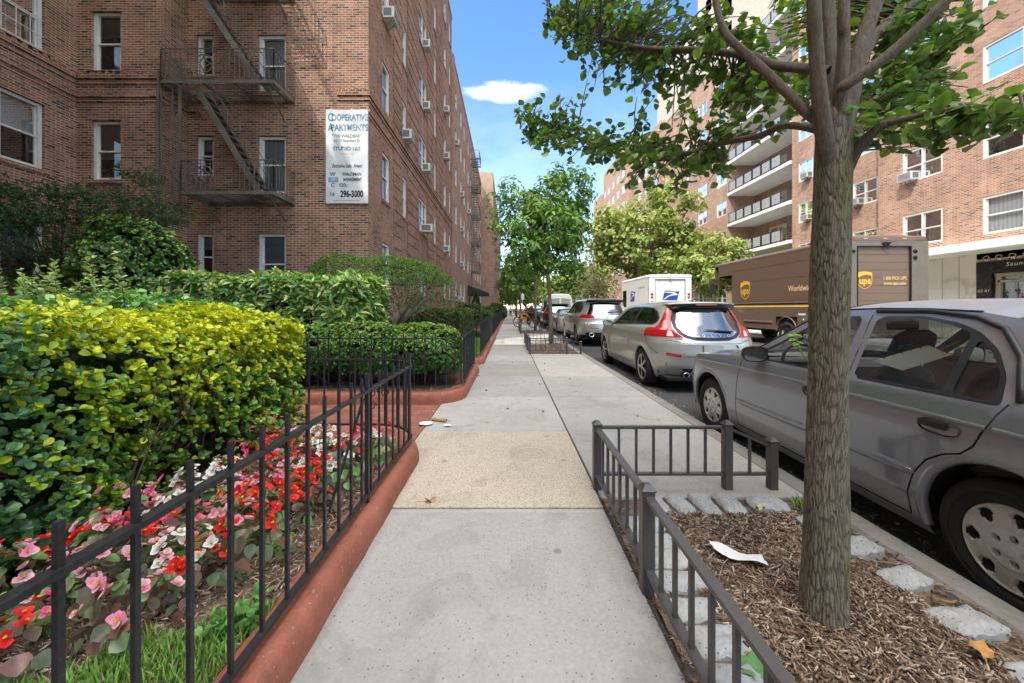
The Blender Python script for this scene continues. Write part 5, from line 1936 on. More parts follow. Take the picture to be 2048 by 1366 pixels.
def shrub(label, c, r, n, seed, cols, size, group='distant shrubs along the left house fronts', flowers=None):
 g = np.random.default_rng(seed)
 T = Thing('shrub', label, 'shrub', (c[0], c[1], .05), group=group)
 P, A, k = dome(n, c, r, g, .08, -.8, .1)
 A[:, 2] += .4
 L = Leaves()
 L.rosettes(P, A + g.normal(0, .3, A.shape), 5, size, (.4, 1.2), lambda P, t, r: pal(cols, r, len(P)), g)
 P, A, k = dome(int(n * .6), c, tuple(x * .8 for x in r), g, .3)
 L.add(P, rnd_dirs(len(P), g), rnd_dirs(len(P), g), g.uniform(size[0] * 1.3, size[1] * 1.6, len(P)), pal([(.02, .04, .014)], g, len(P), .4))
 T.pmesh('foliage', L.mesh('foliage', M_LEAFM, 'oval', T.org))
 if flowers:
  P, A, k = dome(60, c, tuple(x * 1.02 for x in r), g, .03, -.1)
  L = Leaves()
  L.rosettes(P, A, 4, (.03, .05), (.8, 1.4), lambda P, t, r: pal([flowers], r, len(P)), g)
  tag(T.pmesh('flowers', L.mesh('flowers', M_LEAFM, 'round', T.org)), kind='stuff')
shrub('round flowering shrub beside the cone shaped conifer', (-2.3, 22.2, .75), (.75, .9, .75), 500, 131, [(.07, .13, .04), (.10, .17, .05), (.16, .14, .08)], (.08, .13), flowers=(.5, .2, .2))
shrub('bright green shrub behind the long far fence', (-1.5, 25.2, .65), (.7, .9, .7), 500, 132, [(.09, .18, .05), (.12, .22, .06)], (.08, .13))
shrub('dark rounded shrub where the long far fence ends', (-1.1, 38, .8), (.9, 1.5, .85), 450, 133, [(.05, .11, .035), (.07, .14, .04)], (.12, .2))
shrub('small bed of pink flowers at the foot of the clipped dark hedge', (-1.25, 14.8, .25), (.35, .8, .25), 200, 134, [(.08, .15, .04)], (.05, .08), flowers=(.65, .12, .2))
shrub('distant rounded bush against the last brick block on the left', (-1.6, 52, .9), (.8, 2.5, 1.0), 350, 135, [(.06, .12, .04), (.08, .15, .05)], (.15, .25))
mb = MB()
mb.lathe([(.0, .0), (.16, .0), (.17, .05), (.13, .3), (.10, .5), (.085, .52), (.095, .58), (.09, .66), (.06, .74), (.03, .86), (.0, .9)], (-2.7, 30, .06), n=16)
solo('garden_ornament', mb, simple('yellow_ochre_paint', (.55, .38, .06), .5), 'small yellow pointed garden ornament among the pink flowers behind the far fence', 'ornament', (-2.7, 30, .06))
g = np.random.default_rng(106)
T = Thing('maple_tree', 'dark fine leaved maple with layered branches against the court wall, far left', 'tree', (-9.9, 8.45, .07))
mb = MB()
L = Leaves()
base = np.array([-9.9, 8.45, .05])
fork = np.array([-9.95, 8.4, 1.2])
mb.tube([base, (base + fork) / 2 + np.array([.06, 0, 0]), fork], [.075, .06, .05], 8)
pads = [(30, 390, 8.0, 75, 26), (110, 440, 8.0, 80, 28), (60, 500, 7.8, 90, 30), (215, 395, 8.4, 80, 22), (285, 355, 8.6, 48, 24), (300, 415, 8.5, 75, 20), (320, 440, 8.3, 45, 16), (215, 430, 8.3, 70, 18),
  (20, 560, 7.6, 70, 26), (115, 520, 8.0, 60, 22), (150, 480, 8.0, 60, 20), (60, 430, 8.1, 70, 20), (345, 520, 8.8, 30, 14), (130, 390, 8.2, 45, 16), (10, 450, 7.7, 60, 30), (-60, 430, 7.4, 90, 50), (-80, 520, 7.3, 90, 50), (-40, 370, 7.6, 70, 24)]
for (u, v, Y, ru, rv) in pads:
 c = np.array(at(u, v, Y))
 sx_, sz_ = ru * Y / FOC, rv * Y / FOC
 m1 = fork + (c - fork) * .5 + np.array([0, 0, .12])
 mb.tube([fork, m1, c - np.array([0, 0, .05])], [.03, .02, .006], 6)
 for _ in range(6):
  q = c + g.normal(0, .4, 3) * np.array([sx_, sx_, sz_])
  mb.tube([m1 + (c - m1) * g.random(), q], [.008, .003], 4)
 n = int(215 * ru / 70)
 dd = g.normal(0, .5, (n, 3)) * np.array([sx_, sx_ * 1.1, sz_ * .8])
 P = c + dd
 L.rosettes(P, np.stack([g.normal(0, .5, n), g.normal(0, .5, n), np.full(n, -.3)], 1) + rnd_dirs(n, g) * .3, 5, (.045, .085), (.8, 1.5),
      lambda P, t, r: pal([(.055, .115, .045), (.08, .155, .055), (.05, .09, .045), (.10, .19, .06)], r, len(P)), g)
T.part('trunk', mb, M_TWIG)
T.pmesh('crown', L.mesh('crown', M_LEAFM, 'lance', T.org))
g = np.random.default_rng(107)
M_PETAL = leaf_mat('petal', .5, .35, .3, (1, .9, .9))
LEAFC = {'green': [(.15, .29, .08), (.19, .34, .10), (.23, .31, .13), (.28, .22, .11)], 'bronze': [(.13, .12, .075), (.17, .14, .09), (.21, .10, .075), (.14, .20, .09)]}
FLC = {'red': [(.70, .012, .012), (.78, .03, .02), (.60, .01, .02)], 'pink': [(.80, .38, .46), (.85, .52, .56), (.78, .28, .40)], 'white': [(.84, .82, .76), (.80, .80, .74)], 'rose': [(.80, .09, .24), (.78, .16, .32), (.74, .06, .20)]}
def begonia_meshes(kind, leafk, seed):
 g = np.random.default_rng(seed)
 L = Leaves()
 n = 30
 a = g.uniform(0, 2 * PI, n)
 rr_ = .13 * np.sqrt(g.random(n))
 P = np.stack([np.cos(a) * rr_, np.sin(a) * rr_, .04 + g.random(n) * .11 - rr_ * .25], 1)
 N = np.stack([np.cos(a) * .7, np.sin(a) * .7, np.ones(n)], 1) + g.normal(0, .35, (n, 3))
 D = np.stack([np.cos(a), np.sin(a), np.full(n, -.1)], 1) + g.normal(0, .4, (n, 3))
 L.add(P, N, D, g.uniform(.034, .062, n), pal(LEAFC[leafk], g, n, .3))
 fol = L.mesh('foliage', M_LEAF, 'round', (0, 0, 0), fold=.14, curl=.18)
 L = Leaves()
 F = Leaves()
 m = 10
 a = g.uniform(0, 2 * PI, m)
 rr_ = .12 * np.sqrt(g.random(m))
 P = np.stack([np.cos(a) * rr_, np.sin(a) * rr_, .14 + g.random(m) * .07 - rr_ * .25], 1)
 A = np.stack([np.cos(a) * .7, np.sin(a) * .7 - .25, np.ones(m)], 1)
 L.rosettes(P, A, 4, (.017, .031), (1.05, 1.4), lambda P, t, r: pal(FLC[kind], r, len(P), .08), g, .15)
 L.rosettes(P + norm(A) * .004, A, 3, (.006, .009), (.5, .9), lambda P, t, r: pal([(.75, .52, .04)], r, len(P), .08), g, .15)
 flo = L.mesh('flowers', M_PETAL, 'round', (0, 0, 0), fold=.15, curl=-.12)
 return fol, flo
BEG = {}
sd = 300
for kind in FLC:
 for leafk in LEAFC:
  for q in range(2):
   BEG[(kind, leafk, q)] = begonia_meshes(kind, leafk, sd)
   sd += 1
BLAB = {('red', 'green'): 'red begonia plant with green leaves in the flower bed behind the near fence', ('red', 'bronze'): 'red begonia plant with bronze leaves in the flower bed behind the near fence',
  ('pink', 'green'): 'pale pink begonia plant with green leaves in the flower bed behind the near fence', ('pink', 'bronze'): 'pale pink begonia plant with bronze leaves in the flower bed behind the near fence',
  ('white', 'green'): 'white begonia plant with green leaves in the flower bed behind the near fence', ('white', 'bronze'): 'white begonia plant with bronze leaves in the flower bed behind the near fence',
  ('rose', 'green'): 'deep pink begonia plant with green leaves in the flower bed behind the near fence', ('rose', 'bronze'): 'deep pink begonia plant with bronze leaves in the flower bed behind the near fence'}
spots = []
for row, xoff in enumerate((0, .18, .36, .54, .72)):
 y = 1.0 + .08 * (row % 2)
 while y < 3.12:
  xe = float(np.interp(y, [1.12, 1.3, 1.6, 2.0, 2.7, 3.0, 3.15], [-1.60, -1.40, -1.2, -1.15, -1.02, -.97, -1.0]))
  x = xe - xoff + g.normal(0, .03)
  if x > float(np.interp(y, [1.2, 1.7, 2.5, 3.3], [-2.5, -2.3, -1.95, -1.80])) and y > 1.12:
   spots.append((x, y + g.normal(0, .03)))
  y += .178
for x, y in spots:
 r = g.random()
 if y < 1.45:
  kind = 'pink' if r < .42 else 'white' if r < .66 else 'red' if r < .9 else 'rose'
 elif x > -1.35 and 1.35 < y < 2.0:
  kind = 'red' if r < .55 else 'pink' if r < .75 else 'white' if r < .88 else 'rose'
 else:
  kind = 'rose' if r < .25 else 'white' if r < .52 else 'pink' if r < .75 else 'red'
 leafk = 'bronze' if (kind == 'red' and g.random() < .6) or g.random() < .22 else 'green'
 fol, flo = BEG[(kind, leafk, int(g.integers(0, 2)))]
 o = bpy.data.objects.new('begonia', None)
 COL.objects.link(o)
 o.location = (x, y, .072)
 o.rotation_euler = (0, 0, g.uniform(-.8, .8))
 s_ = g.uniform(.85, 1.2)
 o.scale = (s_, s_, s_ * g.uniform(.9, 1.2))
 tag(o, BLAB[(kind, leafk)], 'flower', {'red': 'red begonias', 'pink': 'pale pink begonias', 'white': 'white begonias', 'rose': 'deep pink begonias'}[kind] + ' with %s leaves' % leafk)
 link('foliage', fol, o)
 tag(link('flowers', flo, o), kind='stuff')
g = np.random.default_rng(108)
L = Leaves()
n = 500
P = np.stack([g.uniform(-2.7, -2.0, n), g.uniform(1.1, 1.9, n), g.uniform(.08, .22, n)], 1)
L.rosettes(P, np.tile([[.2, -.2, 1.]], (n, 1)) + g.normal(0, .2, (n, 3)), 5, (.03, .055), (.6, 1.3), lambda P, t, r: pal([(.05, .14, .035), (.07, .18, .045), (.20, .26, .12)], r, len(P)), g)
tag(link('ground_cover', L.mesh('ground_cover', M_LEAF, 'round', (0, 0, 0))), 'low green creeping ground cover at the foot of the yellow hedge', 'ground cover', kind='stuff')
for (x, y, s_, lab) in ((-.93, 1.33, 1.0, 'clump of small green weeds in the grass edge, right beside the kerb'), (-1.08, 1.78, .6, 'tiny green weed in the mulch by the red begonias')):
 L = Leaves()
 n = int(46 * s_)
 P = np.stack([x + g.normal(0, .05 * s_, n), y + g.normal(0, .05 * s_, n), .08 + g.random(n) * .06 * s_], 1)
 L.rosettes(P, np.tile([[0, -.2, 1.]], (n, 1)) + g.normal(0, .2, (n, 3)), 3, (.018, .03), (.8, 1.3), lambda P, t, r: pal([(.09, .24, .04), (.13, .30, .06)], r, len(P)), g)
 o = link('weed', L.mesh('weed', M_LEAF, 'round', (x, y, .08)))
 o.location = (x, y, .08)
 tag(o, lab, 'weed', kind='stuff')
# ================================================================== TREES
M_BARK = bark_mat('furrowed_mossy_bark', (.105, .09, .066), (.275, .245, .185), moss=(.10, .115, .025), bmp=.5, crack=True)
M_LIMB = bark_mat('dark_limb_bark', (.06, .047, .036), (.18, .145, .11), bmp=.4, scale=1.6)
g = np.random.default_rng(201)
T = Thing('street_tree', 'nearest street tree with furrowed mossy bark, rising from the mulched pit beside the grey sedan', 'tree', (1.2, 1.46, .03))
def smooth_path(pts, n):
 p = np.array(pts, float)
 p = np.vstack([2 * p[0] - p[1], p, 2 * p[-1] - p[-2]])
 out = []
 m = len(p) - 3
 for i in range(n):
  t = i / (n - 1) * m
  k = min(int(t), m - 1)
  f = t - k
  a, b, c, d = p[k:k + 4]
  out.append(.5 * ((2 * b) + (-a + c) * f + (2 * a - 5 * b + 4 * c - d) * f * f + (-a + 3 * b - 3 * c + d) * f ** 3))
 return np.array(out)
def vnoise(x, y, seed=0):
 xi, yi = np.floor(x).astype(int), np.floor(y).astype(int)
 xf, yf = x - xi, y - yi
 u, v = xf * xf * (3 - 2 * xf), yf * yf * (3 - 2 * yf)
 def h(a, b):
  n = (a * 374761393 + b * 668265263 + seed * 1442695) & 0x7fffffff
  n = ((n ^ (n >> 13)) * 1274126177) & 0x7fffffff
  return ((n ^ (n >> 16)) & 0xffff) / 65535.0
 return (h(xi, yi) * (1 - u) + h(xi + 1, yi) * u) * (1 - v) + (h(xi, yi + 1) * (1 - u) + h(xi + 1, yi + 1) * u) * v
def bark_tube(pts, n_l, n_a, amp, seed, flare=None):
 P = smooth_path(pts, n_l)
 C, Rr = P[:, :3], P[:, 3]
 Tn = norm(np.gradient(C, axis=0))
 a = np.cross(Tn[0], [0, 1, 0.01])
 fr = []
 for t in Tn:
  a = a - t * np.dot(a, t)
  a = a / np.linalg.norm(a)
  fr.append(a)
 A = np.array(fr)
 B = np.cross(Tn, A)
 th = np.linspace(0, 2 * PI, n_a, endpoint=False)
 s = np.concatenate([[0], np.cumsum(np.linalg.norm(np.diff(C, axis=0), axis=1))])
 TH, SS = np.meshgrid(th, s)
 RR = Rr[:, None]
 arc_ = TH * .085
 nc = max(6, int(round(2 * PI * float(np.median(Rr)) / .0085)))
 w = vnoise(SS * 11, TH * 3, seed) - .5
 x_ = TH / (2 * PI) * nc + w * 1.3
 y_ = SS / .068 + (vnoise(SS * 9, TH * 4, seed + 7) - .5) * 1.2
 F1, F2 = np.full(x_.shape, 9.), np.full(x_.shape, 9.)
 xi, yi = np.floor(x_).astype(int), np.floor(y_).astype(int)
 def hsh(a, b, k):
  n = ((a % nc) * 374761393 + b * 668265263 + (seed + k) * 1442695) & 0x7fffffff
  n = ((n ^ (n >> 13)) * 1274126177) & 0x7fffffff
  return ((n ^ (n >> 16)) & 0xffff) / 65535.0
 for ox in (-1, 0, 1):
  for oy in (-1, 0, 1):
   ax, ay = xi + ox, yi + oy
   dd = np.hypot(ax + .15 + .7 * hsh(ax, ay, 1) - x_, (ay + hsh(ax, ay, 2) - y_) * .85)
   F2 = np.where(dd < F1, F1, np.minimum(F2, dd))
   F1 = np.minimum(F1, dd)
 edge = np.clip((F2 - F1) / .30, 0, 1)
 ridge = 1 - edge
 plate = hsh(xi, yi, 5)
 fine = vnoise(SS * 160, TH * 55, seed + 3) * .5 + vnoise(SS * 330, TH * 110, seed + 4) * .35
 brk = vnoise(SS * 30, TH * 6, seed + 2)
 global CRACK
 CRACK = (.38 + .62 * edge) * (.78 + .35 * fine)
 blend = np.clip((2 * PI - TH) / .35, 0, 1)
 dsp = amp * (-ridge * (.45 + .75 * brk) + .45 * fine) * np.clip(RR / .08, .3, 1.2)
 dsp = dsp * blend + dsp[:, :1] * (1 - blend)
 lump = .05 * np.sin(TH * 3 + SS * 4 + seed) + .04 * np.sin(TH * 2 - SS * 7)
 r = RR * (1 + lump) + dsp
 if flare:
  r = r * (1 + flare[0] * np.exp(-SS / flare[1]) * (1 + .35 * np.sin(TH * 4 + 1) + .2 * np.sin(TH * 7)))
 V = C[:, None, :] + A[:, None, :] * (np.cos(TH) * r)[..., None] + B[:, None, :] * (np.sin(TH) * r)[..., None]
 return V
CRACK = None
def grid_mesh(name, V, mat, org, crack=None):
 nu, nv = V.shape[:2]
 me = bpy.data.meshes.new(name)
 i, j = np.meshgrid(np.arange(nu - 1), np.arange(nv), indexing='ij')
 j2 = (j + 1) % nv
 F = np.stack([i * nv + j, i * nv + j2, (i + 1) * nv + j2, (i + 1) * nv + j], -1).reshape(-1)
 n = len(F) // 4
 me.vertices.add(nu * nv)
 me.vertices.foreach_set('co', (V - np.array(org)).reshape(-1).astype(np.float32))
 me.loops.add(n * 4)
 me.loops.foreach_set('vertex_index', F.astype(np.int32))
 me.polygons.add(n)
 me.polygons.foreach_set('loop_start', (np.arange(n) * 4).astype(np.int32))
 me.polygons.foreach_set('loop_total', np.full(n, 4, np.int32))
 me.polygons.foreach_set('use_smooth', np.ones(n, bool))
 me.update(calc_edges=True)
 me.materials.append(mat)
 if crack is not None:
  C = np.ones((nu * nv, 4))
  C[:, :3] = crack.reshape(-1, 1)
  ca = me.color_attributes.new('Col', 'FLOAT_COLOR', 'POINT')
  ca.data.foreach_set('color', C.reshape(-1).astype(np.float32))
 return me
def pxr(pts):
 return [at(u, v, Y) + (r,) for u, v, Y, r in pts]
trunk = pxr([(1646, 1262, 1.46, .073), (1648, 1150, 1.46, .070), (1651, 1000, 1.46, .0655), (1655, 800, 1.46, .0625), (1660, 600, 1.46, .0605), (1663, 450, 1.46, .0585), (1665, 330, 1.46, .060), (1668, 240, 1.46, .056), (1670, 180, 1.46, .030)])
T.pmesh('trunk', grid_mesh('trunk', bark_tube(trunk, 820, 230, .0048, 5, (.30, .13)), M_BARK, T.org, CRACK))
limbs = [
 [(1662, 370, 1.46, .026), (1652, 300, 1.425, .038), (1640, 200, 1.40, .032), (1632, 90, 1.39, .029), (1628, -20, 1.38, .028), (1622, -300, 1.42, .020), (1630, -700, 1.5, .006)],
 [(1666, 340, 1.48, .036), (1666, 270, 1.50, .044), (1662, 150, 1.54, .035), (1656, 0, 1.58, .032), (1660, -400, 1.7, .015), (1680, -700, 1.8, .004)],
 [(1668, 300, 1.45, .026), (1680, 200, 1.42, .030), (1688, 90, 1.41, .024), (1688, 0, 1.41, .022), (1700, -350, 1.5, .012), (1710, -600, 1.6, .003)],
 [(1670, 340, 1.46, .034), (1690, 240, 1.47, .044), (1712, 130, 1.48, .036), (1735, 50, 1.50, .033), (1765, -40, 1.52, .031), (1850, -350, 1.6, .012), (1900, -600, 1.7, .003)],
 [(1668, 250, 1.45, .026), (1680, 185, 1.41, .026), (1700, 165, 1.38, .025), (1775, 112, 1.33, .0235), (1842, 52, 1.29, .022), (1893, 0, 1.26, .020), (2010, -140, 1.2, .010)],
 [(1660, 250, 1.44, .030), (1620, 232, 1.44, .0245), (1580, 192, 1.46, .0225), (1534, 147, 1.50, .0215), (1490, 106, 1.54, .0195), (1453, 68, 1.58, .0175), (1435, 20, 1.62, .0165), (1428, -40, 1.66, .015), (1420, -200, 1.8, .005)],
 [(1655, 145, 1.5, .03), (1612, 138, 1.55, .026), (1550, 131, 1.66, .0235), (1510, 113, 1.78, .022), (1475, 108, 1.9, .0215), (1390, 100, 2.1, .0215), (1300, 98, 2.3, .0185), (1215, 82, 2.55, .012), (1130, 60, 2.8, .005), (1096, 50, 2.9, .002)],
 [(1655, 265, 1.48, .028), (1615, 255, 1.52, .020), (1565, 252, 1.6, .0185), (1520, 271, 1.68, .0175), (1446, 286, 1.82, .0165), (1373, 307, 2.0, .0165), (1320, 317, 2.12, .0145), (1262, 300, 2.28, .010), (1190, 285, 2.45, .007), (1110, 270, 2.6, .004), (1040, 258, 2.75, .002)],
 [(1668, 400, 1.46, .03), (1692, 340, 1.45, .034), (1715, 300, 1.42, .026), (1760, 254, 1.36, .020), (1815, 237, 1.30, .013), (1880, 222, 1.24, .009), (1960, 212, 1.18, .006), (2060, 225, 1.12, .003)],
 [(1668, 320, 1.47, .028), (1684, 240, 1.54, .034), (1702, 165, 1.62, .034), (1738, 88, 1.72, .032), (1795, 30, 1.8, .030), (1850, -20, 1.86, .028), (1960, -160, 2.0, .010)],
 [(1666, 420, 1.46, .020), (1694, 330, 1.54, .026), (1738, 215, 1.68, .026), (1790, 185, 1.78, .026), (1835, 158, 1.85, .0255), (1880, 112, 1.92, .024), (1908, 68, 1.98, .022), (1935, 5, 2.05, .020), (1990, -120, 2.2, .008)],
]
for li, l in enumerate(limbs):
 l = [(u, v, Y, r * (.76 if u > 1400 else .86)) for u, v, Y, r in l]
 T.pmesh('limb', grid_mesh('limb', bark_tube(pxr(l), 150, 40, .0026, 20 + li), M_LIMB, T.org))
nodes = []
for l in limbs:
 P = smooth_path(pxr(l), 60)
 nodes += [q for q in P[8:, :3]]
nodes = np.array(nodes)
regs = [  # u, v, ru, rv, depth0, depth1, clusters
 (1225, 60, 145, 75, 2.5, 3.0, 105), (1150, 30, 70, 50, 2.7, 3.0, 34), (1320, 40, 110, 55, 2.3, 2.8, 56), (1255, 150, 95, 45, 2.4, 2.9, 52), (1340, 160, 85, 60, 2.1, 2.6, 40),
 (1105, 235, 70, 50, 2.5, 2.8, 50), (1160, 290, 110, 40, 2.3, 2.7, 55), (1080, 275, 45, 25, 2.6, 2.8, 18), (1270, 285, 120, 45, 2.1, 2.5, 48), (1330, 335, 130, 60, 1.9, 2.3, 56), (1410, 330, 60, 50, 1.8, 2.1, 22),
 (1440, 210, 95, 55, 1.8, 2.2, 44), (1540, 205, 85, 60, 1.7, 2.1, 50), (1470, 60, 90, 50, 1.9, 2.4, 36), (1560, 80, 75, 75, 1.9, 2.5, 50), (1600, 200, 60, 50, 1.8, 2.3, 30),
 (1760, 190, 75, 70, 1.7, 2.1, 40), (1790, 255, 95, 40, 1.35, 1.8, 30), (1850, 165, 90, 60, 1.5, 1.9, 36), (1900, 230, 100, 38, 1.22, 1.5, 34), (1990, 240, 70, 40, 1.12, 1.35, 22), (1880, 290, 60, 30, 1.25, 1.5, 12),
 (1770, 60, 80, 65, 1.8, 2.2, 52), (1870, 60, 80, 60, 1.6, 2.0, 44), (1950, 30, 45, 25, 1.4, 1.7, 12), (1590, 40, 60, 60, 2.1, 2.6, 34), (1700, 30, 50, 50, 2.0, 2.5, 26), (1640, 60, 40, 70, 2.0, 2.5, 18),
 (1400, -120, 330, 100, 2.0, 2.8, 70), (1800, -140, 260, 100, 1.6, 2.4, 50), (1650, -450, 350, 200, 1.6, 2.6, 60)]
L = Leaves()
tw = MB()
cent = np.array([1.25, 1.7, 2.6])
for (u, v, ru, rv, d0, d1, n) in regs:
 for _ in range(int(n * .85)):
  while True:
   a, b = g.uniform(-1, 1, 2)
   if a * a + b * b < 1:
    break
  Y = g.uniform(d0, d1)
  tip = np.array(at(u + a * ru, v + b * rv, Y))
  k = np.argmin(np.sum((nodes - tip) ** 2, 1) + .02 * g.random(len(nodes)))
  s0 = nodes[k]
  dv = tip - s0
  mid = s0 + dv * .5 + g.normal(0, .07, 3) * np.linalg.norm(dv) + np.array([0, 0, .06 * np.linalg.norm(dv)])
  pts = smooth_path([tuple(s0) + (.0045,), tuple(mid) + (.0032,), tuple(tip) + (.0016,)], 6)
  tw.tube([tuple(q[:3]) for q in pts], [max(.0014, q[3] * min(1.3, .5 + np.linalg.norm(dv) * 2)) for q in pts], 4, cap=False)
  m = int(g.integers(4, 8))
  tt = g.uniform(.35, 1.02, m)
  idx = np.clip((tt * 5).astype(int), 0, 4)
  base = pts[idx, :3] + (pts[np.minimum(idx + 1, 5), :3] - pts[idx, :3]) * ((tt * 5 - idx)[:, None])
  base = base + g.normal(0, .018, (m, 3))
  axis = dv / (np.linalg.norm(dv) + 1e-6)
  D = axis[None] * .5 + rnd_dirs(m, g) * .9 + np.array([[0, 0, -.35]])
  N = np.tile([[0, 0, 1.]], (m, 1)) + rnd_dirs(m, g) * .75
  back = (Y > 1.95 and 1500 < u < 1900) or v < 0  # leaves behind the trunk and overhead get a brighter green, lit look in colour
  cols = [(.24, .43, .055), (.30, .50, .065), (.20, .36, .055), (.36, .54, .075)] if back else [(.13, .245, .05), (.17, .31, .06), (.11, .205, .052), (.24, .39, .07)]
  L.add(base, N, D, g.uniform(.032, .056, m), pal(cols, g, m, .2))
T.part('twigs', tw, M_LIMB)
T.pmesh('crown', L.mesh('crown', M_LEAF, 'round', T.org, fold=.2, curl=.2))
L = Leaves()
mb = MB()
p0, p1, p2 = np.array(at(1622, 732, 1.485)), np.array(at(1601, 702, 1.465)), np.array(at(1591, 672, 1.455))
mb.tube([p0, p1, p2], [.0028, .0024, .0015], 5)
for q, d in ((p2, (-1, 0, .4)), (p2, (1, -.2, .25)), (p2, (.1, -.3, .9)), (p2 - np.array([0, 0, .012]), (-.9, -.2, -.2)), ((p1 + p2) / 2, (.9, .1, .3)), ((p1 + p2) / 2, (-.8, -.3, -.3))):
 L.add(np.array([q]), np.array([[0, -.45, 1.]]), np.array([d], float), np.array([.030]), np.array([(.24, .42, .05)]))
sp_ = T.part('sprig', mb, simple('green_stem', (.22, .30, .06), .6))
T.pmesh('leaves', L.mesh('leaves', M_LEAF, 'oval', T.org), sp_)
def tree(label, base, trunk_pts, crown, clumps, per, lsize, cols, seed, lump=.34, shape='oval', mat=None, group=None, nlimb=None, name='street_tree', low=-.8, sun_tint=None, r0=.09, hollow=.35, phi=(.6, 1.5), squash=.75):
 g = np.random.default_rng(seed)
 T = Thing(name, label, 'tree', base, group=group)
 c, r = np.array(crown[0]), np.array(crown[1])
 mb = MB()
 tp = [np.array(p) for p in trunk_pts]
 mb.tube(tp, [r0 * (1 - .55 * i / (len(tp) - 1)) for i in range(len(tp))], 10)
 L = Leaves()
 d = rnd_dirs(clumps * 3, g)
 d = d[d[:, 2] > low][:clumps]
 k = (hollow + (1 - hollow) * g.random(len(d)) ** .55) * (1 + .16 * np.sin(d[:, 0] * 4 + seed) + .14 * np.sin(d[:, 2] * 5 + d[:, 1] * 4))
 C = c + d * r * k[:, None]
 top = tp[-1]
 n0 = len(d)
 order = g.permutation(n0)
 for i in order[:(nlimb or n0 // 3)]:
  s = tp[-1] + (tp[-2] - tp[-1]) * g.random() * .6
  e = C[i]
  m = s + (e - s) * .5 + np.array([0, 0, .10 * np.linalg.norm(e - s)]) + g.normal(0, .05 * np.linalg.norm(e - s), 3)
  mb.tube([s, m, e], [r0 * .32, r0 * .18, r0 * .05], 5, cap=False)
 T.part('trunk', mb, M_BARKF)
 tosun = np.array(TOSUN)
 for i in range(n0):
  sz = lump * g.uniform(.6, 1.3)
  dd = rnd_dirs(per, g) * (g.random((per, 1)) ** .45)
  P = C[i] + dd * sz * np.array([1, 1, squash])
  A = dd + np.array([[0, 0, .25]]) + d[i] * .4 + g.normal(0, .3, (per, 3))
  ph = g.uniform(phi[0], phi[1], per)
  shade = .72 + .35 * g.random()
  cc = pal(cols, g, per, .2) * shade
  if sun_tint is not None:
   f = np.clip(.5 + .9 * (dd[:, 2:3] * .6 + (d[i] @ tosun) * .5), 0, 1) * g.random((per, 1))  # clump tops and sunward crown side mixed lighter: sunlight put into leaf colour
   cc = cc * (1 - f) + np.array(sun_tint) * f
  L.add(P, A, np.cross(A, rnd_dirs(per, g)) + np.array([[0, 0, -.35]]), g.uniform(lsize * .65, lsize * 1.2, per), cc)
 T.pmesh('crown', L.mesh('crown', mat or M_LEAFM, shape, T.org, curl=.2))
 return T
OAK = [(.085, .19, .042), (.11, .23, .05), (.14, .27, .058)]
LIME = [(.18, .34, .06), (.23, .39, .07), (.15, .28, .055)]
YG = [(.22, .34, .07), (.27, .39, .085), (.17, .29, .06), (.33, .40, .10)]
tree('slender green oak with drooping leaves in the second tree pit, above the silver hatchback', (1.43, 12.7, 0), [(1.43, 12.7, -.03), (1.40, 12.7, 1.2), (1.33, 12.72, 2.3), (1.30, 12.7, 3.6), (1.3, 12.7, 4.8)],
  ((1.22, 12.7, 3.9), (1.5, 1.4, 2.05)), 240, 30, .215, OAK, 31, .36, 'lance', r0=.075, sun_tint=(.24, .42, .08), nlimb=80, low=-.92, hollow=.3)
tree('top spray of light leaves', (1.1, 12.8, 0), [(1.2, 12.7, 4.5), (1.15, 12.7, 5.6)], ((1.15, 12.7, 5.75), (.85, .8, .85)), 2, 2, .1, LIME, 32) if False else None
tree('thin upright oak in the third tree pit, behind the second tree', (1.42, 20.0, 0), [(1.42, 20, -.03), (1.42, 20, 1.5), (1.45, 20, 3.0), (1.5, 20, 4.2)],
  ((1.45, 20, 3.9), (1.5, 1.5, 1.6)), 95, 22, .22, LIME, 33, .42, 'lance', r0=.08, sun_tint=(.26, .36, .06), nlimb=40)
gt = 'distant street trees on the near pavement'
for i, (x, y, h, r, cols) in enumerate(((.95, 31, 5.6, 1.7, LIME), (1.2, 40, 6.2, 2.0, OAK), (1.1, 52, 7, 2.3, OAK), (1.2, 66, 7.5, 2.6, OAK), (1.2, 84, 8.5, 3.2, OAK), (.6, 118, 9, 4, OAK))):
 tree(['thin street tree just past the orange bicycle, half hidden by nearer leaves', 'dark green street tree beside the white parking sign', 'distant green street tree, next beyond the white parking sign', 'distant green street tree further down the near pavement',
    'far dark green street tree near the walkers', 'farthest dark green street tree closing the near pavement'][i], (x, y, 0), [(x, y, -.03), (x + .04, y, h * .28), (x, y, h * .55)],
   ((x, y, h * .62), (r, r, h * .36)), 60, 15, .26 + .004 * y, cols, 40 + i, .3 * r, r0=.11, group=gt, nlimb=18, sun_tint=(.14, .24, .05))
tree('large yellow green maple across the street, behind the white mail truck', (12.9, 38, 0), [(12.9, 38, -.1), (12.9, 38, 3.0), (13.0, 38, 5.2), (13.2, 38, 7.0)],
  ((13.6, 38, 7.9), (6.4, 4.2, 4.7)), 260, 38, .42, YG, 51, 1.15, 'oval', r0=.26, sun_tint=(.46, .47, .15), nlimb=45, hollow=.4, squash=.6)
tree('smaller yellow green maple between the mail truck and the brown parcel truck', (15.4, 28.5, 0), [(15.4, 28.5, -.1), (15.3, 28.5, 2.4), (15.5, 28.5, 3.6)],
  ((15.6, 28.5, 4.2), (2.7, 2.2, 2.5)), 130, 32, .30, YG, 52, .62, 'oval', r0=.12, sun_tint=(.44, .46, .14), nlimb=26, squash=.65)
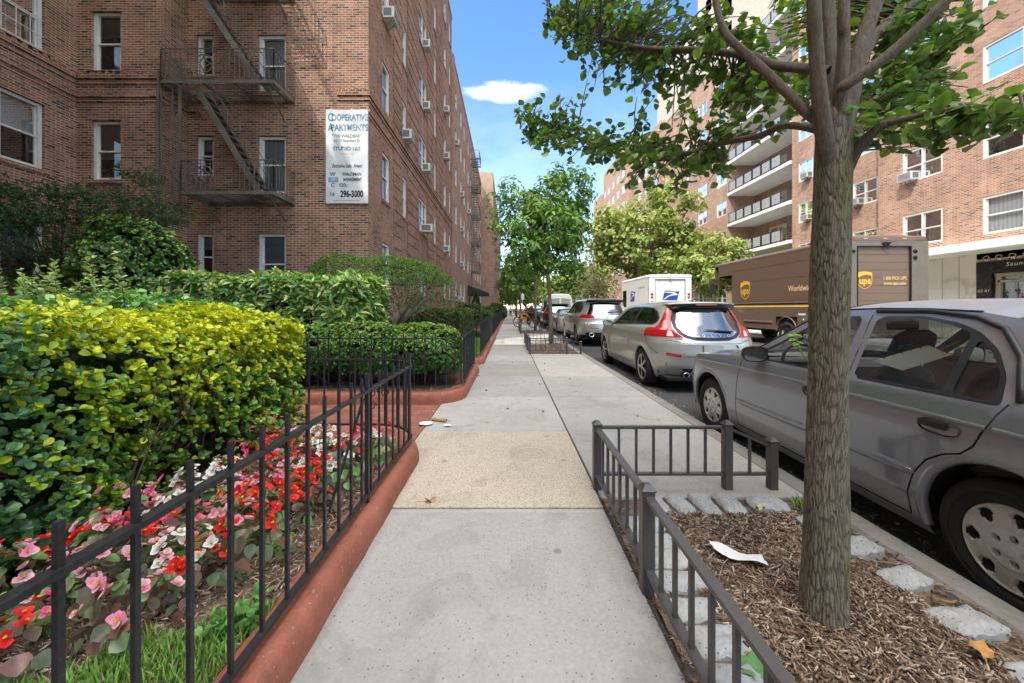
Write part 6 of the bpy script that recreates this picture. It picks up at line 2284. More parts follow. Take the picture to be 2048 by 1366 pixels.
tree('pale airy tree across the street, left of the white mail truck', (11.4, 47, 0), [(11.4, 47, -.1), (11.3, 47, 2.2), (11.1, 47, 4.0)],
  ((11.0, 47, 5.0), (3.3, 3, 3.6)), 95, 15, .34, [(.22, .24, .12), (.27, .28, .15), (.19, .21, .09)], 53, .75, 'lance', r0=.11, nlimb=55, sun_tint=(.36, .36, .20))
gf = 'distant trees across the street'
for i, (x, y, h, r, cols) in enumerate(((13, 62, 9, 3.6, YG), (12.5, 80, 9, 4, LIME), (13.5, 105, 11, 5, YG), (9, 150, 12, 8, OAK), (2.2, 190, 12, 6, OAK))):
 tree(['distant yellow green tree across the street, beyond the pale airy tree', 'distant green tree across the street above the white van', 'distant yellowish tree across the street far down the block', 'broad dark tree closing the far end of the road',
    'dark tree at the far end of the near pavement'][i], (x, y, 0), [(x, y, -.1), (x, y, h * .3), (x, y, h * .5)],
   ((x, y, h * .58), (r, r, h * .42)), 70, 16, .3 + .006 * y, cols, 60 + i, .33 * r, r0=.2, group=gf, nlimb=18, sun_tint=(.32, .36, .10))
# ================================================================== VEHICLES
def paint(name, col, metal=.55, rough=.32, dirt=.15, coat=.8):
 m, nt, out = new_mat(name)
 p = geo_pos(nt)
 n1 = noise(nt, p, 2.2, 5, .6)
 n2 = noise(nt, p, 420, 2, .5)
 n3 = noise(nt, p, 26, 6, .7)
 base = ramp(nt, n2, [(.3, tuple(x * .86 for x in col)), (.7, tuple(min(1, x * 1.14) for x in col))])
 sp = nt.nodes.new('ShaderNodeSeparateXYZ')
 lk(nt, p, sp.inputs[0])
 low = ramp(nt, mth(nt, 'ADD', sp.outputs[2], .2), [(.1, (1, 1, 1)), (.75, (.12, .12, .12))])
 dd = mth(nt, 'MULTIPLY', mth(nt, 'MULTIPLY', low, ramp(nt, mth(nt, 'ADD', mth(nt, 'MULTIPLY', n1, .6), mth(nt, 'MULTIPLY', n3, .4)), [(.38, (0, 0, 0)), (.7, (1, 1, 1))])), dirt * 2.2)
 base = mixc(nt, dd, base, (.20, .17, .13))
 rr = mth(nt, 'ADD', mth(nt, 'MULTIPLY', dd, .5), mth(nt, 'ADD', rough, mth(nt, 'MULTIPLY', n1, .08)))
 b = bsdf(nt, out, base, rr, metal, .5, None, coat, .06)
 return m
M_GLASSC = glass_mat('car_glass', (.88, .92, .91), .01, .8)
M_MIRR = simple('mirror_silver', (.85, .86, .87), .06, 1.0, .5, var=.01)
M_GLASSD = glass_mat('dark_car_glass', (.10, .12, .13), .07)
M_RUB = simple('black_rubber', (.018, .018, .018), .75, var=.3, scale=60, bmp=.15)
M_BLKP = simple('black_plastic', (.022, .022, .023), .45, var=.2)
M_DARK = simple('dark_gap', (.006, .006, .006), .9)
M_INT = simple('grey_car_cloth', (.11, .105, .10), .95, var=.2, scale=50)
M_CHROME = simple('bright_metal', (.65, .65, .63), .18, 1.0, .5, var=.05)
M_SILV = simple('silver_wheel_paint', (.58, .575, .56), .38, .25, .5, var=.12, scale=30)
M_RED = simple('red_lens', (.45, .008, .012), .14, 0, .6, var=.15, scale=90, coat=1)
M_CLEAR = simple('clear_lens', (.62, .60, .58), .16, 0, .6, var=.15, scale=120, coat=1)
M_ORANGE = simple('amber_lens', (.65, .20, .03), .2, 0, .6, coat=1)
M_PLATE = simple('blank_grey_plate', (.40, .39, .38), .6, var=.05)
def tab(t):
 xs = [a for a, b in t]
 ys = [b for a, b in t]
 o = np.argsort(xs)
 xs, ys = np.array(xs)[o], np.array(ys)[o]
 def f(v):
  return np.interp(v, xs, ys)
 return f
def in_poly(P, poly):
 x, y = P[:, 0], P[:, 1]
 c = np.zeros(len(P), bool)
 n = len(poly)
 j = n - 1
 for i in range(n):
  xi, yi = poly[i]
  xj, yj = poly[j]
  with np.errstate(divide='ignore', invalid='ignore'):
   k = ((yi > y) != (yj > y)) & (x < (xj - xi) * (y - yi) / (yj - yi + 1e-12) + xi)
  c ^= k
  j = i
 return c
def strip(line, w):
 a = offset_path(line, w / 2)
 b = offset_path(line, -w / 2)
 return a + b[::-1]
def round_poly(poly, r, n=4):
 out = []
 m = len(poly)
 for i in range(m):
  p0, p1, p2 = [np.array(poly[k % m], float) for k in (i - 1, i, i + 1)]
  a, b = p0 - p1, p2 - p1
  la, lb = np.linalg.norm(a), np.linalg.norm(b)
  d = min(r, la * .45, lb * .45)
  s, e = p1 + a / la * d, p1 + b / lb * d
  for t in np.linspace(0, 1, n + 1):
   out.append(tuple((1 - t) ** 2 * s + 2 * t * (1 - t) * p1 + t * t * e))
 return out
def mirror_poly(poly):
 return poly + [(-x, z) for x, z in poly[::-1]]
def panelize(outer, regions, step):
 V, E = [], []
 def addp(poly):
  o = len(V)
  pts = []
  n = len(poly)
  for i in range(n):
   a, b = poly[i], poly[(i + 1) % n]
   k = max(1, int(math.dist(a, b) / step))
   for q in range(k):
    pts.append((a[0] + (b[0] - a[0]) * q / k, a[1] + (b[1] - a[1]) * q / k))
  V.extend(pts)
  m = len(pts)
  E.extend([(o + i, o + (i + 1) % m) for i in range(m)])
 addp(outer)
 for nm, poly in regions:
  addp(poly)
 xs = [p[0] for p in outer]
 ys = [p[1] for p in outer]
 gx, gy = np.meshgrid(np.arange(min(xs), max(xs), step), np.arange(min(ys), max(ys), step))
 gx[1::2] += step / 2
 Gp = np.stack([gx.ravel(), gy.ravel()], 1)
 Gp = Gp[in_poly(Gp, outer)]
 V2 = [Vector(p) for p in V] + [Vector(p) for p in Gp]
 v, e, f, _, _, _ = delaunay_2d_cdt(V2, E, [], 0, 1e-5)
 v = np.array([tuple(p) for p in v])
 f = np.array([t for t in f if len(t) == 3])
 c = v[f].mean(1)
 own = np.full(len(f), -1)
 inside = in_poly(c, outer)
 for i, (nm, poly) in enumerate(regions):
  k = (own < 0) & in_poly(c, poly)
  own[k] = i
 out = {}
 for i in range(len(f)):
  if not inside[i]:
   continue
  nm = 'body' if own[i] < 0 else regions[own[i]][0]
  out.setdefault(nm, []).append(f[i])
 res = {}
 for nm, t in out.items():
  t = np.array(t)
  a, b, cc = v[t[:, 0]], v[t[:, 1]], v[t[:, 2]]
  ar = (b[:, 0] - a[:, 0]) * (cc[:, 1] - a[:, 1]) - (b[:, 1] - a[:, 1]) * (cc[:, 0] - a[:, 0])
  t[ar < 0] = t[ar < 0][:, ::-1]
  t = t[np.abs(ar) > 1e-9]
  res[nm] = t
 return v, res
def surf_mesh(name, v, t, fn, mat, flip=False, off=0.0):
 used = np.unique(t)
 idx = np.full(len(v), -1)
 idx[used] = np.arange(len(used))
 q = v[used]
 e = .004
 P = fn(q[:, 0], q[:, 1])
 Pa = fn(q[:, 0] + e, q[:, 1]) - fn(q[:, 0] - e, q[:, 1])
 Pb = fn(q[:, 0], q[:, 1] + e) - fn(q[:, 0], q[:, 1] - e)
 N = norm(np.cross(Pa, Pb))
 t = idx[t]
 if flip:
  t = t[:, ::-1]
  N = -N
 P = P + N * off
 me = bpy.data.meshes.new(name)
 me.from_pydata(P.tolist(), [], t.tolist())
 me.polygons.foreach_set('use_smooth', np.ones(len(t), bool))
 me.materials.append(mat)
 me.update()
 me.normals_split_custom_set_from_vertices(N.tolist())
 return me
def wheel_meshes(r, width, rim, style, mat_rim):
 w = width / 2
 mb = MB()
 rr_ = rim
 mb.lathe([(rr_ * .96, -w * .72), (rr_ * 1.03, -w * .92), ((rr_ + r) / 2, -w * 1.02), (r - .022, -w * .93), (r - .006, -w * .78), (r, -w * .5), (r, w * .5), (r - .006, w * .8), (rr_, w * .9)], axis='x', n=56)
 for k in range(44):
  a = 2 * PI * k / 44
 mb.lathe([((rr_ + r) / 2 - .012, -w * 1.022), ((rr_ + r) / 2 - .010, -w * 1.045), ((rr_ + r) / 2 + .010, -w * 1.04), ((rr_ + r) / 2 + .012, -w * 1.015)], axis='x', n=56)
 tyre = mb.data('wheel', M_RUB)
 nr_, na = 56, 480
 V = np.zeros((nr_, na, 3))
 M = np.zeros((nr_, na), int)
 for i in range(nr_):
  f = i / (nr_ - 1)
  for j in range(na):
   th = 2 * PI * j / na
   dep, mi = style(f, th)
   rad = rr_ * max(f, .004)
   V[i, j] = (-w * .80 + dep, rad * math.cos(th), rad * math.sin(th))
   M[i, j] = mi
 me = grid_mesh('rim', V, mat_rim, (0, 0, 0))
 me.materials.append(M_BLKP)
 mi = np.maximum(np.maximum(M[:-1], M[1:]), np.maximum(np.roll(M, -1, 1)[:-1], np.roll(M, -1, 1)[1:])).reshape(-1)
 me.polygons.foreach_set('material_index', mi.astype(np.int32))
 return tyre, me
def hubcap(f, th):
 dep = -.014 * math.cos(f * 1.4) + (.006 if f > .93 else 0) - (.008 if .90 < f < .97 else 0)
 k = 7
 a = (th + .2) % (2 * PI / k) - PI / k
 u = (f - .74) / .145
 if abs(u) < 1:
  hw = .155 * math.sqrt(1 - u * u) * (1.25 if u > 0 else .9)
  if abs(a) < hw:
   return dep + .03, 1
  if abs(a) < hw + .05:
   return dep + .010, 0
 if f < .44:
  for q in range(5):
   aa = 2 * PI * q / 5 + .35
   dx_, dy_ = f * math.cos(th) - .285 * math.cos(aa), f * math.sin(th) - .285 * math.sin(aa)
   if dx_ * dx_ + dy_ * dy_ < .0068:
    return dep + .018, 1 if dx_ * dx_ + dy_ * dy_ < .004 else 0
  dep -= .006
 if f < .13:
  dep -= .004
 return dep, 0
def five_spoke(f, th):
 dep = .012 - .02 * (1 - f) + (-.012 if f > .93 else 0)
 if f > .90:
  return dep - .006, 0
 a = (th + .3) % (2 * PI / 5) - PI / 5
 if f < .22:
  return dep - .010 + (.008 if f < .10 else 0), 0
 hw = .115 / f * .62 + .05 + max(0, f - .72) * .45
 if abs(a) < hw:
  return dep - .006 * math.cos(a / hw * PI / 2), 0
 return dep + .055, 1
def six_spoke(f, th):
 dep = .012 + (-.012 if f > .93 else 0)
 if f > .88:
  return dep, 0
 a = th % (2 * PI / 6) - PI / 6
 if f < .25:
  return dep - .006, 0
 if abs(a) < .10 / f * .5 + .1:
  return dep - .004, 0
 return dep + .05, 1
class Body:
 def __init__(s, q):
  s.w, s.ef, s.er = tab(q['w']), tab(q['ef']), tab(q['er'])
  s.cf, s.cr, s.n = q['cf'], q['cr'], q.get('n', 2.6)
  s.tp = q.get('taper', 0)
 def width(s, y, z):
  return s.w(z) * (1 - s.tp * np.clip(np.abs(y) - .6, 0, 9) ** 2 * np.clip((z - .75) * 2, 0, 1))
 def side(s, y, z, sgn=-1):
  y, z = np.asarray(y, float), np.asarray(z, float)
  w = s.width(y, z)
  tf = np.clip((y - s.cf) / (s.ef(z) - s.cf), 0, .999)
  tr = np.clip((-y - s.cr) / (s.er(z) - s.cr), 0, .999)
  t = np.maximum(tf, tr)
  x = w * (1 - t ** s.n) ** (1 / s.n)
  return np.stack([sgn * x, y, z], 1)
 def rear(s, x, z):
  x, z = np.asarray(x, float), np.asarray(z, float)
  w = s.width(-s.er(z), z)
  t = np.clip(np.abs(x) / w, 0, .999)
  y = -(s.cr + (s.er(z) - s.cr) * (1 - t ** s.n) ** (1 / s.n))
  return np.stack([x, y, z], 1)
 def front(s, x, z):
  x, z = np.asarray(x, float), np.asarray(z, float)
  w = s.width(s.ef(z), z)
  t = np.clip(np.abs(x) / w, 0, .999)
  y = s.cf + (s.ef(z) - s.cf) * (1 - t ** s.n) ** (1 / s.n)
  return np.stack([x, y, z], 1)
 def k(s):
  return .5 ** (1 / s.n)
 def split_r(s, z):
  return -(s.cr + s.k() * (s.er(z) - s.cr))
 def split_f(s, z):
  return s.cf + s.k() * (s.ef(z) - s.cf)
def loft(name, edge, crown, bulge, mat, nu=17, endb=None, lift=0.0):
 P = []
 m = len(edge)
 for i, (x, y, z) in enumerate(edge):
  t = i / (m - 1)
  cr = crown(t) if callable(crown) else crown
  bl = bulge(t) if callable(bulge) else bulge
  row = []
  for j in range(nu):
   u = -1 + 2 * j / (nu - 1)
   k = 1 - u * u
   row.append((abs(x) * u, y + bl * k, z + cr * (1 - abs(u) ** 2.6) + lift))
  P.append(row)
 mb = MB()
 mb.grid(P, smooth=True)
 return mb
def seat(T, x, y, z0, w=.5, back=.44, mat=None, rec=.16):
 mb = MB()
 mb.box(x - w / 2, x + w / 2, y - .25, y + .27, z0, z0 + .17, 0, .05)
 def pad(cz0, cz1, ww, th, off):
  rows = []
  for i in range(9):
   t = i / 8
   z = cz0 + (cz1 - cz0) * t
   k = max(.25, (1 - abs(2 * t - 1) ** 5)) ** .5 * (1 - .16 * t)
   yc = y - .25 - rec * (z - z0) / back + off
   row = []
   for j in range(20):
    a = 2 * PI * j / 20
    ca, sa = math.cos(a), math.sin(a)
    row.append((x + abs(ca) ** .6 * math.copysign(1, ca) * ww / 2 * k, yc + abs(sa) ** .7 * math.copysign(1, sa) * th / 2 * k, z))
   rows.append(row)
  mb.grid(rows, closeu=True)
  mb.add(rows[-1], [tuple(range(20))])
 pad(z0 + .10, z0 + back + .12, w, .17, 0)
 pad(z0 + back + .17, z0 + back + .36, .27, .11, .0)
 mb.tube([(x - .06, y - .25 - rec, z0 + back + .08), (x - .06, y - .25 - rec, z0 + back + .2)], .008, 5)
 T.part('seat', mb, mat or M_INT)
def car(q, label, loc, rz, M_PAINT, cat='car', name='parked_car', group=None, full=True, wheels=None, glass=None):
 T = Thing(name, label, cat, loc, rz, group, local=True)
 B = Body(q)
 step = q.get('step', .05) if full else .12
 hatch = q.get('hatch', False)
 gm = glass or M_GLASSC
 zb = q['zbot']
 zr = np.linspace(zb, q['ztail'], 14)
 zf = np.linspace(q['znose'], zb, 12)
 up = q['upper']          # from the tail forward: points (y, z)
 outer = [(float(B.split_r(z)), float(z)) for z in zr] + up + [(float(B.split_f(z)), float(z)) for z in zf]
 regs = []
 for ay in (q['axf'], q['axr']):
  regs.append(('void', [(ay + q['arch'] * math.cos(a), q['rw'] + .01 + q['arch'] * math.sin(a) * 1.02) for a in np.linspace(0, 2 * PI, 48, endpoint=False)]))
 for ln in q['gaps']:
  regs.append(('gap', strip(ln, .0085)))
 for k, p in enumerate(q['glass']):
  regs.append(('glass%d' % k, round_poly(p, .03)))
 for p in q.get('side_light', []):
  regs.append(('red', p))
 for p in q.get('side_amber', []):
  regs.append(('amber', p))
 for p in q.get('black', []):
  regs.append(('black', round_poly(p, .03)))
 for k, p in enumerate(q['doors']):
  regs.append(('door%d' % k, p))
 regs.append(('sill', [(-9, -1), (9, -1), (9, q['zsill']), (-9, q['zsill'])]))
 v, res = panelize(outer, regs, step)
 doorparts = {}
 for sgn in (-1, 1):
  fn = lambda a, b: B.side(a, b, sgn)
  fl = sgn < 0
  for nm, t in res.items():
   if nm == 'void':
    continue
   if nm == 'gap':
    T.pmesh('panel_gap', surf_mesh('panel_gap', v, t, fn, M_DARK, fl, -.007))
   elif nm.startswith('glass'):
    par = doorparts.get((sgn, 'door%d' % q['glass_door'][int(nm[5:])])) if q.get('glass_door') else None
    T.pmesh('window', surf_mesh('window', v, t, fn, gm, fl, -.006), par)
   elif nm == 'red':
    T.pmesh('tail_light', surf_mesh('tail_light', v, t, fn, M_RED, fl, .004))
   elif nm == 'amber':
    T.pmesh('marker_light', surf_mesh('marker_light', v, t, fn, M_ORANGE, fl, .003))
   elif nm == 'black':
    T.pmesh('window_trim', surf_mesh('window_trim', v, t, fn, M_BLKP, fl, .0005))
   elif nm.startswith('door'):
    doorparts[(sgn, nm)] = T.pmesh('door', surf_mesh('door', v, t, fn, M_PAINT, fl))
   elif nm == 'sill':
    T.pmesh('sill', surf_mesh('sill', v, t, fn, q.get('sillmat') or M_PAINT, fl))
   else:
    T.pmesh('side_panel', surf_mesh('side_panel', v, t, fn, M_PAINT, fl))
  for ay in (q['axf'], q['axr']):
   mb = MB()
   rows = []
   for a in np.linspace(-.25, PI + .25, 40):
    row = []
    for rr_, dx_ in ((q['arch'] + q.get('flare', .035), 0.0), (q['arch'] + q.get('flare', .035) * .6, q.get('lip', .008)), (q['arch'] + .006, q.get('lip', .008)), (q['arch'] - .008, -.004), (q['arch'] - .006, -.03)):
     y, z = ay + rr_ * math.cos(a), q['rw'] + .01 + rr_ * math.sin(a) * 1.02
     p = B.side([y], [max(z, zb)], sgn)[0]
     row.append((p[0] + sgn * dx_, y, max(z, zb)))
    rows.append(row)
   mb.grid(rows if sgn > 0 else rows[::-1])
   T.part('wheel_arch', mb, M_PAINT)
   mb = MB()
   rows = []
   for a in np.linspace(-.1, PI + .1, 24):
    y, z = ay + (q['arch'] - .004) * math.cos(a), q['rw'] + .01 + (q['arch'] - .004) * math.sin(a)
    x = abs(B.side([y], [max(z, zb)])[0][0])
    rows.append([(sgn * (x - .02), y, z), (sgn * (x - .32), y, z)])
   mb.grid(rows)
   T.part('wheel_well', mb, M_DARK)
 ks = B.k()
 zt = q['ztail']
 zz = np.linspace(zb + q.get('rear_lift', .06), zt, 16)
 outr = [(float(ks * B.width(-B.er(z), z)), float(z)) for z in zz]
 outer = outr + [(-x, z) for x, z in outr[::-1]]
 regs = [(nm, p) for nm, p in q['rear']]
 v, res = panelize(outer, regs, step)
 RM = {'red': ('tail_light', M_RED, .004), 'clear': ('reverse_light', M_CLEAR, .006), 'clear2': ('reverse_light', M_CLEAR, .006), 'glass': ('rear_window', q.get('rear_glass') or gm, -.003), 'gap': ('panel_gap', M_DARK, -.007), 'black': ('bumper_trim', M_BLKP, .002),
    'hatch': ('tailgate', M_PAINT, 0), 'body': ('rear_panel', M_PAINT, 0), 'plate': ('number_plate', M_PLATE, .010), 'recess': ('plate_recess', M_PAINT, -.02), 'chrome': ('trim_strip', M_CHROME, .005), 'ceramic': ('window_border', M_BLKP, -.002)}
 for nm, t in res.items():
  pn, mt, of = RM[nm]
  T.pmesh(pn, surf_mesh(pn, v, t, B.rear, mt, False, of))
 zz = np.linspace(zb + .03, q['znose'], 12)
 outr = [(float(ks * B.width(B.ef(z), z)), float(z)) for z in zz]
 outer = outr + [(-x, z) for x, z in outr[::-1]]
 v, res = panelize(outer, q['front'], max(step, .07))
 FM = {'lamp': ('headlight', M_CLEAR, .004), 'grille': ('grille', M_BLKP, -.004), 'gap': ('panel_gap', M_DARK, -.007), 'body': ('front_bumper', M_PAINT, 0), 'black': ('bumper_trim', M_BLKP, .002), 'plate': ('number_plate', M_PLATE, .008)}
 for nm, t in res.items():
  pn, mt, of = FM[nm]
  T.pmesh(pn, surf_mesh(pn, v, t, B.front, mt, True, of))
 up3 = {}
 for nm, (a, b) in q['lofts'].items():
  pts = []
  seg = [p for p in up if min(a, b) - 1e-6 <= p[0] <= max(a, b) + 1e-6]
  seg = sorted(seg, key=lambda p: p[0])
  for p, r_ in zip(seg[:-1], seg[1:]):
   for k in range(4):
    t = k / 4
    pts.append((p[0] + (r_[0] - p[0]) * t, p[1] + (r_[1] - p[1]) * t))
  pts.append(seg[-1])
  e = np.array(pts)
  up3[nm] = B.side(e[:, 0], e[:, 1])
 pr = q['loftp']
 for nm, e in up3.items():
  cr, bl = pr[nm]
  mt = gm if nm in ('windscreen', 'rear_window') else M_PAINT
  if nm == 'rear_window' and q.get('rear_glass'):
   mt = q['rear_glass']
  if nm == 'roof' and q.get('roofmat'):
   mt = q['roofmat']
  T.part(nm, loft(nm, e.tolist(), cr, bl, mt), mt)
 if full:
  mb = MB()
  mb.box(-.72 * q['hw'] / .84, .72 * q['hw'] / .84, q['axr'] - .45, q['axf'] - .3, zb + .05, zb + .12)
  mb.box(-.70, .70, q['axf'] - .62, q['axf'] - .32, .55, q['dashz'], 0, .06)
  mb.box(-.72, .72, q['axr'] - .35, q['axr'] + .3, .5, q['dashz'] - .05, 0, .06)
  T.part('cabin', mb, M_INT)
  for x in (-.36, .36):
   seat(T, x, q['seaty'], zb + .22)
  mb = MB()
  mb.box(-.64, .64, q['axr'] + .22, q['axr'] + .75, zb + .26, zb + .42, 0, .06)
  mb.box(-.64, .64, q['axr'] + .12, q['axr'] + .30, zb + .40, q['dashz'] + .02, 0, .07)
  T.part('rear_seat', mb, M_INT)
  mb = MB()
  pts = [(-.36 + .18 * math.cos(a), q['seaty'] + .42 + .05 * math.sin(a), q['dashz'] - .02 + .17 * math.sin(a)) for a in np.linspace(0, 2 * PI, 25)]
  mb.tube(pts, .014, 6, cap=False)
  mb.obox((-.52, q['seaty'] + .42, q['dashz'] - .02), (-.2, q['seaty'] + .42, q['dashz'] - .02), .03, .04)
  T.part('steering_wheel', mb, M_BLKP)
  mb = MB()
  mb.box(-.12, .12, q['mirror_y'] - .02, q['mirror_y'] + .01, q['mirror_z'], q['mirror_z'] + .065, 0, .02)
  T.part('rear_view_mirror', mb, M_BLKP)
 for ay in (q['axf'], q['axr']):
  for sgn in (-1, 1):
   w = link('wheel', wheels[0], T.o)
   x = abs(B.side([ay], [q['rw'] + .36])[0][0]) - q.get('inset', .035) - q['tw'] / 2
   w.location = (sgn * x, ay, q['rw'])
   w.rotation_euler = (random.Random(ay * 7 + sgn).uniform(0, 6), 0, 0 if sgn < 0 else PI)
   link('rim', wheels[1], w)
 mb = MB()
 mb.box(-.70 * q['hw'] / .84, .70 * q['hw'] / .84, q['axr'] - .75, q['axf'] + .6, zb - .0, zb + .05)
 T.part('underbody', mb, M_DARK)
 return T, B
def door_mirror(T, B, y, z, M, sgn=-1, big=1.0, arm=True):
 x = abs(B.side([y], [z])[0][0])
 mb = MB()
 rows = []
 for i in range(9):
  t = i / 8
  row = []
  k = math.sin(max(.06, t) * PI * .5) ** .5 if t < 1 else 1
  for j in range(18):
   a = 2 * PI * j / 18
   ca, sa = math.cos(a), math.sin(a)
   e = 3.2
   rx = abs(ca) ** (2 / e) * math.copysign(1, ca) * .105 * big * k
   rz_ = abs(sa) ** (2 / e) * math.copysign(1, sa) * .066 * big * k
   row.append((sgn * (x + .12 * big + .0) + rx, y + .075 - t * .11, z + rz_ + .0))
  rows.append(row)
 mb.grid(rows, closeu=True)
 cap = rows[-1]
 m = T.part('door_mirror', mb, M)
 mb = MB()
 c = (sgn * (x + .12 * big), y - .034, z)
 mb.add([(c[0] + (p[0] - c[0]) * .9, c[1], c[2] + (p[2] - c[2]) * .88) for p in cap], [tuple(range(len(cap)))])
 T.part('mirror_glass', mb, M_MIRR, m)
 mb = MB()
 mb.add([(c[0] + (p[0] - c[0]), c[1] + .003, c[2] + (p[2] - c[2])) for p in cap], [tuple(range(len(cap)))])
 mb.obox((sgn * (x - .015), y + .03, z - .035), (sgn * (x + .06), y + .035, z - .03), .07, .045)
 T.part('mirror_foot', mb, M_BLKP, m)
def door_handle(T, B, y0, y1, z, M, sgn=-1, recess=True):
 for s in (sgn,):
  mb = MB()
  rows = []
  for i in range(6):
   t = i / 5
   row = []
   for j in range(28):
    a = 2 * PI * j / 28
    e = 2.6
    yy = (y0 + y1) / 2 + abs(math.cos(a)) ** (2 / e) * math.copysign(1, math.cos(a)) * (y1 - y0) / 2 * (1 - .12 * t)
    zz_ = z + abs(math.sin(a)) ** (2 / e) * math.copysign(1, math.sin(a)) * .036 * (1 - .2 * t)
    p = B.side([yy], [zz_], s)[0]
    row.append((p[0] + s * (.007 - .010 * t * (1 if recess else -.6)), yy, zz_))
   rows.append(row)
  mb.grid(rows if s < 0 else rows[::-1], closeu=True)
  mb.add(rows[-1], [tuple(range(27, -1, -1)) if s < 0 else tuple(range(28))])
  h = T.part('door_handle', mb, M)
  mb = MB()
  row2 = []
  ya, yb = y0 + (y1 - y0) * .30, y1 - (y1 - y0) * .04
  p0, p1 = B.side([ya], [z + .006], s)[0], B.side([yb], [z + .006], s)[0]
  mb.obox((p0[0] + s * .008, ya, z + .008), (p1[0] + s * .008, yb, z + .008), .012, .030)
  T.part('flap', mb, M, h)
SEDAN = dict(
 w=[(.15, .77), (.22, .805), (.35, .832), (.50, .842), (.66, .843), (.78, .838), (.86, .822), (.91, .80), (.95, .775), (1.05, .725), (1.15, .672), (1.25, .618), (1.31, .575), (1.38, .52)],
 ef=[(.15, 2.06), (.3, 2.15), (.45, 2.185), (.56, 2.17), (.62, 2.12), (.74, 2.05), (.82, 1.95), (.95, 1.8)],
 er=[(.15, 2.06), (.3, 2.14), (.5, 2.18), (.58, 2.15), (.66, 2.12), (.9, 2.09), (.97, 2.05), (1.4, 1.9)],
 cf=1.50, cr=1.62, n=2.5, taper=.035, zbot=.175, ztail=.93, znose=.74, zsill=.24, hw=.84,
 axf=1.325, axr=-1.14, rw=.292, arch=.338, tw=.18, flare=.03, lip=.006, inset=.03, step=.04,
 upper=[(-1.96, .955), (-1.60, .962), (-1.50, 1.0), (-1.30, 1.13), (-1.12, 1.235), (-1.0, 1.285), (-.85, 1.312), (-.6, 1.324), (-.3, 1.327), (-.05, 1.318), (.05, 1.302), (.16, 1.262), (.35, 1.14), (.54, 1.015), (.70, .92), (.80, .885), (1.1, .865), (1.5, .825), (1.75, .79)],
 gaps=[[(.84, .235), (.83, .45), (.80, .66), (.765, .80), (.74, .885)],
    [(-.335, .235), (-.335, .55), (-.335, .905)], [(-.335, .905), (-.315, 1.1), (-.285, 1.29)],
    [(-.735, .235), (-.738, .36), (-.775, .47), (-.84, .565), (-.915, .62), (-.985, .648), (-1.035, .70), (-1.085, .82), (-1.125, .915)],
    [(-.735, .236), (0, .236), (.84, .236)],
    [(.99, .56), (1.0, .555)], [(1.63, .565), (2.1, .56)], [(-1.45, .565), (-2.1, .56)]],
 glass=[[(-.375, .912), (-.335, 1.268), (-.60, 1.272), (-.77, 1.242), (-.865, 1.205), (-.865, .914)], [(-.905, .914), (-.905, 1.185), (-.97, 1.135), (-1.045, 1.04), (-1.075, .914)],
     [(-.265, .908), (-.235, 1.266), (-.02, 1.258), (.09, 1.215), (.36, 1.04), (.52, .945), (.52, .905)]],
 black=[[(-.40, .895), (-.355, 1.282), (-.60, 1.287), (-.79, 1.256), (-.90, 1.212), (-1.0, 1.135), (-1.07, 1.03), (-1.105, .898)], [(-.25, .893), (-.22, 1.28), (.0, 1.272), (.12, 1.228), (.38, 1.055), (.62, .925), (.64, .893)]],
 doors=[[(-.34, .238), (-.34, .905), (-.29, 1.305), (-.62, 1.306), (-.84, 1.278), (-.97, 1.225), (-1.07, 1.11), (-1.14, .93), (-1.085, .82), (-1.035, .70), (-.985, .648), (-.915, .62), (-.84, .565), (-.775, .47), (-.738, .36), (-.735, .238)],
     [(-.33, .238), (-.33, .905), (-.28, 1.302), (.0, 1.296), (.14, 1.245), (.42, 1.06), (.70, .905), (.74, .885), (.765, .80), (.80, .66), (.83, .45), (.84, .238)]],
 side_amber=[[(1.93, .60), (2.02, .60), (1.99, .69), (1.93, .70)]],
 rear=[('red', [(.36, .64), (.70, .64), (.70, .82), (.36, .82)]), ('red', [(-.36, .64), (-.36, .82), (-.70, .82), (-.70, .64)]), ('plate', [(-.16, .66), (.16, .66), (.16, .80), (-.16, .80)]), ('gap', strip([(-.7, .56), (.7, .56)], .008))],
 front=[('lamp', [(.36, .58), (.72, .58), (.70, .69), (.36, .68)]), ('lamp', [(-.36, .58), (-.36, .68), (-.70, .69), (-.72, .58)]), ('grille', [(-.3, .60), (.3, .60), (.3, .67), (-.3, .67)]), ('grille', [(-.5, .30), (.5, .30), (.5, .40), (-.5, .40)])],
 lofts=dict(trunk_lid=(-1.96, -1.60), rear_window=(-1.60, -1.0), roof=(-1.0, .05), windscreen=(.05, .80), bonnet=(.80, 1.75)),
 loftp=dict(trunk_lid=(.02, 0), rear_window=(lambda t: .02 + .035 * t, lambda t: -.10 * (1 - t) - .02), roof=(lambda t: .055 + .01 * math.sin(t * PI), lambda t: -.02 + .06 * t), windscreen=(lambda t: .055 * (1 - t) + .02, lambda t: .04 + .13 * t), bonnet=(lambda t: .02 + .03 * t, lambda t: .17 * (1 - t) + .15 * t)),
 dashz=.86, seaty=.20, mirror_y=.12, mirror_z=1.17, glass_door=None)
SEDAN['roofmat'] = simple('faded_roof_paint', (.30, .31, .335), .48, .1, .5, var=.10, scale=9, coat=.15)
W_SED = wheel_meshes(.292, .18, .188, hubcap, M_SILV)
P_GREY = paint('grey_metallic_paint', (.265, .285, .325), .3, .18, .004, 1.0)
T, B = car(SEDAN, 'old grey four door sedan parked right beside the nearest tree pit', (2.975, 2.755, ROADZ), R(-.9), P_GREY, wheels=W_SED)
SED = T
door_mirror(T, B, .47, .945, M_BLKP, -1, 1.0)
door_mirror(T, B, .47, .945, M_BLKP, 1, 1.0)
door_handle(T, B, -.985, -.80, .745, M_BLKP)
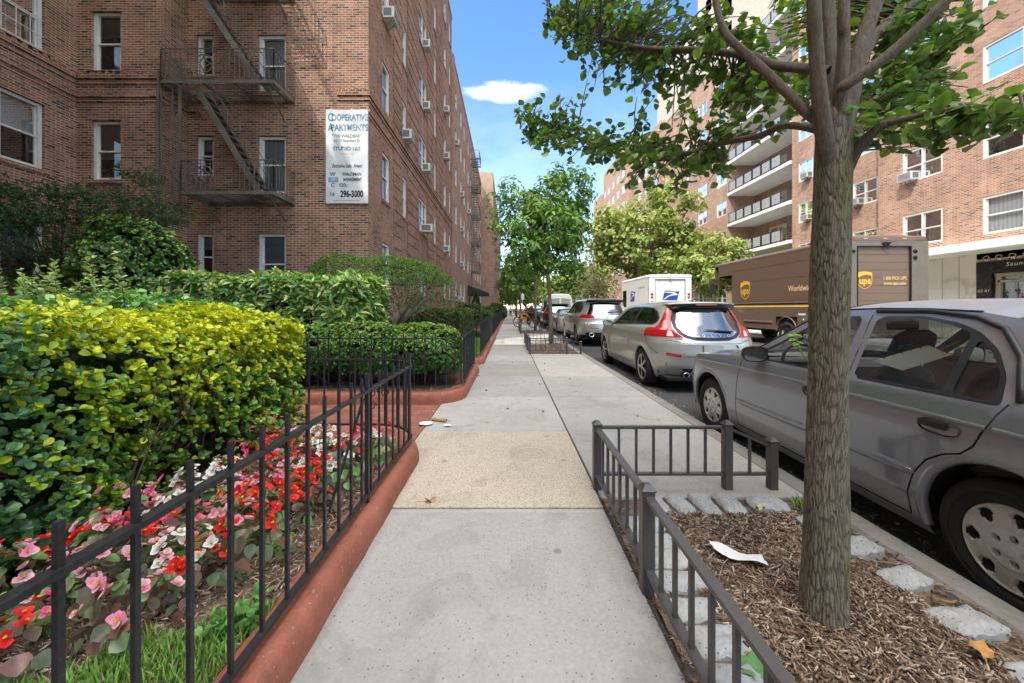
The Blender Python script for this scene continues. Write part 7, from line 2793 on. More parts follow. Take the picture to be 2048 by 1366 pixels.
door_handle(T, B, -.20, -.015, .745, M_BLKP)
for (ya, yb, za, zb_) in ((-.78, -.345, .475, .475), (-.325, .82, .475, .47)):
 mb = MB()
 n = 24
 rows = []
 for i in range(n + 1):
  y = ya + (yb - ya) * i / n
  k = min(1, (i + .25) / 2, (n - i + .25) / 2)
  row = []
  for dz, dx_ in ((-.026 * k, .001), (-.020 * k, .008 * k), (.0, .010 * k), (.020 * k, .008 * k), (.026 * k, .001)):
   p = B.side([y], [za + (zb_ - za) * i / n + dz])[0]
   row.append((p[0] - dx_, y, p[2]))
  rows.append(row)
 mb.grid(rows)
 T.part('side_moulding', mb, P_GREY)
 mb = MB()
 mb.tube([(B.side([ya + (yb - ya) * t], [za + .012])[0][0] - .010, ya + (yb - ya) * t, za + .012) for t in np.linspace(.01, .99, 16)], .0022, 4)
 T.part('moulding_strip', mb, M_CHROME)
for ya, yb in ((-1.5, -1.10), (-1.075, -.342), (-.328, .77), (.79, 1.55)):
 mb = MB()
 rows = []
 for t in np.linspace(0, 1, 24):
  y = ya + (yb - ya) * t
  z = .80 - .02 * max(0, y) ** 1.5
  rows.append([(B.side([y], [z + d])[0][0] - o, y, z + d) for d, o in ((-.011, .0003), (-.002, .0038), (.002, .0038), (.007, .0003))])
 mb.grid(rows)
 T.part('body_crease', mb, P_GREY)
mb = MB()
ln = [(-.30, 1.312), (-.62, 1.314), (-.85, 1.286), (-.98, 1.235), (-1.085, 1.115), (-1.155, .93)]
mb.tube([tuple(B.side([a], [b])[0] + np.array([-.001, 0, 0])) for a, b in resample(ln, .05)], .015, 6)
T.part('door_seal', mb, M_BLKP)
mb = MB()
ln = [(.80, .895), (.54, 1.022), (.35, 1.148), (.16, 1.268), (.05, 1.305), (-.05, 1.321), (-.3, 1.33), (-.6, 1.327), (-.85, 1.315)]
mb.tube([tuple(B.side([a], [b])[0]) for a, b in resample(ln, .05)], .006, 5)
T.part('drip_rail', mb, M_BLKP)
mb = MB()
a = B.side([.62], [.965])[0]
mb.tube([(a[0] + .02, .62, .97), (a[0] + .10, .30, 1.30)], .0025, 4)
T.part('aerial', mb, M_BLKP)
pp = Thing('paper_notice', 'white paper sheet with handwriting, seen through the rear side window of the grey sedan', 'paper', (2.975, 2.30, .72))
sh = [at(1744, 722, 2.40), at(1806, 741, 2.20), at(1902, 710, 2.04), at(1856, 690, 2.22)]
mb = MB()
mb.add(sh, [(0, 1, 2, 3)])
pp.part('sheet', mb, simple('white_paper', (.72, .72, .70), .8, var=.04))
A_ = (Vector(sh[1]) - Vector(sh[0])).normalized()
Bq = (Vector(sh[3]) - Vector(sh[0]))
Nn = A_.cross(Bq).normalized()
Bn = Nn.cross(A_).normalized()
mb = MB()
rq = random.Random(4)
for r_ in range(7):
 for k in range(14):
  u, w_ = .02 + k * .016 + rq.uniform(-.003, .003), .04 + r_ * .035
  if rq.random() < .75:
   o = Vector(sh[0]) + A_ * u + Bn * w_ + Nn * (.003 if Nn.z > 0 else -.003)
   mb.add([o, o + A_ * .010, o + A_ * .011 + Bn * .006, o + Bn * .007], [(0, 1, 2, 3)])
pp.part('handwriting', mb, M_DARK)
zg = [(0, .815), (.25, .82), (.40, .86), (.49, .93), (.535, 1.02), (.53, 1.12), (.475, 1.345), (0, 1.372)]
zg2 = [(0, .86), (.22, .865), (.36, .90), (.44, .955), (.485, 1.03), (.48, 1.12), (.435, 1.29), (0, 1.315)]
lt_ = [(.488, 1.352), (.585, 1.352), (.625, 1.2), (.665, 1.06), (.72, 1.012), (.74, .868), (.43, .868), (.505, .93), (.55, 1.02), (.545, 1.12)]
neg = lambda p: [(-x, z) for x, z in p[::-1]]
HATCH = dict(
 w=[(.15, .80), (.22, .845), (.35, .872), (.55, .888), (.75, .89), (.88, .885), (.97, .865), (1.01, .835), (1.05, .785), (1.12, .745), (1.25, .68), (1.34, .625), (1.40, .57), (1.45, .5)],
 ef=[(.15, 2.0), (.35, 2.08), (.5, 2.10), (.65, 2.05), (.78, 1.95), (.95, 1.8)],
 er=[(.15, 1.98), (.30, 2.06), (.42, 2.115), (.60, 2.14), (.66, 2.135), (.76, 2.13), (.83, 2.10), (.93, 2.06), (1.03, 2.0), (1.2, 1.89), (1.34, 1.80), (1.42, 1.74)],
 cf=1.30, cr=1.42, n=2.5, taper=.045, zbot=.20, ztail=1.375, znose=.76, zsill=.30, hw=.88,
 axf=1.24, axr=-1.40, rw=.318, arch=.352, tw=.205, flare=.055, lip=.022, inset=.0, step=.045,
 upper=[(-1.60, 1.385), (-1.3, 1.395), (-.9, 1.405), (-.5, 1.405), (-.1, 1.395), (.12, 1.375), (.3, 1.31), (.6, 1.16), (.9, 1.01), (1.02, .965), (1.3, .93), (1.6, .865), (1.72, .82)],
 gaps=[[(.80, .30), (.82, .55), (.78, .80), (.74, .95)], [(-.62, .32), (-.64, .6), (-.66, 1.02)], [(-.62, .31), (.80, .30)], [(-1.86, .60), (-1.70, .70), (-1.56, .86), (-1.56, .9)], [(.55, .97), (.75, .965), (.98, .95)]],
 glass=[[(.60, .99), (-.62, 1.035), (-.66, 1.345), (-.15, 1.342), (.10, 1.29)], [(-.72, 1.042), (-.75, 1.345), (-1.25, 1.325), (-1.50, 1.25), (-1.61, 1.15), (-1.60, 1.085), (-1.52, 1.066)]],
 black=[[(.70, .972), (-.68, 1.02), (-1.56, 1.05), (-1.64, 1.085), (-1.65, 1.16), (-1.53, 1.275), (-1.27, 1.345), (-.72, 1.366), (-.15, 1.36), (.12, 1.308)]],
 doors=[[(.80, .31), (.82, .55), (.78, .80), (.74, .965), (.12, 1.33), (-.12, 1.375), (-.7, 1.38), (-.66, 1.02), (-.64, .6), (-.62, .31)]],
 side_light=[[(-1.50, .868), (-1.50, 1.0), (-1.60, 1.015), (-3, 1.015), (-3, .868)], [(-1.62, 1.352), (-1.67, 1.2), (-1.70, 1.06), (-1.69, 1.015), (-3, 1.015), (-3, 1.352)]],
 rear=[('glass', mirror_poly(zg2[::1])[:]), ('ceramic', mirror_poly(zg)), ('clear', [(.56, .882), (.665, .882), (.64, .975), (.575, .965)]), ('clear2', neg([(.56, .882), (.665, .882), (.64, .975), (.575, .965)])),
    ('red', lt_), ('red', neg(lt_)), ('plate', [(-.155, .60), (.155, .60), (.155, .745), (-.155, .745)]), ('gap', strip([(-.70, .83), (-.52, .80), (-.46, .775), (.46, .775), (.52, .80), (.70, .83)], .008)),
    ('recess', round_poly([(-.47, .56), (.47, .56), (.40, .757), (-.40, .757)], .04)), ('red', round_poly([(.47, .555), (.68, .575), (.68, .625), (.48, .60)], .01)), ('red', neg(round_poly([(.47, .555), (.68, .575), (.68, .625), (.48, .60)], .01))),
    ('black', round_poly([(-.42, .315), (.42, .315), (.46, .375), (-.46, .375)], .02))],
 front=[('lamp', [(.42, .60), (.72, .62), (.68, .74), (.42, .70)]), ('lamp', neg([(.42, .60), (.72, .62), (.68, .74), (.42, .70)])), ('grille', [(-.3, .48), (.3, .48), (.3, .68), (-.3, .68)])],
 lofts=dict(roof=(-1.60, .12), windscreen=(.12, 1.02), bonnet=(1.02, 1.72)),
 loftp=dict(roof=(lambda t: .045 + .02 * math.sin(t * PI), lambda t: -.12 * (1 - t) + .05 * t), windscreen=(lambda t: .05 * (1 - t) + .02, lambda t: .05 + .12 * t), bonnet=(lambda t: .03, lambda t: .14)),
 dashz=.95, seaty=-.2, mirror_y=.15, mirror_z=1.23, rear_glass=glass_mat('rear_hatch_glass', (.13, .15, .16), .26), glass_door=[0, None])
HATCH['glass_door'] = None
W_HAT = wheel_meshes(.318, .205, .222, five_spoke, M_SILV)
P_SG = paint('silver_green_paint', (.50, .51, .455), .45, .30, .14)
T, B = car(HATCH, 'silver green hatchback with tall red tail lights and glass tailgate, parked at the kerb', (3.225, 8.07, ROADZ), R(-.4), P_SG, wheels=W_HAT, glass=glass_mat('clear_car_glass', (.45, .5, .48), .06))
door_mirror(T, B, .62, 1.0, P_SG, -1, 1.05)
door_mirror(T, B, .62, 1.0, P_SG, 1, 1.05)
door_handle(T, B, -.52, -.33, .80, P_SG, recess=False)
mb = MB()
rows = []
for i in range(15):
 u = -1 + 2 * i / 14
 k = 1 - abs(u) ** 3
 y = -1.74 - .17 * k
 rows.append([(u * .555, y + .34, 1.402 + .036 * k), (u * .552, y + .12, 1.414 + .028 * k), (u * .548, y, 1.405 + .022 * k), (u * .546, y + .004, 1.388 + .020 * k), (u * .55, y + .10, 1.372 + .018 * k)])
mb.grid(rows)
T.part('roof_spoiler', mb, P_SG)
mb = MB()
rows = []
for i in range(11):
 u = -1 + 2 * i / 10
 k = 1 - abs(u) ** 3
 rows.append([(u * .52, -1.725 - .17 * k, 1.386 + .018 * k), (u * .52, -1.735 - .155 * k, 1.352 + .012 * k), (u * .5, -1.80 - .03 * k, 1.335)])
mb.grid(rows)
T.part('spoiler_underside', mb, M_BLKP)
mb = MB()
mb.box(-.17, .17, -1.905, -1.892, 1.384, 1.398)
T.part('brake_light', mb, M_RED)
for i, ch in enumerate('VOLVO'):
 mb = MB()
 x = (i - 2) * .132
 p = B.rear([x], [.895])[0]
 q2 = B.rear([x], [.935])[0]
 up_ = Vector(q2 - p).normalized()
 sl = B.rear([x + .02], [.895])[0] - B.rear([x - .02], [.895])[0]
 rt = Vector(sl).normalized()
 put_text(mb, ch, .062, (tuple(p), rt, up_, rt.cross(up_)), .006, bold=.0015)
 T.part('lettering', mb, M_CHROME)
mb = MB()
p = B.rear([-.50], [.845])[0]
rt = Vector(B.rear([-.46], [.845])[0] - B.rear([-.54], [.845])[0]).normalized()
put_text(mb, 'C30', .055, (tuple(p), rt, (0, 0, 1), rt.cross(Vector((0, 0, 1)))), .006, bold=.001, spacing=1.2)
T.part('lettering', mb, M_CHROME)
mb = MB()
for xa, za, xb, zb_, w_ in ((.34, .955, -.10, .985, .020), (.34, .955, .05, .972, .03)):
 pts = [tuple(B.rear([xa + (xb - xa) * t], [za + (zb_ - za) * t])[0] + np.array([0, -.02, .008])) for t in np.linspace(0, 1, 8)]
 mb.tube(pts, [w_ * .5] * 7 + [w_ * .25], 6)
pts = [tuple(B.rear([.30 - .56 * t], [.872 - .012 * math.sin(t * PI)])[0] + np.array([0, -.012, 0])) for t in np.linspace(0, 1, 10)]
mb.tube(pts, .007, 5)
T.part('rear_wiper', mb, M_BLKP)
for x in (-.42, .42):
 mb = MB()
 mb.lathe([(.052, -2.10), (.056, -2.12), (.050, -2.125), (.040, -2.115), (.038, -1.9)], (x, 0, .27), 'y', 22)
 T.part('exhaust', mb, M_CHROME)
 mb = MB()
 mb.lathe([(.0, -2.06), (.039, -2.06)], (x, 0, .27), 'y', 22)
 mb.lathe([(.058, -2.02), (.075, -2.10), (.056, -2.09)], (x, 0, .27), 'y', 22)
 T.part('exhaust_surround', mb, M_DARK)
mb = MB()
mb.prism([(-.03, -1.36), (.03, -1.36), (.012, -1.5), (-.012, -1.5)], 1.455, 1.475)
mb.tube([(0, -1.40, 1.47), (0, -1.50, 1.53)], [.012, .003], 6)
T.part('aerial', mb, P_SG)
zs = [(0, 1.10), (.60, 1.11), (.70, 1.15), (.69, 1.25), (.60, 1.52), (0, 1.55)]
ls_ = [(.42, 1.02), (.44, 1.0), (1.0, .99), (1.0, 1.13), (.58, 1.12), (.46, 1.10)]
SUV = dict(
 w=[(.2, .84), (.3, .90), (.5, .945), (.75, .96), (.95, .955), (1.06, .94), (1.12, .90), (1.25, .83), (1.45, .745), (1.58, .68), (1.68, .60)],
 ef=[(.2, 2.25), (.4, 2.36), (.7, 2.38), (.9, 2.3), (1.05, 2.1)],
 er=[(.2, 2.22), (.4, 2.32), (.6, 2.37), (.78, 2.36), (.85, 2.30), (1.0, 2.28), (1.1, 2.24), (1.3, 2.14), (1.52, 2.0), (1.62, 1.9)],
 cf=1.55, cr=1.68, n=2.7, taper=.03, zbot=.28, ztail=1.60, znose=.95, zsill=.42, hw=.95,
 axf=1.45, axr=-1.375, rw=.365, arch=.415, tw=.24, flare=.05, lip=.012, inset=.015, step=.07,
 upper=[(-1.76, 1.615), (-1.3, 1.64), (-.7, 1.66), (-.2, 1.66), (.2, 1.64), (.35, 1.60), (.8, 1.33), (1.1, 1.14), (1.22, 1.10), (1.6, 1.04), (1.9, .98)],
 gaps=[[(.95, .42), (.97, .7), (.9, 1.1)], [(-.02, .42), (-.04, 1.1)], [(-.04, 1.1), (-.08, 1.62)], [(-.85, .42), (-.92, .75), (-1.08, 1.0), (-1.10, 1.13)], [(-.85, .42), (.95, .42)]],
 glass=[[(.85, 1.14), (.04, 1.15), (.0, 1.59), (.25, 1.57)], [(-.08, 1.15), (-.12, 1.59), (-.85, 1.575), (-1.05, 1.16)], [(-1.12, 1.17), (-.93, 1.57), (-1.45, 1.54), (-1.72, 1.40), (-1.75, 1.22)]],
 black=[[(.95, 1.12), (-1.78, 1.19), (-1.78, 1.42), (-1.47, 1.56), (-.9, 1.60), (.0, 1.61), (.3, 1.58)]],
 doors=[[(.95, .42), (.97, .7), (.9, 1.13), (.2, 1.63), (-.08, 1.64), (-.04, 1.1), (-.02, .42)], [(-.02, .42), (-.04, 1.1), (-.08, 1.64), (-.95, 1.62), (-1.10, 1.13), (-1.08, 1.0), (-.92, .75), (-.85, .42)]],
 side_light=[[(-1.90, 1.0), (-1.90, 1.06), (-1.95, 1.12), (-3, 1.13), (-3, .99)]],
 rear=[('glass', mirror_poly(zs)), ('red', ls_), ('red', neg(ls_)), ('chrome', strip([(-.42, 1.06), (.42, 1.06)], .02)), ('gap', strip([(-.72, .98), (-.66, .80), (-.5, .77), (.5, .77), (.66, .80), (.72, .98)], .012)),
    ('gap', strip([(-.55, .955), (.55, .955)], .012)), ('red', [(-.62, .64), (-.30, .64), (-.30, .665), (-.62, .665)]), ('red', [(.30, .64), (.62, .64), (.62, .665), (.30, .665)]), ('plate', [(-.16, .80), (.16, .80), (.16, .93), (-.16, .93)]),
    ('black', [(-.9, .2), (.9, .2), (.9, .50), (-.9, .50)])],
 front=[('lamp', [(.5, .74), (.85, .76), (.85, .9), (.5, .86)]), ('lamp', neg([(.5, .74), (.85, .76), (.85, .9), (.5, .86)])), ('grille', [(-.45, .6), (.45, .6), (.45, .9), (-.45, .9)])],
 lofts=dict(roof=(-1.76, .35), windscreen=(.35, 1.22), bonnet=(1.22, 1.9)),
 loftp=dict(roof=(lambda t: .04 + .02 * math.sin(t * PI), lambda t: -.14 * (1 - t) + .06 * t), windscreen=(.03, lambda t: .06 + .1 * t), bonnet=(.05, .2)),
 dashz=1.1, seaty=.1, mirror_y=.4, mirror_z=1.45, rear_glass=glass_mat('tinted_rear_glass', (.03, .035, .04), .22), glass_door=None, sillmat=M_BLKP)
W_SUV = wheel_meshes(.365, .24, .25, six_spoke, M_SILV)
P_SIL = paint('silver_paint', (.56, .55, .52), .5, .28, .12)
def suv_bits(T, B, M):
 door_mirror(T, B, .78, 1.16, M, -1, 1.2)
 mb = MB()
 rows = []
 for i in range(11):
  u = -1 + 2 * i / 10
  k = 1 - abs(u) ** 3
  rows.append([(u * .66, -1.6 - .1 * k, 1.64 + .03 * k), (u * .65, -1.98 - .12 * k, 1.63 + .02 * k), (u * .65, -1.98 - .11 * k, 1.585), (u * .66, -1.86, 1.56)])
 mb.grid(rows)
 T.part('roof_spoiler', mb, M_BLKP)
 for x in (-.55, .55):
  mb = MB()
  mb.lathe([(.07, -2.35), (.075, -2.37), (.06, -2.37), (.05, -2.2)], (x, 0, .42), 'y', 16)
  mb.v = [((p[0] - x) * 1.4 + x, p[1], p[2]) for p in mb.v]
  T.part('exhaust', mb, M_CHROME)
 for s in (-1, 1):
  mb = MB()
  mb.tube([(s * .66, -1.3, 1.69), (s * .68, -1.1, 1.71), (s * .68, .0, 1.725), (s * .66, .2, 1.70)], .018, 6)
  T.part('roof_rail', mb, M_CHROME)
T, B = car(SUV, 'silver sport utility car with red wrap-around tail lights, parked ahead of the hatchback', (3.42, 15.4, ROADZ), R(-.3), P_SIL, wheels=W_SUV, glass=M_GLASSD)
suv_bits(T, B, P_SIL)
for dy in (-.25, -1.05):
 door_handle(T, B, dy, dy + .2, 1.0, M_CHROME, recess=False)
mb = MB()
p = B.rear([0], [1.0])[0]
mb.box(-.02, .02, p[1] - .012, p[1] + .003, .985, 1.075)
mb.box(-.028, -.024, p[1] - .012, p[1] + .003, .985, 1.075)
put_text(mb, 'MKX', .075, ((-.42, B.rear([-.42], [.885])[0][1] - .003, .885), (1, 0, 0), (0, 0, 1), (0, -1, 0)), .006, bold=.002, spacing=1.2)
T.part('badge', mb, M_CHROME)
mb = MB()
mb.tube([(.05, B.rear([.05], [1.2])[0][1] - .02, 1.2), (.5, B.rear([.5], [1.22])[0][1] - .02, 1.22)], [.02, .012], 6)
T.part('rear_wiper', mb, M_BLKP)
gp = 'cars parked along the near kerb'
P_WS = paint('pale_silver_paint', (.66, .65, .62), .4, .3, .1)
P_BK = paint('black_paint', (.018, .018, .022), .2, .22, .08)
P_DB = paint('dark_blue_paint', (.03, .04, .07), .4, .25, .08)
P_DG = paint('dark_grey_paint', (.07, .07, .075), .4, .28, .1)
W_SED2 = W_SED
SEDAN['roofmat'] = None
T, B = car(SEDAN, 'pale silver sedan between the silver sport utility car and the dark one', (3.35, 21.0, ROADZ), 0, P_WS, group=gp, full=False, wheels=W_SED2, glass=M_GLASSD)
door_mirror(T, B, .47, .945, P_WS, -1)
T, B = car(SUV, 'dark sport utility car parked ahead of the pale silver sedan', (3.3, 27.0, ROADZ), 0, P_BK, group=gp, full=False, wheels=W_SUV, glass=M_GLASSD)
suv_bits(T, B, P_BK)
car(SEDAN, 'dark blue sedan parked behind the orange bicycle, far down the kerb', (3.2, 38.6, ROADZ), 0, P_DB, group=gp, full=False, wheels=W_SED2, glass=M_GLASSD)
car(SUV, 'dark grey car far down the kerb, beyond the dark blue sedan', (3.2, 44.6, ROADZ), 0, P_DG, group=gp, full=False, wheels=W_SUV, glass=M_GLASSD)
car(SEDAN, 'black sedan far down the kerb near the parking sign', (3.2, 50.5, ROADZ), 0, P_BK, group=gp, full=False, wheels=W_SED2, glass=M_GLASSD)
car(SUV, 'farthest silver car still seen along the near kerb', (3.2, 57, ROADZ), 0, P_SIL, group=gp, full=False, wheels=W_SUV, glass=M_GLASSD)
P_WH = paint('white_paint', (.74, .73, .70), .0, .3, .1)
T, B = car(SEDAN, 'white sedan across the street, seen through the windows of the grey sedan', (10.75, 6.6, ROADZ), 0, P_WH, full=False, wheels=W_SED2, glass=M_GLASSD)
door_mirror(T, B, .47, .945, P_WH, -1, 1.2)
# ================================================================== TRUCKS
P_BROWN = paint('brown_truck_paint', (.125, .078, .053), .0, .38, .10, .5)
P_BRN2 = paint('brown_door_paint', (.135, .085, .058), .0, .5, .10, .2)
M_TAUPE = simple('taupe_metal', (.17, .145, .12), .5, .3, .5, var=.15, scale=20)
M_GOLD = simple('gold_sticker', (.72, .40, .06), .4)
M_GOLD2 = simple('deep_gold_sticker', (.45, .22, .03), .4)
M_LTXT = simple('pale_gold_lettering', (.72, .50, .22), .5)
P_MAIL = paint('white_truck_paint', (.72, .71, .68), .0, .4, .10, .4)
M_MBLUE = simple('mail_blue', (.02, .07, .30), .4)
M_MRED = simple('mail_red', (.50, .03, .03), .4)
M_WRIM = simple('dusty_white_rim', (.40, .38, .35), .6, var=.2)
def plain_rim(f, th):
 if f > .9:
  return -.005, 0
 if f > .62:
  return .02 + .03 * (1 - f), 0 if (th % (PI / 4)) > .28 or f > .82 else 1
 return .065 if f > .36 else .02, 1 if f > .36 else 0
W_TRK = wheel_meshes(.43, .26, .27, plain_rim, M_WRIM)
def shield(T, frame, w, h, name='emblem'):
 o, A, B, N = [Vector(q) for q in frame]
 def outl(s):
  pts = [(-.5, .42), (-.25, .47), (0, .5), (.25, .47), (.5, .42), (.5, -.08), (.45, -.24), (.33, -.36), (.15, -.45), (0, -.5), (-.15, -.45), (-.33, -.36), (-.45, -.24), (-.5, -.08)]
  return [(x * w * s, y * h * s) for x, y in pts]
 mb = MB()
 mb.plate(outl(1.0), (o, A, B, N), .004)
 e = T.part(name, mb, M_GOLD)
 mb = MB()
 mb.plate(outl(.92), (o + N * .004, A, B, N), .002)
 T.part('field', mb, M_BRN_D, e)
 mb = MB()
 arc_ = [(-.46, .38), (-.2, .43), (.1, .455), (.46, .385), (.46, .24), (.2, .32), (-.1, .30), (-.46, .14)]
 mb.plate([(x * w, y * h) for x, y in arc_], (o + N * .006, A, B, N), .002)
 T.part('band', mb, M_GOLD, e)
 mb = MB()
 put_text(mb, 'ups', h * .52, (o - B * h * .04, A, B, N), .009, bold=h * .014, sx=.92)
 T.part('lettering', mb, M_GOLD, e)
M_BRN_D = simple('dark_brown_field', (.16, .075, .02), .4)
T = Thing('delivery_truck', 'brown parcel delivery truck with gold shields and a yellow stripe, parked across the street', 'truck', (10.6, 10.6, ROADZ))
UX0, UX1, UY0, UY1, UZ0, UZ1 = 9.5, 11.72, 10.6, 17.5, .45, 3.22
mb = MB()
FS = Facade(UX0, 0, (0, 1), (-1, 0))
hole = [(16.15, 17.15, 1.0, 2.62), (12.5, 13.5, .45, .86)]
for (a, b, c, d) in [(UY0 + .08, 12.5, UZ0, 3.1), (12.5, 13.5, .92, 3.1), (13.5, 16.0, UZ0, 3.1), (16.0, 16.15, .6, 3.1), (16.15, 17.2, 2.62, 3.1), (16.15, 17.2, .5, 1.0), (17.15, 17.25, 1.0, 2.62)]:
 mb.add([(UX0, a, c), (UX0, b, c), (UX0, b, d), (UX0, a, d)], [(3, 2, 1, 0)])
T.part('side_wall', mb, P_BROWN)
mb = MB()
mb.add([(UX1, UY0, .45), (UX1, UY1, .45), (UX1, UY1, 3.1), (UX1, UY0, 3.1)], [(0, 1, 2, 3)])
T.part('side_wall', mb, P_BROWN)
mb = MB()
rows = []
for y in (UY0, UY0 + .05, 12, 14, 16, UY1, UY1 + .12):
 k = .05 if y in (UY0, UY1 + .12) else 0
 rows.append([(UX0 + k, y, 3.08), (UX0 - .012 + k, y, 3.13), (UX0 + .03 + k, y, 3.20), (UX0 + .12, y, 3.235 - k), ((UX0 + UX1) / 2, y, 3.27 - k), (UX1 - .12, y, 3.235 - k), (UX1 - .03 - k, y, 3.20), (UX1 + .012 - k, y, 3.13), (UX1 - k, y, 3.08)])
mb.grid(rows[::-1])
mb.add(rows[0], [tuple(range(9))])
T.part('roof', mb, P_BROWN)
mb = MB()
mb.add([(UX0, UY1, .5), (UX1, UY1, .5), (UX1, UY1, 1.3), (UX0, UY1, 1.3)], [(0, 1, 2, 3)])
mb.box(UX0 + .15, UX1 - .15, UY1 - .2, UY1 + .45, .5, 1.15, 0, .12)
T.part('front_end', mb, P_BROWN)
mb = MB()
mb.add([(UX0, UY1 - .02, 2.6), (UX1, UY1 - .02, 2.6), (UX1, UY1 - .02, 3.1), (UX0, UY1 - .02, 3.1)], [(0, 1, 2, 3)])
T.part('visor', mb, P_BROWN)
mb = MB()
mb.add([(UX0 + .03, UY1 - .03, 1.3), (UX1 - .03, UY1 - .03, 1.3), (UX1 - .03, UY1 - .03, 2.6), (UX0 + .03, UY1 - .03, 2.6)], [(0, 1, 2, 3)])
T.part('windscreen', mb, M_GLASSC)
mb = MB()
mb.box(UX0 + .05, UX1 - .05, 15.98, 16.05, .5, 3.05)
mb.box(UX0 + .3, UX0 + .85, 16.2, 16.8, .6, 1.35, 0, .05)
mb.box(UX0 + .3, UX0 + .85, 16.15, 16.3, 1.3, 2.0, 0, .05)
T.part('cab_interior', mb, M_DARK)
mb = MB()
for x0, x1, z0, z1 in ((UX0, 9.74, UZ0, 2.95), (11.22, UX1, UZ0, 2.95), (UX0, UX1, 2.95, 3.09), (9.74, 11.22, UZ0, .75)):
 mb.box(x0, x1, UY0 - .0, UY0 + .08, z0, z1, 0)
for x in (9.58, 9.66, 11.30, 11.64):
 for z in np.arange(.6, 2.95, .13):
  mb.box(x - .008, x + .008, UY0 - .006, UY0, z - .008, z + .008)
T.part('rear_frame', mb, M_TAUPE)
mb = MB()
for k in range(10):
 z = .76 + k * .217
 mb.box(9.75, 11.21, UY0 + .035, UY0 + .06, z, z + .214, 0, .006)
T.part('rear_door', mb, P_BRN2)
mb = MB()
mb.box(9.72, 9.745, UY0 - .015, UY0 + .03, .75, 2.93)
mb.box(11.215, 11.24, UY0 - .015, UY0 + .03, .75, 2.93)
mb.box(9.72, 11.24, UY0 - .015, UY0 + .03, 2.92, 2.945)
T.part('door_track', mb, M_DARK)
mb = MB()
mb.box(UX0 + .02, UX1 - .02, UY0 - .25, UY0, .42, .5, 0, .02)
T.part('rear_step', mb, M_TAUPE)
mb = MB()
mb.obox((10.42, UY0 - .03, 3.02), (10.62, UY0 - .03, 3.02), .05, .05)
mb.obox((10.45, UY0 - .02, 3.0), (10.52, UY0 - .05, 2.86), .02, .02)
mb.obox((10.59, UY0 - .02, 3.0), (10.55, UY0 - .05, 2.86), .02, .02)
T.part('door_latch', mb, M_DARK)
for x, z, r in ((11.34, 2.80, .055), (11.34, 2.62, .055), (9.62, 2.80, .05)):
 mb = MB()
 mb.lathe([(r, 0), (r, -.02), (r * .6, -.035), (0, -.038)], (x, UY0, z), 'y', 14)
 T.part('marker_lamp', mb, M_DARK)
for x in (9.95, 10.5, 11.05):
 mb = MB()
 mb.box(x - .05, x + .05, UY0 - .01, UY0 + .05, 3.135, 3.17)
 T.part('roof_lamp', mb, M_ORANGE)
mb = MB()
put_text(mb, '1 800 PICK UPS', .125, ((10.80, UY0 + .030, 2.045), (1, 0, 0), (0, 0, 1), (0, -1, 0)), .006, bold=.002, sx=.80)
T.part('lettering', mb, M_LTXT)
mb = MB()
put_text(mb, 'www.ups.com', .125, ((10.80, UY0 + .030, 1.905), (1, 0, 0), (0, 0, 1), (0, -1, 0)), .006, bold=.002, sx=.86)
T.part('lettering', mb, M_LTXT)
shield(T, ((9.96, UY0 + .030, 1.99), (1, 0, 0), (0, 0, 1), (0, -1, 0)), .42, .50)
sd = ((UX0, 15.25, 1.93), (0, -1, 0), (0, 0, 1), (-1, 0, 0))
shield(T, sd, .60, .74)
mb = MB()
put_text(mb, 'Worldwide Services', .27, ((UX0, 11.95, 1.86), (0, -1, 0), (0, 0, 1), (-1, 0, 0)), .005, bold=.004, sx=.86)
T.part('lettering', mb, M_LTXT)
mb = MB()
mb.box(UX0 - .006, UX0, UY0 + .1, 15.98, 1.25, 1.31)
T.part('stripe', mb, simple('yellow_stripe', (.75, .47, .10), .5))
mb = MB()
mb.box(UX0 - .03, UX0, UY0 + .1, 15.98, 1.385, 1.42, 0, .008)
T.part('rub_rail', mb, M_TAUPE)
for z in (1.48, 2.25, 2.75):
 mb = MB()
 mb.box(UX0 - .006, UX0, UY0 + .1, 15.98, z, z + .012)
 T.part('panel_seam', mb, P_BRN2)
mb = MB()
mb.box(UX0 - .04, UX0 - .001, 13.7, 15.3, .68, .75, 0, .01)
T.part('rub_rail', mb, M_TAUPE)
mb = MB()
mb.box(UX0 - .012, UX0, 12.15, 12.45, .98, 1.04)
T.part('data_plate', mb, M_WHITE)
mb = MB()
mb.lathe([(.055, 0), (.06, -.015), (.03, -.03), (.0, -.02)], (UX0, 12.25, .82), 'x', 14)
T.part('fuel_cap', mb, M_CHROME)
mb = MB()
rows = []
for a in np.linspace(0, PI, 20):
 c, s_ = math.cos(a), math.sin(a)
 rows.append([(UX0 - .004, 13.0 + .50 * c, .43 + .50 * s_), (UX0 - .03, 13.0 + .485 * c, .43 + .485 * s_), (UX0 - .02, 13.0 + .46 * c, .43 + .46 * s_), (UX0 + .3, 13.0 + .46 * c, .43 + .46 * s_)])
mb.grid(rows)
T.part('wheel_arch', mb, P_BROWN)
mb = MB()
mb.box(UX0 + .3, UX1 - .3, UY0 + .2, UY1, .35, .6)
mb.box(UX0 + .04, UX0 + .25, 12.45, 13.55, .45, 1.0)
T.part('chassis', mb, M_DARK)
for y in (13.0, 16.85):
 for s_, x in ((-1, UX0 + .15), (1, UX1 - .15)):
  w = link('wheel', W_TRK[0], T.o)
  w.location = (x - T.org[0], y - T.org[1], .43 + .0)
  w.rotation_euler = (1.0, 0, 0 if s_ < 0 else PI)
  link('rim', W_TRK[1], w)
mb = MB()
mb.tube([(UX0 - .02, 17.1, 2.55), (UX0 - .22, 17.35, 2.5), (UX0 - .22, 17.35, 1.6), (UX0, 17.2, 1.5)], .014, 6)
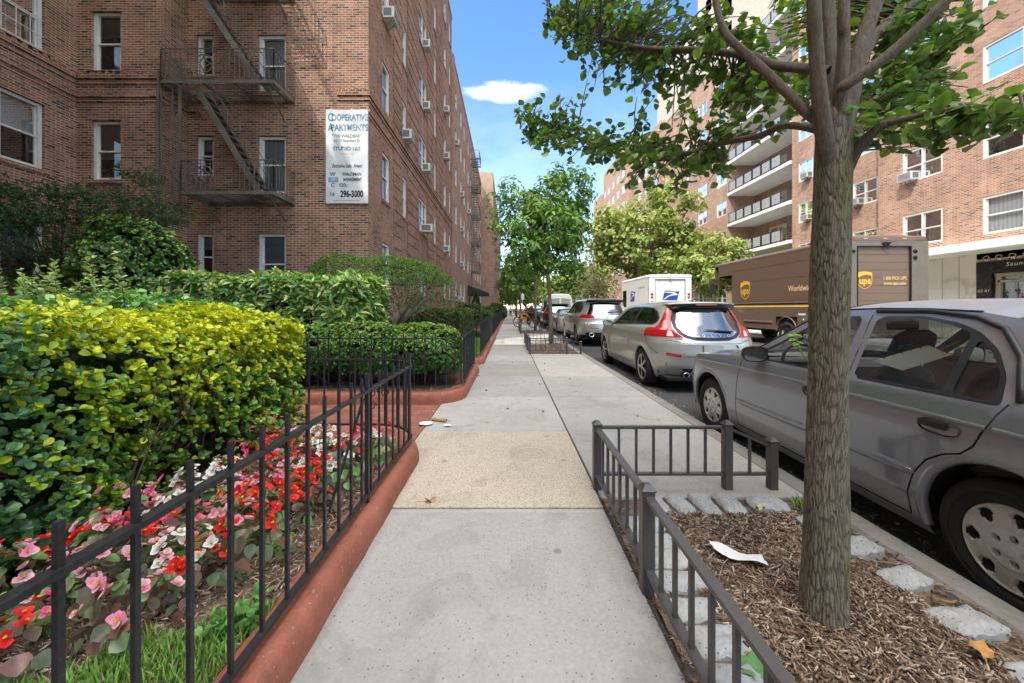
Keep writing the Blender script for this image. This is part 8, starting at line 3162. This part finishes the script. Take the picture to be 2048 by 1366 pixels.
mb.box(UX0 - .32, UX0 - .10, 17.32, 17.37, 1.85, 2.35, 0, .015)
T.part('side_mirror', mb, M_BLKP)
MX0, MX1, MY0, MY1, MZ1 = 7.95, 10.35, 21.5, 26.6, 3.1
T = Thing('mail_truck', 'white mail step van with blue eagle emblems, standing beyond the silver hatchback', 'truck', (9.15, 21.5, ROADZ))
mb = MB()
for x, fl in ((MX0, 1), (MX1, 0)):
 for a, b, c, d in ((MY0, 25.6, .45, 3.0), (25.6, 26.4, .45, 1.3), (25.6, 26.4, 2.4, 3.0), (26.4, MY1, .45, 3.0)):
  mb.add([(x, a, c), (x, b, c), (x, b, d), (x, a, d)], [(3, 2, 1, 0) if fl else (0, 1, 2, 3)])
mb.add([(MX0, MY1, .45), (MX1, MY1, .45), (MX1, MY1, 3.0), (MX0, MY1, 3.0)], [(0, 1, 2, 3)])
T.part('body', mb, P_MAIL)
mb = MB()
rows = []
for y in (MY0 - .02, MY0 + .06, 24, MY1):
 rows.append([(MX0 - .015, y, 2.98), (MX0 - .02, y, 3.06), (MX0 + .06, y, 3.12), ((MX0 + MX1) / 2, y, 3.15), (MX1 - .06, y, 3.12), (MX1 + .02, y, 3.06), (MX1 + .015, y, 2.98)])
mb.grid(rows[::-1])
mb.add(rows[0], [tuple(range(7))])
T.part('roof', mb, P_MAIL)
mb = MB()
mb.box(MX0, MX0 + .34, MY0, MY0 + .06, .45, 2.98)
mb.box(MX1 - .34, MX1, MY0, MY0 + .06, .45, 2.98)
mb.box(MX0 + .34, MX1 - .34, MY0, MY0 + .06, 2.86, 2.98)
mb.box(MX0 + .34, MX1 - .34, MY0, MY0 + .06, .45, .7)
T.part('rear_frame', mb, P_MAIL)
mb = MB()
for k in range(8):
 z = .71 + k * .27
 mb.box(MX0 + .35, MX1 - .35, MY0 + .05, MY0 + .075, z, z + .266, 0, .005)
T.part('rear_door', mb, P_MAIL)
mb = MB()
for x in (MX0 + .335, MX1 - .35):
 mb.box(x, x + .015, MY0 - .006, MY0 + .05, .7, 2.86)
mb.box(MX0 + .33, MX1 - .33, MY0 - .006, MY0 + .05, 2.85, 2.87)
mb.box((MX0 + MX1) / 2 - .04, (MX0 + MX1) / 2 + .04, MY0 - .03, MY0 + .02, 2.78, 2.9)
T.part('door_track', mb, M_TAUPE)
for x in (MX0 + .16, MX1 - .16):
 for z, m_ in ((2.02, M_RED), (1.84, M_RED), (1.66, M_CLEAR)):
  mb = MB()
  mb.lathe([(.07, 0), (.075, -.02), (.05, -.04), (0, -.045)], (x, MY0, z), 'y', 16)
  T.part('tail_light', mb, m_)
def eagle(T, frame, w, h):
 o, A, B, N = [Vector(q) for q in frame]
 sk = .16
 P = lambda pts: [((x + (y - .5) * sk * h / w * 1.6 - .5) * w, (y - .5) * h) for x, y in pts]
 mb = MB()
 mb.plate(P([(0, 0), (1, 0), (1, 1), (0, 1)]), (o, A, B, N), .004)
 e = T.part('emblem', mb, M_MBLUE)
 mb = MB()
 mb.plate(P([(.04, .93), (.42, .93), (.72, .88), (.88, .74), (.95, .60), (.70, .56), (.40, .45), (.12, .08), (.03, .06), (.30, .50), (.52, .66), (.72, .70), (.60, .78), (.30, .84), (.03, .86)]), (o + N * .004, A, B, N), .002)
 T.part('eagle_head', mb, P_MAIL, e)
 mb = MB()
 mb.plate(P([(.0, 1.04), (.40, 1.04), (.46, 1.10), (.0, 1.10)]), (o + N * .001, A, B, N), .002)
 T.part('streak', mb, M_MBLUE, e)
eagle(T, ((9.20, MY0 + .048, 1.92), (1, 0, 0), (0, 0, 1), (0, -1, 0)), .84, .50)
eagle(T, ((MX0, 24.35, 1.95), (0, -1, 0), (0, 0, 1), (-1, 0, 0)), .85, .62)
mb = MB()
put_text(mb, 'We Deliver For You', .16, ((MX0, 22.75, 2.45), (0, -1, 0), (0, 0, 1), (-1, 0, 0)), .004, shear=.2, sx=.8)
T.part('lettering', mb, M_TAUPE)
mb = MB()
put_text(mb, '2310774', .12, ((MX0, 22.35, 1.50), (0, -1, 0), (0, 0, 1), (-1, 0, 0)), .004)
T.part('lettering', mb, M_TAUPE) if False else None
mb = MB()
mb.add([(MX0 + .02, 25.62, 1.3), (MX0 + .02, 26.38, 1.3), (MX0 + .02, 26.38, 2.4), (MX0 + .02, 25.62, 2.4)], [(3, 2, 1, 0)])
T.part('cab_window', mb, M_GLASSD)
mb = MB()
mb.box(MX0 + .1, MX1 - .1, MY0 + .1, MY1 - .1, .4, .55)
mb.box(MX0 + .05, MX1 - .05, 25.5, 25.56, .5, 2.9)
T.part('chassis', mb, M_DARK)
mb = MB()
mb.box(MX0 + .05, MX1 - .05, MY0 - .18, MY0, .40, .52, 0, .02)
T.part('rear_bumper', mb, M_BLKP)
for y in (22.8, 25.9):
 for s_, x in ((-1, MX0 + .16), (1, MX1 - .16)):
  w = link('wheel', W_TRK[0], T.o)
  w.location = (x - T.org[0], y - T.org[1], .43)
  w.rotation_euler = (.4, 0, 0 if s_ < 0 else PI)
  link('rim', W_TRK[1], w)
T = Thing('van', 'white high roofed van standing beyond the dark sport utility car', 'van', (3.95, 31.5, ROADZ), 0, None, True)
VP = [(-1.0, .35), (-1.02, 1.0), (-1.0, 1.25), (-.93, 1.9), (-.84, 2.3), (-.65, 2.43), (0, 2.47)]
sec = VP + [(-x, z) for x, z in VP[-2::-1]]
mb = MB()
rows = [[(x * k, y, .35 + (z - .35) * kz) for x, z in sec] for y, k, kz in ((-2.6, .94, .965), (-2.52, .99, .99), (-2.3, 1, 1), (.9, 1, 1), (1.3, .99, .96), (2.0, .97, .55), (2.7, .9, .40), (2.85, .8, .3))]
mb.grid(rows)
mb.add(rows[0], [tuple(range(len(sec)))])
T.part('body', mb, P_WH)
for s in (-1, 1):
 mb = MB()
 mb.add([(s * .06, -2.625, 1.33), (s * .80, -2.615, 1.33), (s * .74, -2.61, 2.05), (s * .06, -2.625, 2.12)], [(0, 1, 2, 3) if s > 0 else (3, 2, 1, 0)])
 T.part('rear_window', mb, M_GLASSD)
 mb = MB()
 mb.box(s * .80, s * .93, -2.64, -2.56, .75, 1.2, 0, .01)
 T.part('tail_light', mb, M_RED)
 mb = MB()
 mb.add([(s * .985, -1.9, 1.3), (s * .985, .6, 1.3), (s * .93, .6, 1.95), (s * .93, -1.9, 1.95)], [(0, 1, 2, 3) if s > 0 else (3, 2, 1, 0)])
 mb.v = [(x + s * .02, y, z) for x, y, z in mb.v]
 T.part('side_window', mb, M_GLASSD)
mb = MB()
mb.add([(-.85, 1.33, 2.25), (.85, 1.33, 2.25), (.92, 2.0, 1.5), (-.92, 2.0, 1.5)], [(0, 1, 2, 3)])
mb.v = [(x, y + .03, z + .05) for x, y, z in mb.v]
T.part('windscreen', mb, M_GLASSD)
mb = MB()
mb.box(-.9, .9, -2.72, -2.58, .42, .62, 0, .03)
T.part('bumper', mb, M_BLKP)
for y in (-1.75, 1.75):
 for s in (-1, 1):
  w = link('wheel', W_SUV[0], T.o)
  w.location = (s * .92, y, .365)
  w.rotation_euler = (0, 0, 0 if s < 0 else PI)
  link('rim', W_SUV[1], w)
# ================================================================== SMALL STREET THINGS
T = Thing('bicycle', 'orange bicycle leaning by the third tree guard', 'bicycle', (1.05, 24.0, 0), R(62), None, True)
M_OR = simple('orange_paint', (.70, .22, .02), .35)
for y in (-.52, .52):
 mb = MB()
 pts = [(0, y + .31 * math.cos(a), .34 + .31 * math.sin(a)) for a in np.linspace(0, 2 * PI, 33)]
 mb.tube(pts, .028, 7, cap=False)
 w = T.part('wheel', mb, M_RUB)
 mb = MB()
 for k in range(12):
  a = 2 * PI * k / 12
  mb.tube([(0, y, .34), (0, y + .29 * math.cos(a), .34 + .29 * math.sin(a))], .003, 4, cap=False)
 mb.lathe([(.03, -.05), (.03, .05)], (0, y, .34), 'x', 10)
 T.part('spokes', mb, M_CHROME, w)
mb = MB()
hd, bb, st_ = (0, .38, .92), (0, -.02, .34), (0, -.16, .82)
for a, b, r in ((hd, bb, .028), (st_, bb, .022), ((0, .36, .86), st_, .022), (bb, (0, -.52, .34), .016), (st_, (0, -.52, .34), .014), (hd, (0, .52, .34), .02), (hd, (0, .36, 1.06), .02)):
 mb.tube([a, b], r, 7)
mb.box(-.06, .06, .0, .34, .52, .66, 0, .03)
T.part('frame', mb, M_OR)
mb = MB()
mb.tube([(-.30, .28, 1.08), (-.1, .36, 1.07), (.1, .36, 1.07), (.30, .28, 1.08)], .014, 6)
T.part('handlebar', mb, M_BLKP)
mb = MB()
mb.prism([(-.07, -.30), (.07, -.30), (.02, .0), (-.02, .0)], .93, .97)
mb.tube([st_, (0, -.17, .94)], .014, 6)
T.part('saddle', mb, M_BLKP)
mb = MB()
for s in (-1, 1):
 mb.box(s * .06, s * .16, s * .12 - .04, s * .12 + .04, .33 + s * .12, .35 + s * .12)
 mb.tube([(s * .05, -.02, .34), (s * .06, s * .12, .34 + s * .12)], .01, 5)
T.part('pedals', mb, M_BLKP)
T = Thing('scooter', 'dark motor scooter parked between the orange bicycle and the dark cars', 'scooter', (1.75, 27.6, 0), R(25), None, True)
for y in (-.55, .60):
 mb = MB()
 mb.lathe([(.15, -.05), (.24, -.06), (.27, -.03), (.27, .03), (.24, .06), (.15, .05)], (0, y, .27), 'x', 24)
 T.part('wheel', mb, M_RUB)
mb = MB()
mb.box(-.17, .17, -.75, .0, .35, .78, 0, .10)
mb.box(-.16, .16, -.05, .35, .25, .36, 0, .04)
mb.box(-.18, .18, .32, .48, .28, .95, 0, .06)
T.part('body', mb, P_BK)
mb = MB()
mb.box(-.15, .15, -.70, .0, .78, .88, 0, .05)
T.part('seat', mb, M_BLKP)
mb = MB()
mb.tube([(-.34, .32, 1.12), (0, .42, 1.08), (.34, .32, 1.12)], .02, 6)
mb.tube([(0, .58, .30), (0, .42, 1.05)], .03, 6)
T.part('handlebar', mb, M_BLKP)
for x, y, h, lab in ((1.32, 36.0, 2.65, 'white parking sign on a pole beside the orange bicycle, seen far down the pavement'), (1.4, 58, 2.7, 'small distant parking sign on a pole, nearest to the walkers')):
 T = Thing('street_sign', lab, 'sign', (x, y, 0))
 mb = MB()
 mb.tube([(x, y, -.1), (x, y, h)], .03, 7)
 T.part('pole', mb, simple('galvanised_steel', (.42, .42, .41), .5, .6))
 mb = MB()
 mb.box(x - .16, x + .16, y - .045, y - .035, h - .62, h - .05, 0, .004)
 p_ = T.part('sign_plate', mb, simple('sign_white', (.72, .72, .70), .5))
def person(label, x, y, h, shirt, trousers, skin, stride, seed):
 T = Thing('person', label, 'person', (x, y, 0), 0, None, True)
 k = h / 1.75
 J = {'pel': (0, 0, .94), 'wst': (0, 0, 1.10), 'chs': (0, .01, 1.32), 'nck': (0, .0, 1.48), 'hd0': (0, -.01, 1.56), 'hd1': (0, -.02, 1.68), 'hd2': (0, 0, 1.75),
   'shl': (-.18, 0, 1.42), 'shr': (.18, 0, 1.42), 'ell': (-.24, .05 * stride, 1.14), 'elr': (.24, -.05 * stride, 1.14), 'hal': (-.24, -.10 * stride, .90), 'har': (.24, .12 * stride, .90), 'fgl': (-.24, -.13 * stride, .80), 'fgr': (.24, .15 * stride, .80),
   'hpl': (-.10, 0, .90), 'hpr': (.10, 0, .90), 'knl': (-.11, -.14 * stride, .50), 'knr': (.11, .06 * stride, .50), 'anl': (-.11, -.20 * stride, .09), 'anr': (.11, .26 * stride, .12), 'tol': (-.12, -.34 * stride - .06, .03), 'tor': (.12, .14 * stride, .03)}
 Rr = {'pel': .15, 'wst': .135, 'chs': .155, 'nck': .06, 'hd0': .08, 'hd1': .098, 'hd2': .06, 'shl': .075, 'shr': .075, 'ell': .045, 'elr': .045, 'hal': .034, 'har': .034, 'fgl': .028, 'fgr': .028, 'hpl': .105, 'hpr': .105, 'knl': .065, 'knr': .065, 'anl': .045, 'anr': .045, 'tol': .04, 'tor': .04}
 Ed = [('pel', 'wst'), ('wst', 'chs'), ('chs', 'nck'), ('nck', 'hd0'), ('hd0', 'hd1'), ('hd1', 'hd2'), ('chs', 'shl'), ('chs', 'shr'), ('shl', 'ell'), ('shr', 'elr'), ('ell', 'hal'), ('elr', 'har'), ('hal', 'fgl'), ('har', 'fgr'),
    ('pel', 'hpl'), ('pel', 'hpr'), ('hpl', 'knl'), ('hpr', 'knr'), ('knl', 'anl'), ('knr', 'anr'), ('anl', 'tol'), ('anr', 'tor')]
 def skin_obj(name, names, edges, grow, mat, root):
  idx = {n: i for i, n in enumerate(names)}
  me = bpy.data.meshes.new(name)
  me.from_pydata([tuple(c * k for c in J[n]) for n in names], [(idx[a], idx[b]) for a, b in edges], [])
  me.materials.append(mat)
  o = link(name, me, T.o)
  md = o.modifiers.new('skin', 'SKIN')
  for n in names:
   v_ = me.skin_vertices[0].data[idx[n]]
   v_.radius = (Rr[n] * grow * k, Rr[n] * grow * k * (.72 if n in ('chs', 'wst', 'pel') else 1))
   v_.use_root = n == root
  o.modifiers.new('sub', 'SUBSURF').render_levels = 1
  return o
 skin_obj('body', list(J), Ed, 1, skin, 'pel')
 up_ = ['pel', 'wst', 'chs', 'shl', 'shr', 'ell', 'elr']
 skin_obj('shirt', up_, [e for e in Ed if e[0] in up_ and e[1] in up_], 1.14, shirt, 'pel')
 lo_ = ['pel', 'hpl', 'hpr', 'knl', 'knr', 'anl', 'anr']
 skin_obj('trousers', lo_, [e for e in Ed if e[0] in lo_ and e[1] in lo_], 1.14, trousers, 'pel')
 mb = MB()
 mb.lathe([(.0, 1.79 * k), (.07 * k, 1.77 * k), (.105 * k, 1.70 * k), (.10 * k, 1.64 * k)], (0, .02, 0), 'z', 12)
 T.part('hair', mb, M_DARK)
SK = simple('skin', (.42, .25, .17), .6)
person('person in a white shirt and dark trousers walking far down the pavement', -.42, 56, 1.5, simple('white_cloth', (.7, .7, .68), .9), simple('navy_cloth', (.03, .03, .06), .9), SK, 1, 1)
person('person in a pale blue shirt walking far down the pavement, right of the white shirt', .32, 58, 1.5, simple('pale_blue_cloth', (.45, .5, .6), .9), simple('black_cloth', (.02, .02, .02), .9), SK, -1, 2)
mb = MB()
P0 = [(-.02, .05), (.04, .085), (.16, .02), (.20, -.06), (.09, -.035), (.0, -.02)]
gr_ = []
for i in range(9):
 row = []
 for j in range(5):
  t, s = i / 8, j / 4
  x = -.03 + .185 * t
  y = (.075 - .10 * t) - (.055 + .03 * math.sin(t * PI)) * s
  row.append((1.01 + x, 1.79 + y * 1.1, .052 + .012 * math.sin(t * 7 + s * 3) + .006 * math.sin(s * 9)))
 gr_.append(row)
mb.grid(gr_)
solo('crumpled_paper', mb, simple('white_tissue', (.72, .72, .71), .8, var=.08, scale=40, bmp=.2), 'crumpled white paper lying on the mulch, left of the nearest trunk', 'paper', (1.08, 1.78, .03))
c = Vector((-.66, 4.02, .03))
mb = MB()
a, b = Vector((-.82, 4.07, .022)), Vector((-.655, 4.0, .022))
mb.tube([a, b], .019, 14, cap=False)
mb.tube([b, a], .0165, 14, cap=False)
solo('cardboard_tube', mb, simple('brown_cardboard', (.42, .29, .18), .9), 'empty brown cardboard tube on the edge of the pavement by the brick path', 'tube', tuple(a))
for (x, y, s_, lab) in ((-.86, 3.93, .085, 'torn white paper under the cardboard tube on the brick path'), (-.62, 3.86, .045, 'small white paper scrap on the pavement beside the cardboard tube'), (1.74, 1.17, .04, 'small white scrap among the mulch near the kerb blocks')):
 mb = MB()
 rq = random.Random(int(y * 100))
 n = 9
 ring = [(x + s_ * (.7 + .5 * rq.random()) * math.cos(2 * PI * i / n), y + s_ * .8 * (.7 + .5 * rq.random()) * math.sin(2 * PI * i / n), .012 + .010 * rq.random()) for i in range(n)]
 mb.add(ring + [(x, y, .026)], [(i, (i + 1) % n, n) for i in range(n)])
 solo('paper_scrap', mb, simple('white_tissue', (.72, .72, .71), .8), lab, 'paper', (x, y, .012))
def dry_leaf(x, y, z, s, col, lab, rot=0.0, grp=None):
 mb = MB()
 n = 16
 ring = []
 for i in range(n):
  a = 2 * PI * i / n
  r = s * (1 if i % 2 == 0 else .62) * (1 + .25 * math.cos(a))
  ring.append((x + r * math.cos(a + rot), y + r * math.sin(a + rot) * .8, z + .012 * math.sin(a * 3 + 1) + .008))
 mb.add(ring + [(x, y, z + .004)], [(i, (i + 1) % n, n) for i in range(n)], smooth=True)
 mb.tube([(x - s * math.cos(rot) * .6, y - s * math.sin(rot) * .6, z + .006), (x - s * math.cos(rot) * 1.6, y - s * math.sin(rot) * 1.5, z + .010)], .0015, 4)
 nm = 'leaf_tint_%d' % int(col[0] * 1000 + col[1] * 100)
 solo('fallen_leaf', mb, simple(nm, col, .7, var=.3, scale=50), lab, 'leaf', (x, y, z), grp)
dry_leaf(-.495, 2.36, .004, .045, (.36, .19, .08), 'curled brown leaf on the tan slab of the pavement', .4)
dry_leaf(.80, 1.23, .02, .07, (.07, .18, .045), 'large green leaf lying under the guard rail of the nearest pit', 1.2)
dry_leaf(1.60, 1.28, .04, .045, (.50, .24, .07), 'orange brown leaf on a granite block right of the nearest trunk', .8)
dry_leaf(1.12, 1.02, .035, .022, (.60, .13, .03), 'small red orange leaf on the mulch in front of the trunk, left one', .2)
dry_leaf(1.28, .98, .04, .032, (.52, .12, .04), 'red brown leaf on the mulch directly before the trunk', 2.2)
dry_leaf(1.36, .87, .03, .032, (.50, .22, .10), 'tan brown leaf on the mulch near the bottom right of the pit', 1.5)
dry_leaf(.86, 2.24, .03, .026, (.32, .40, .10), 'yellow green leaf at the far left corner of the nearest pit', .5)
dry_leaf(1.47, 2.22, .03, .03, (.42, .40, .20), 'pale yellowish leaf beside the block between the guard posts', .9)
rq = random.Random(9)
for i in range(10):
 dry_leaf(rq.uniform(-.55, 1.7), rq.uniform(3.9, 9.5), .003, rq.uniform(.012, .022), (.22, .19, .08), 'tiny dry leaf crumb scattered on the further pavement slabs', rq.uniform(0, 6), 'leaf crumbs on the pavement')
tag(link('grass', blades('grass', 160, lambda g: (1.82 + g.normal(0, .035), 2.28 + g.normal(0, .05)), -.01, .07, 15, GCOL)), 'tuft of green grass at the kerb beside the short guard post', 'grass', kind='stuff')
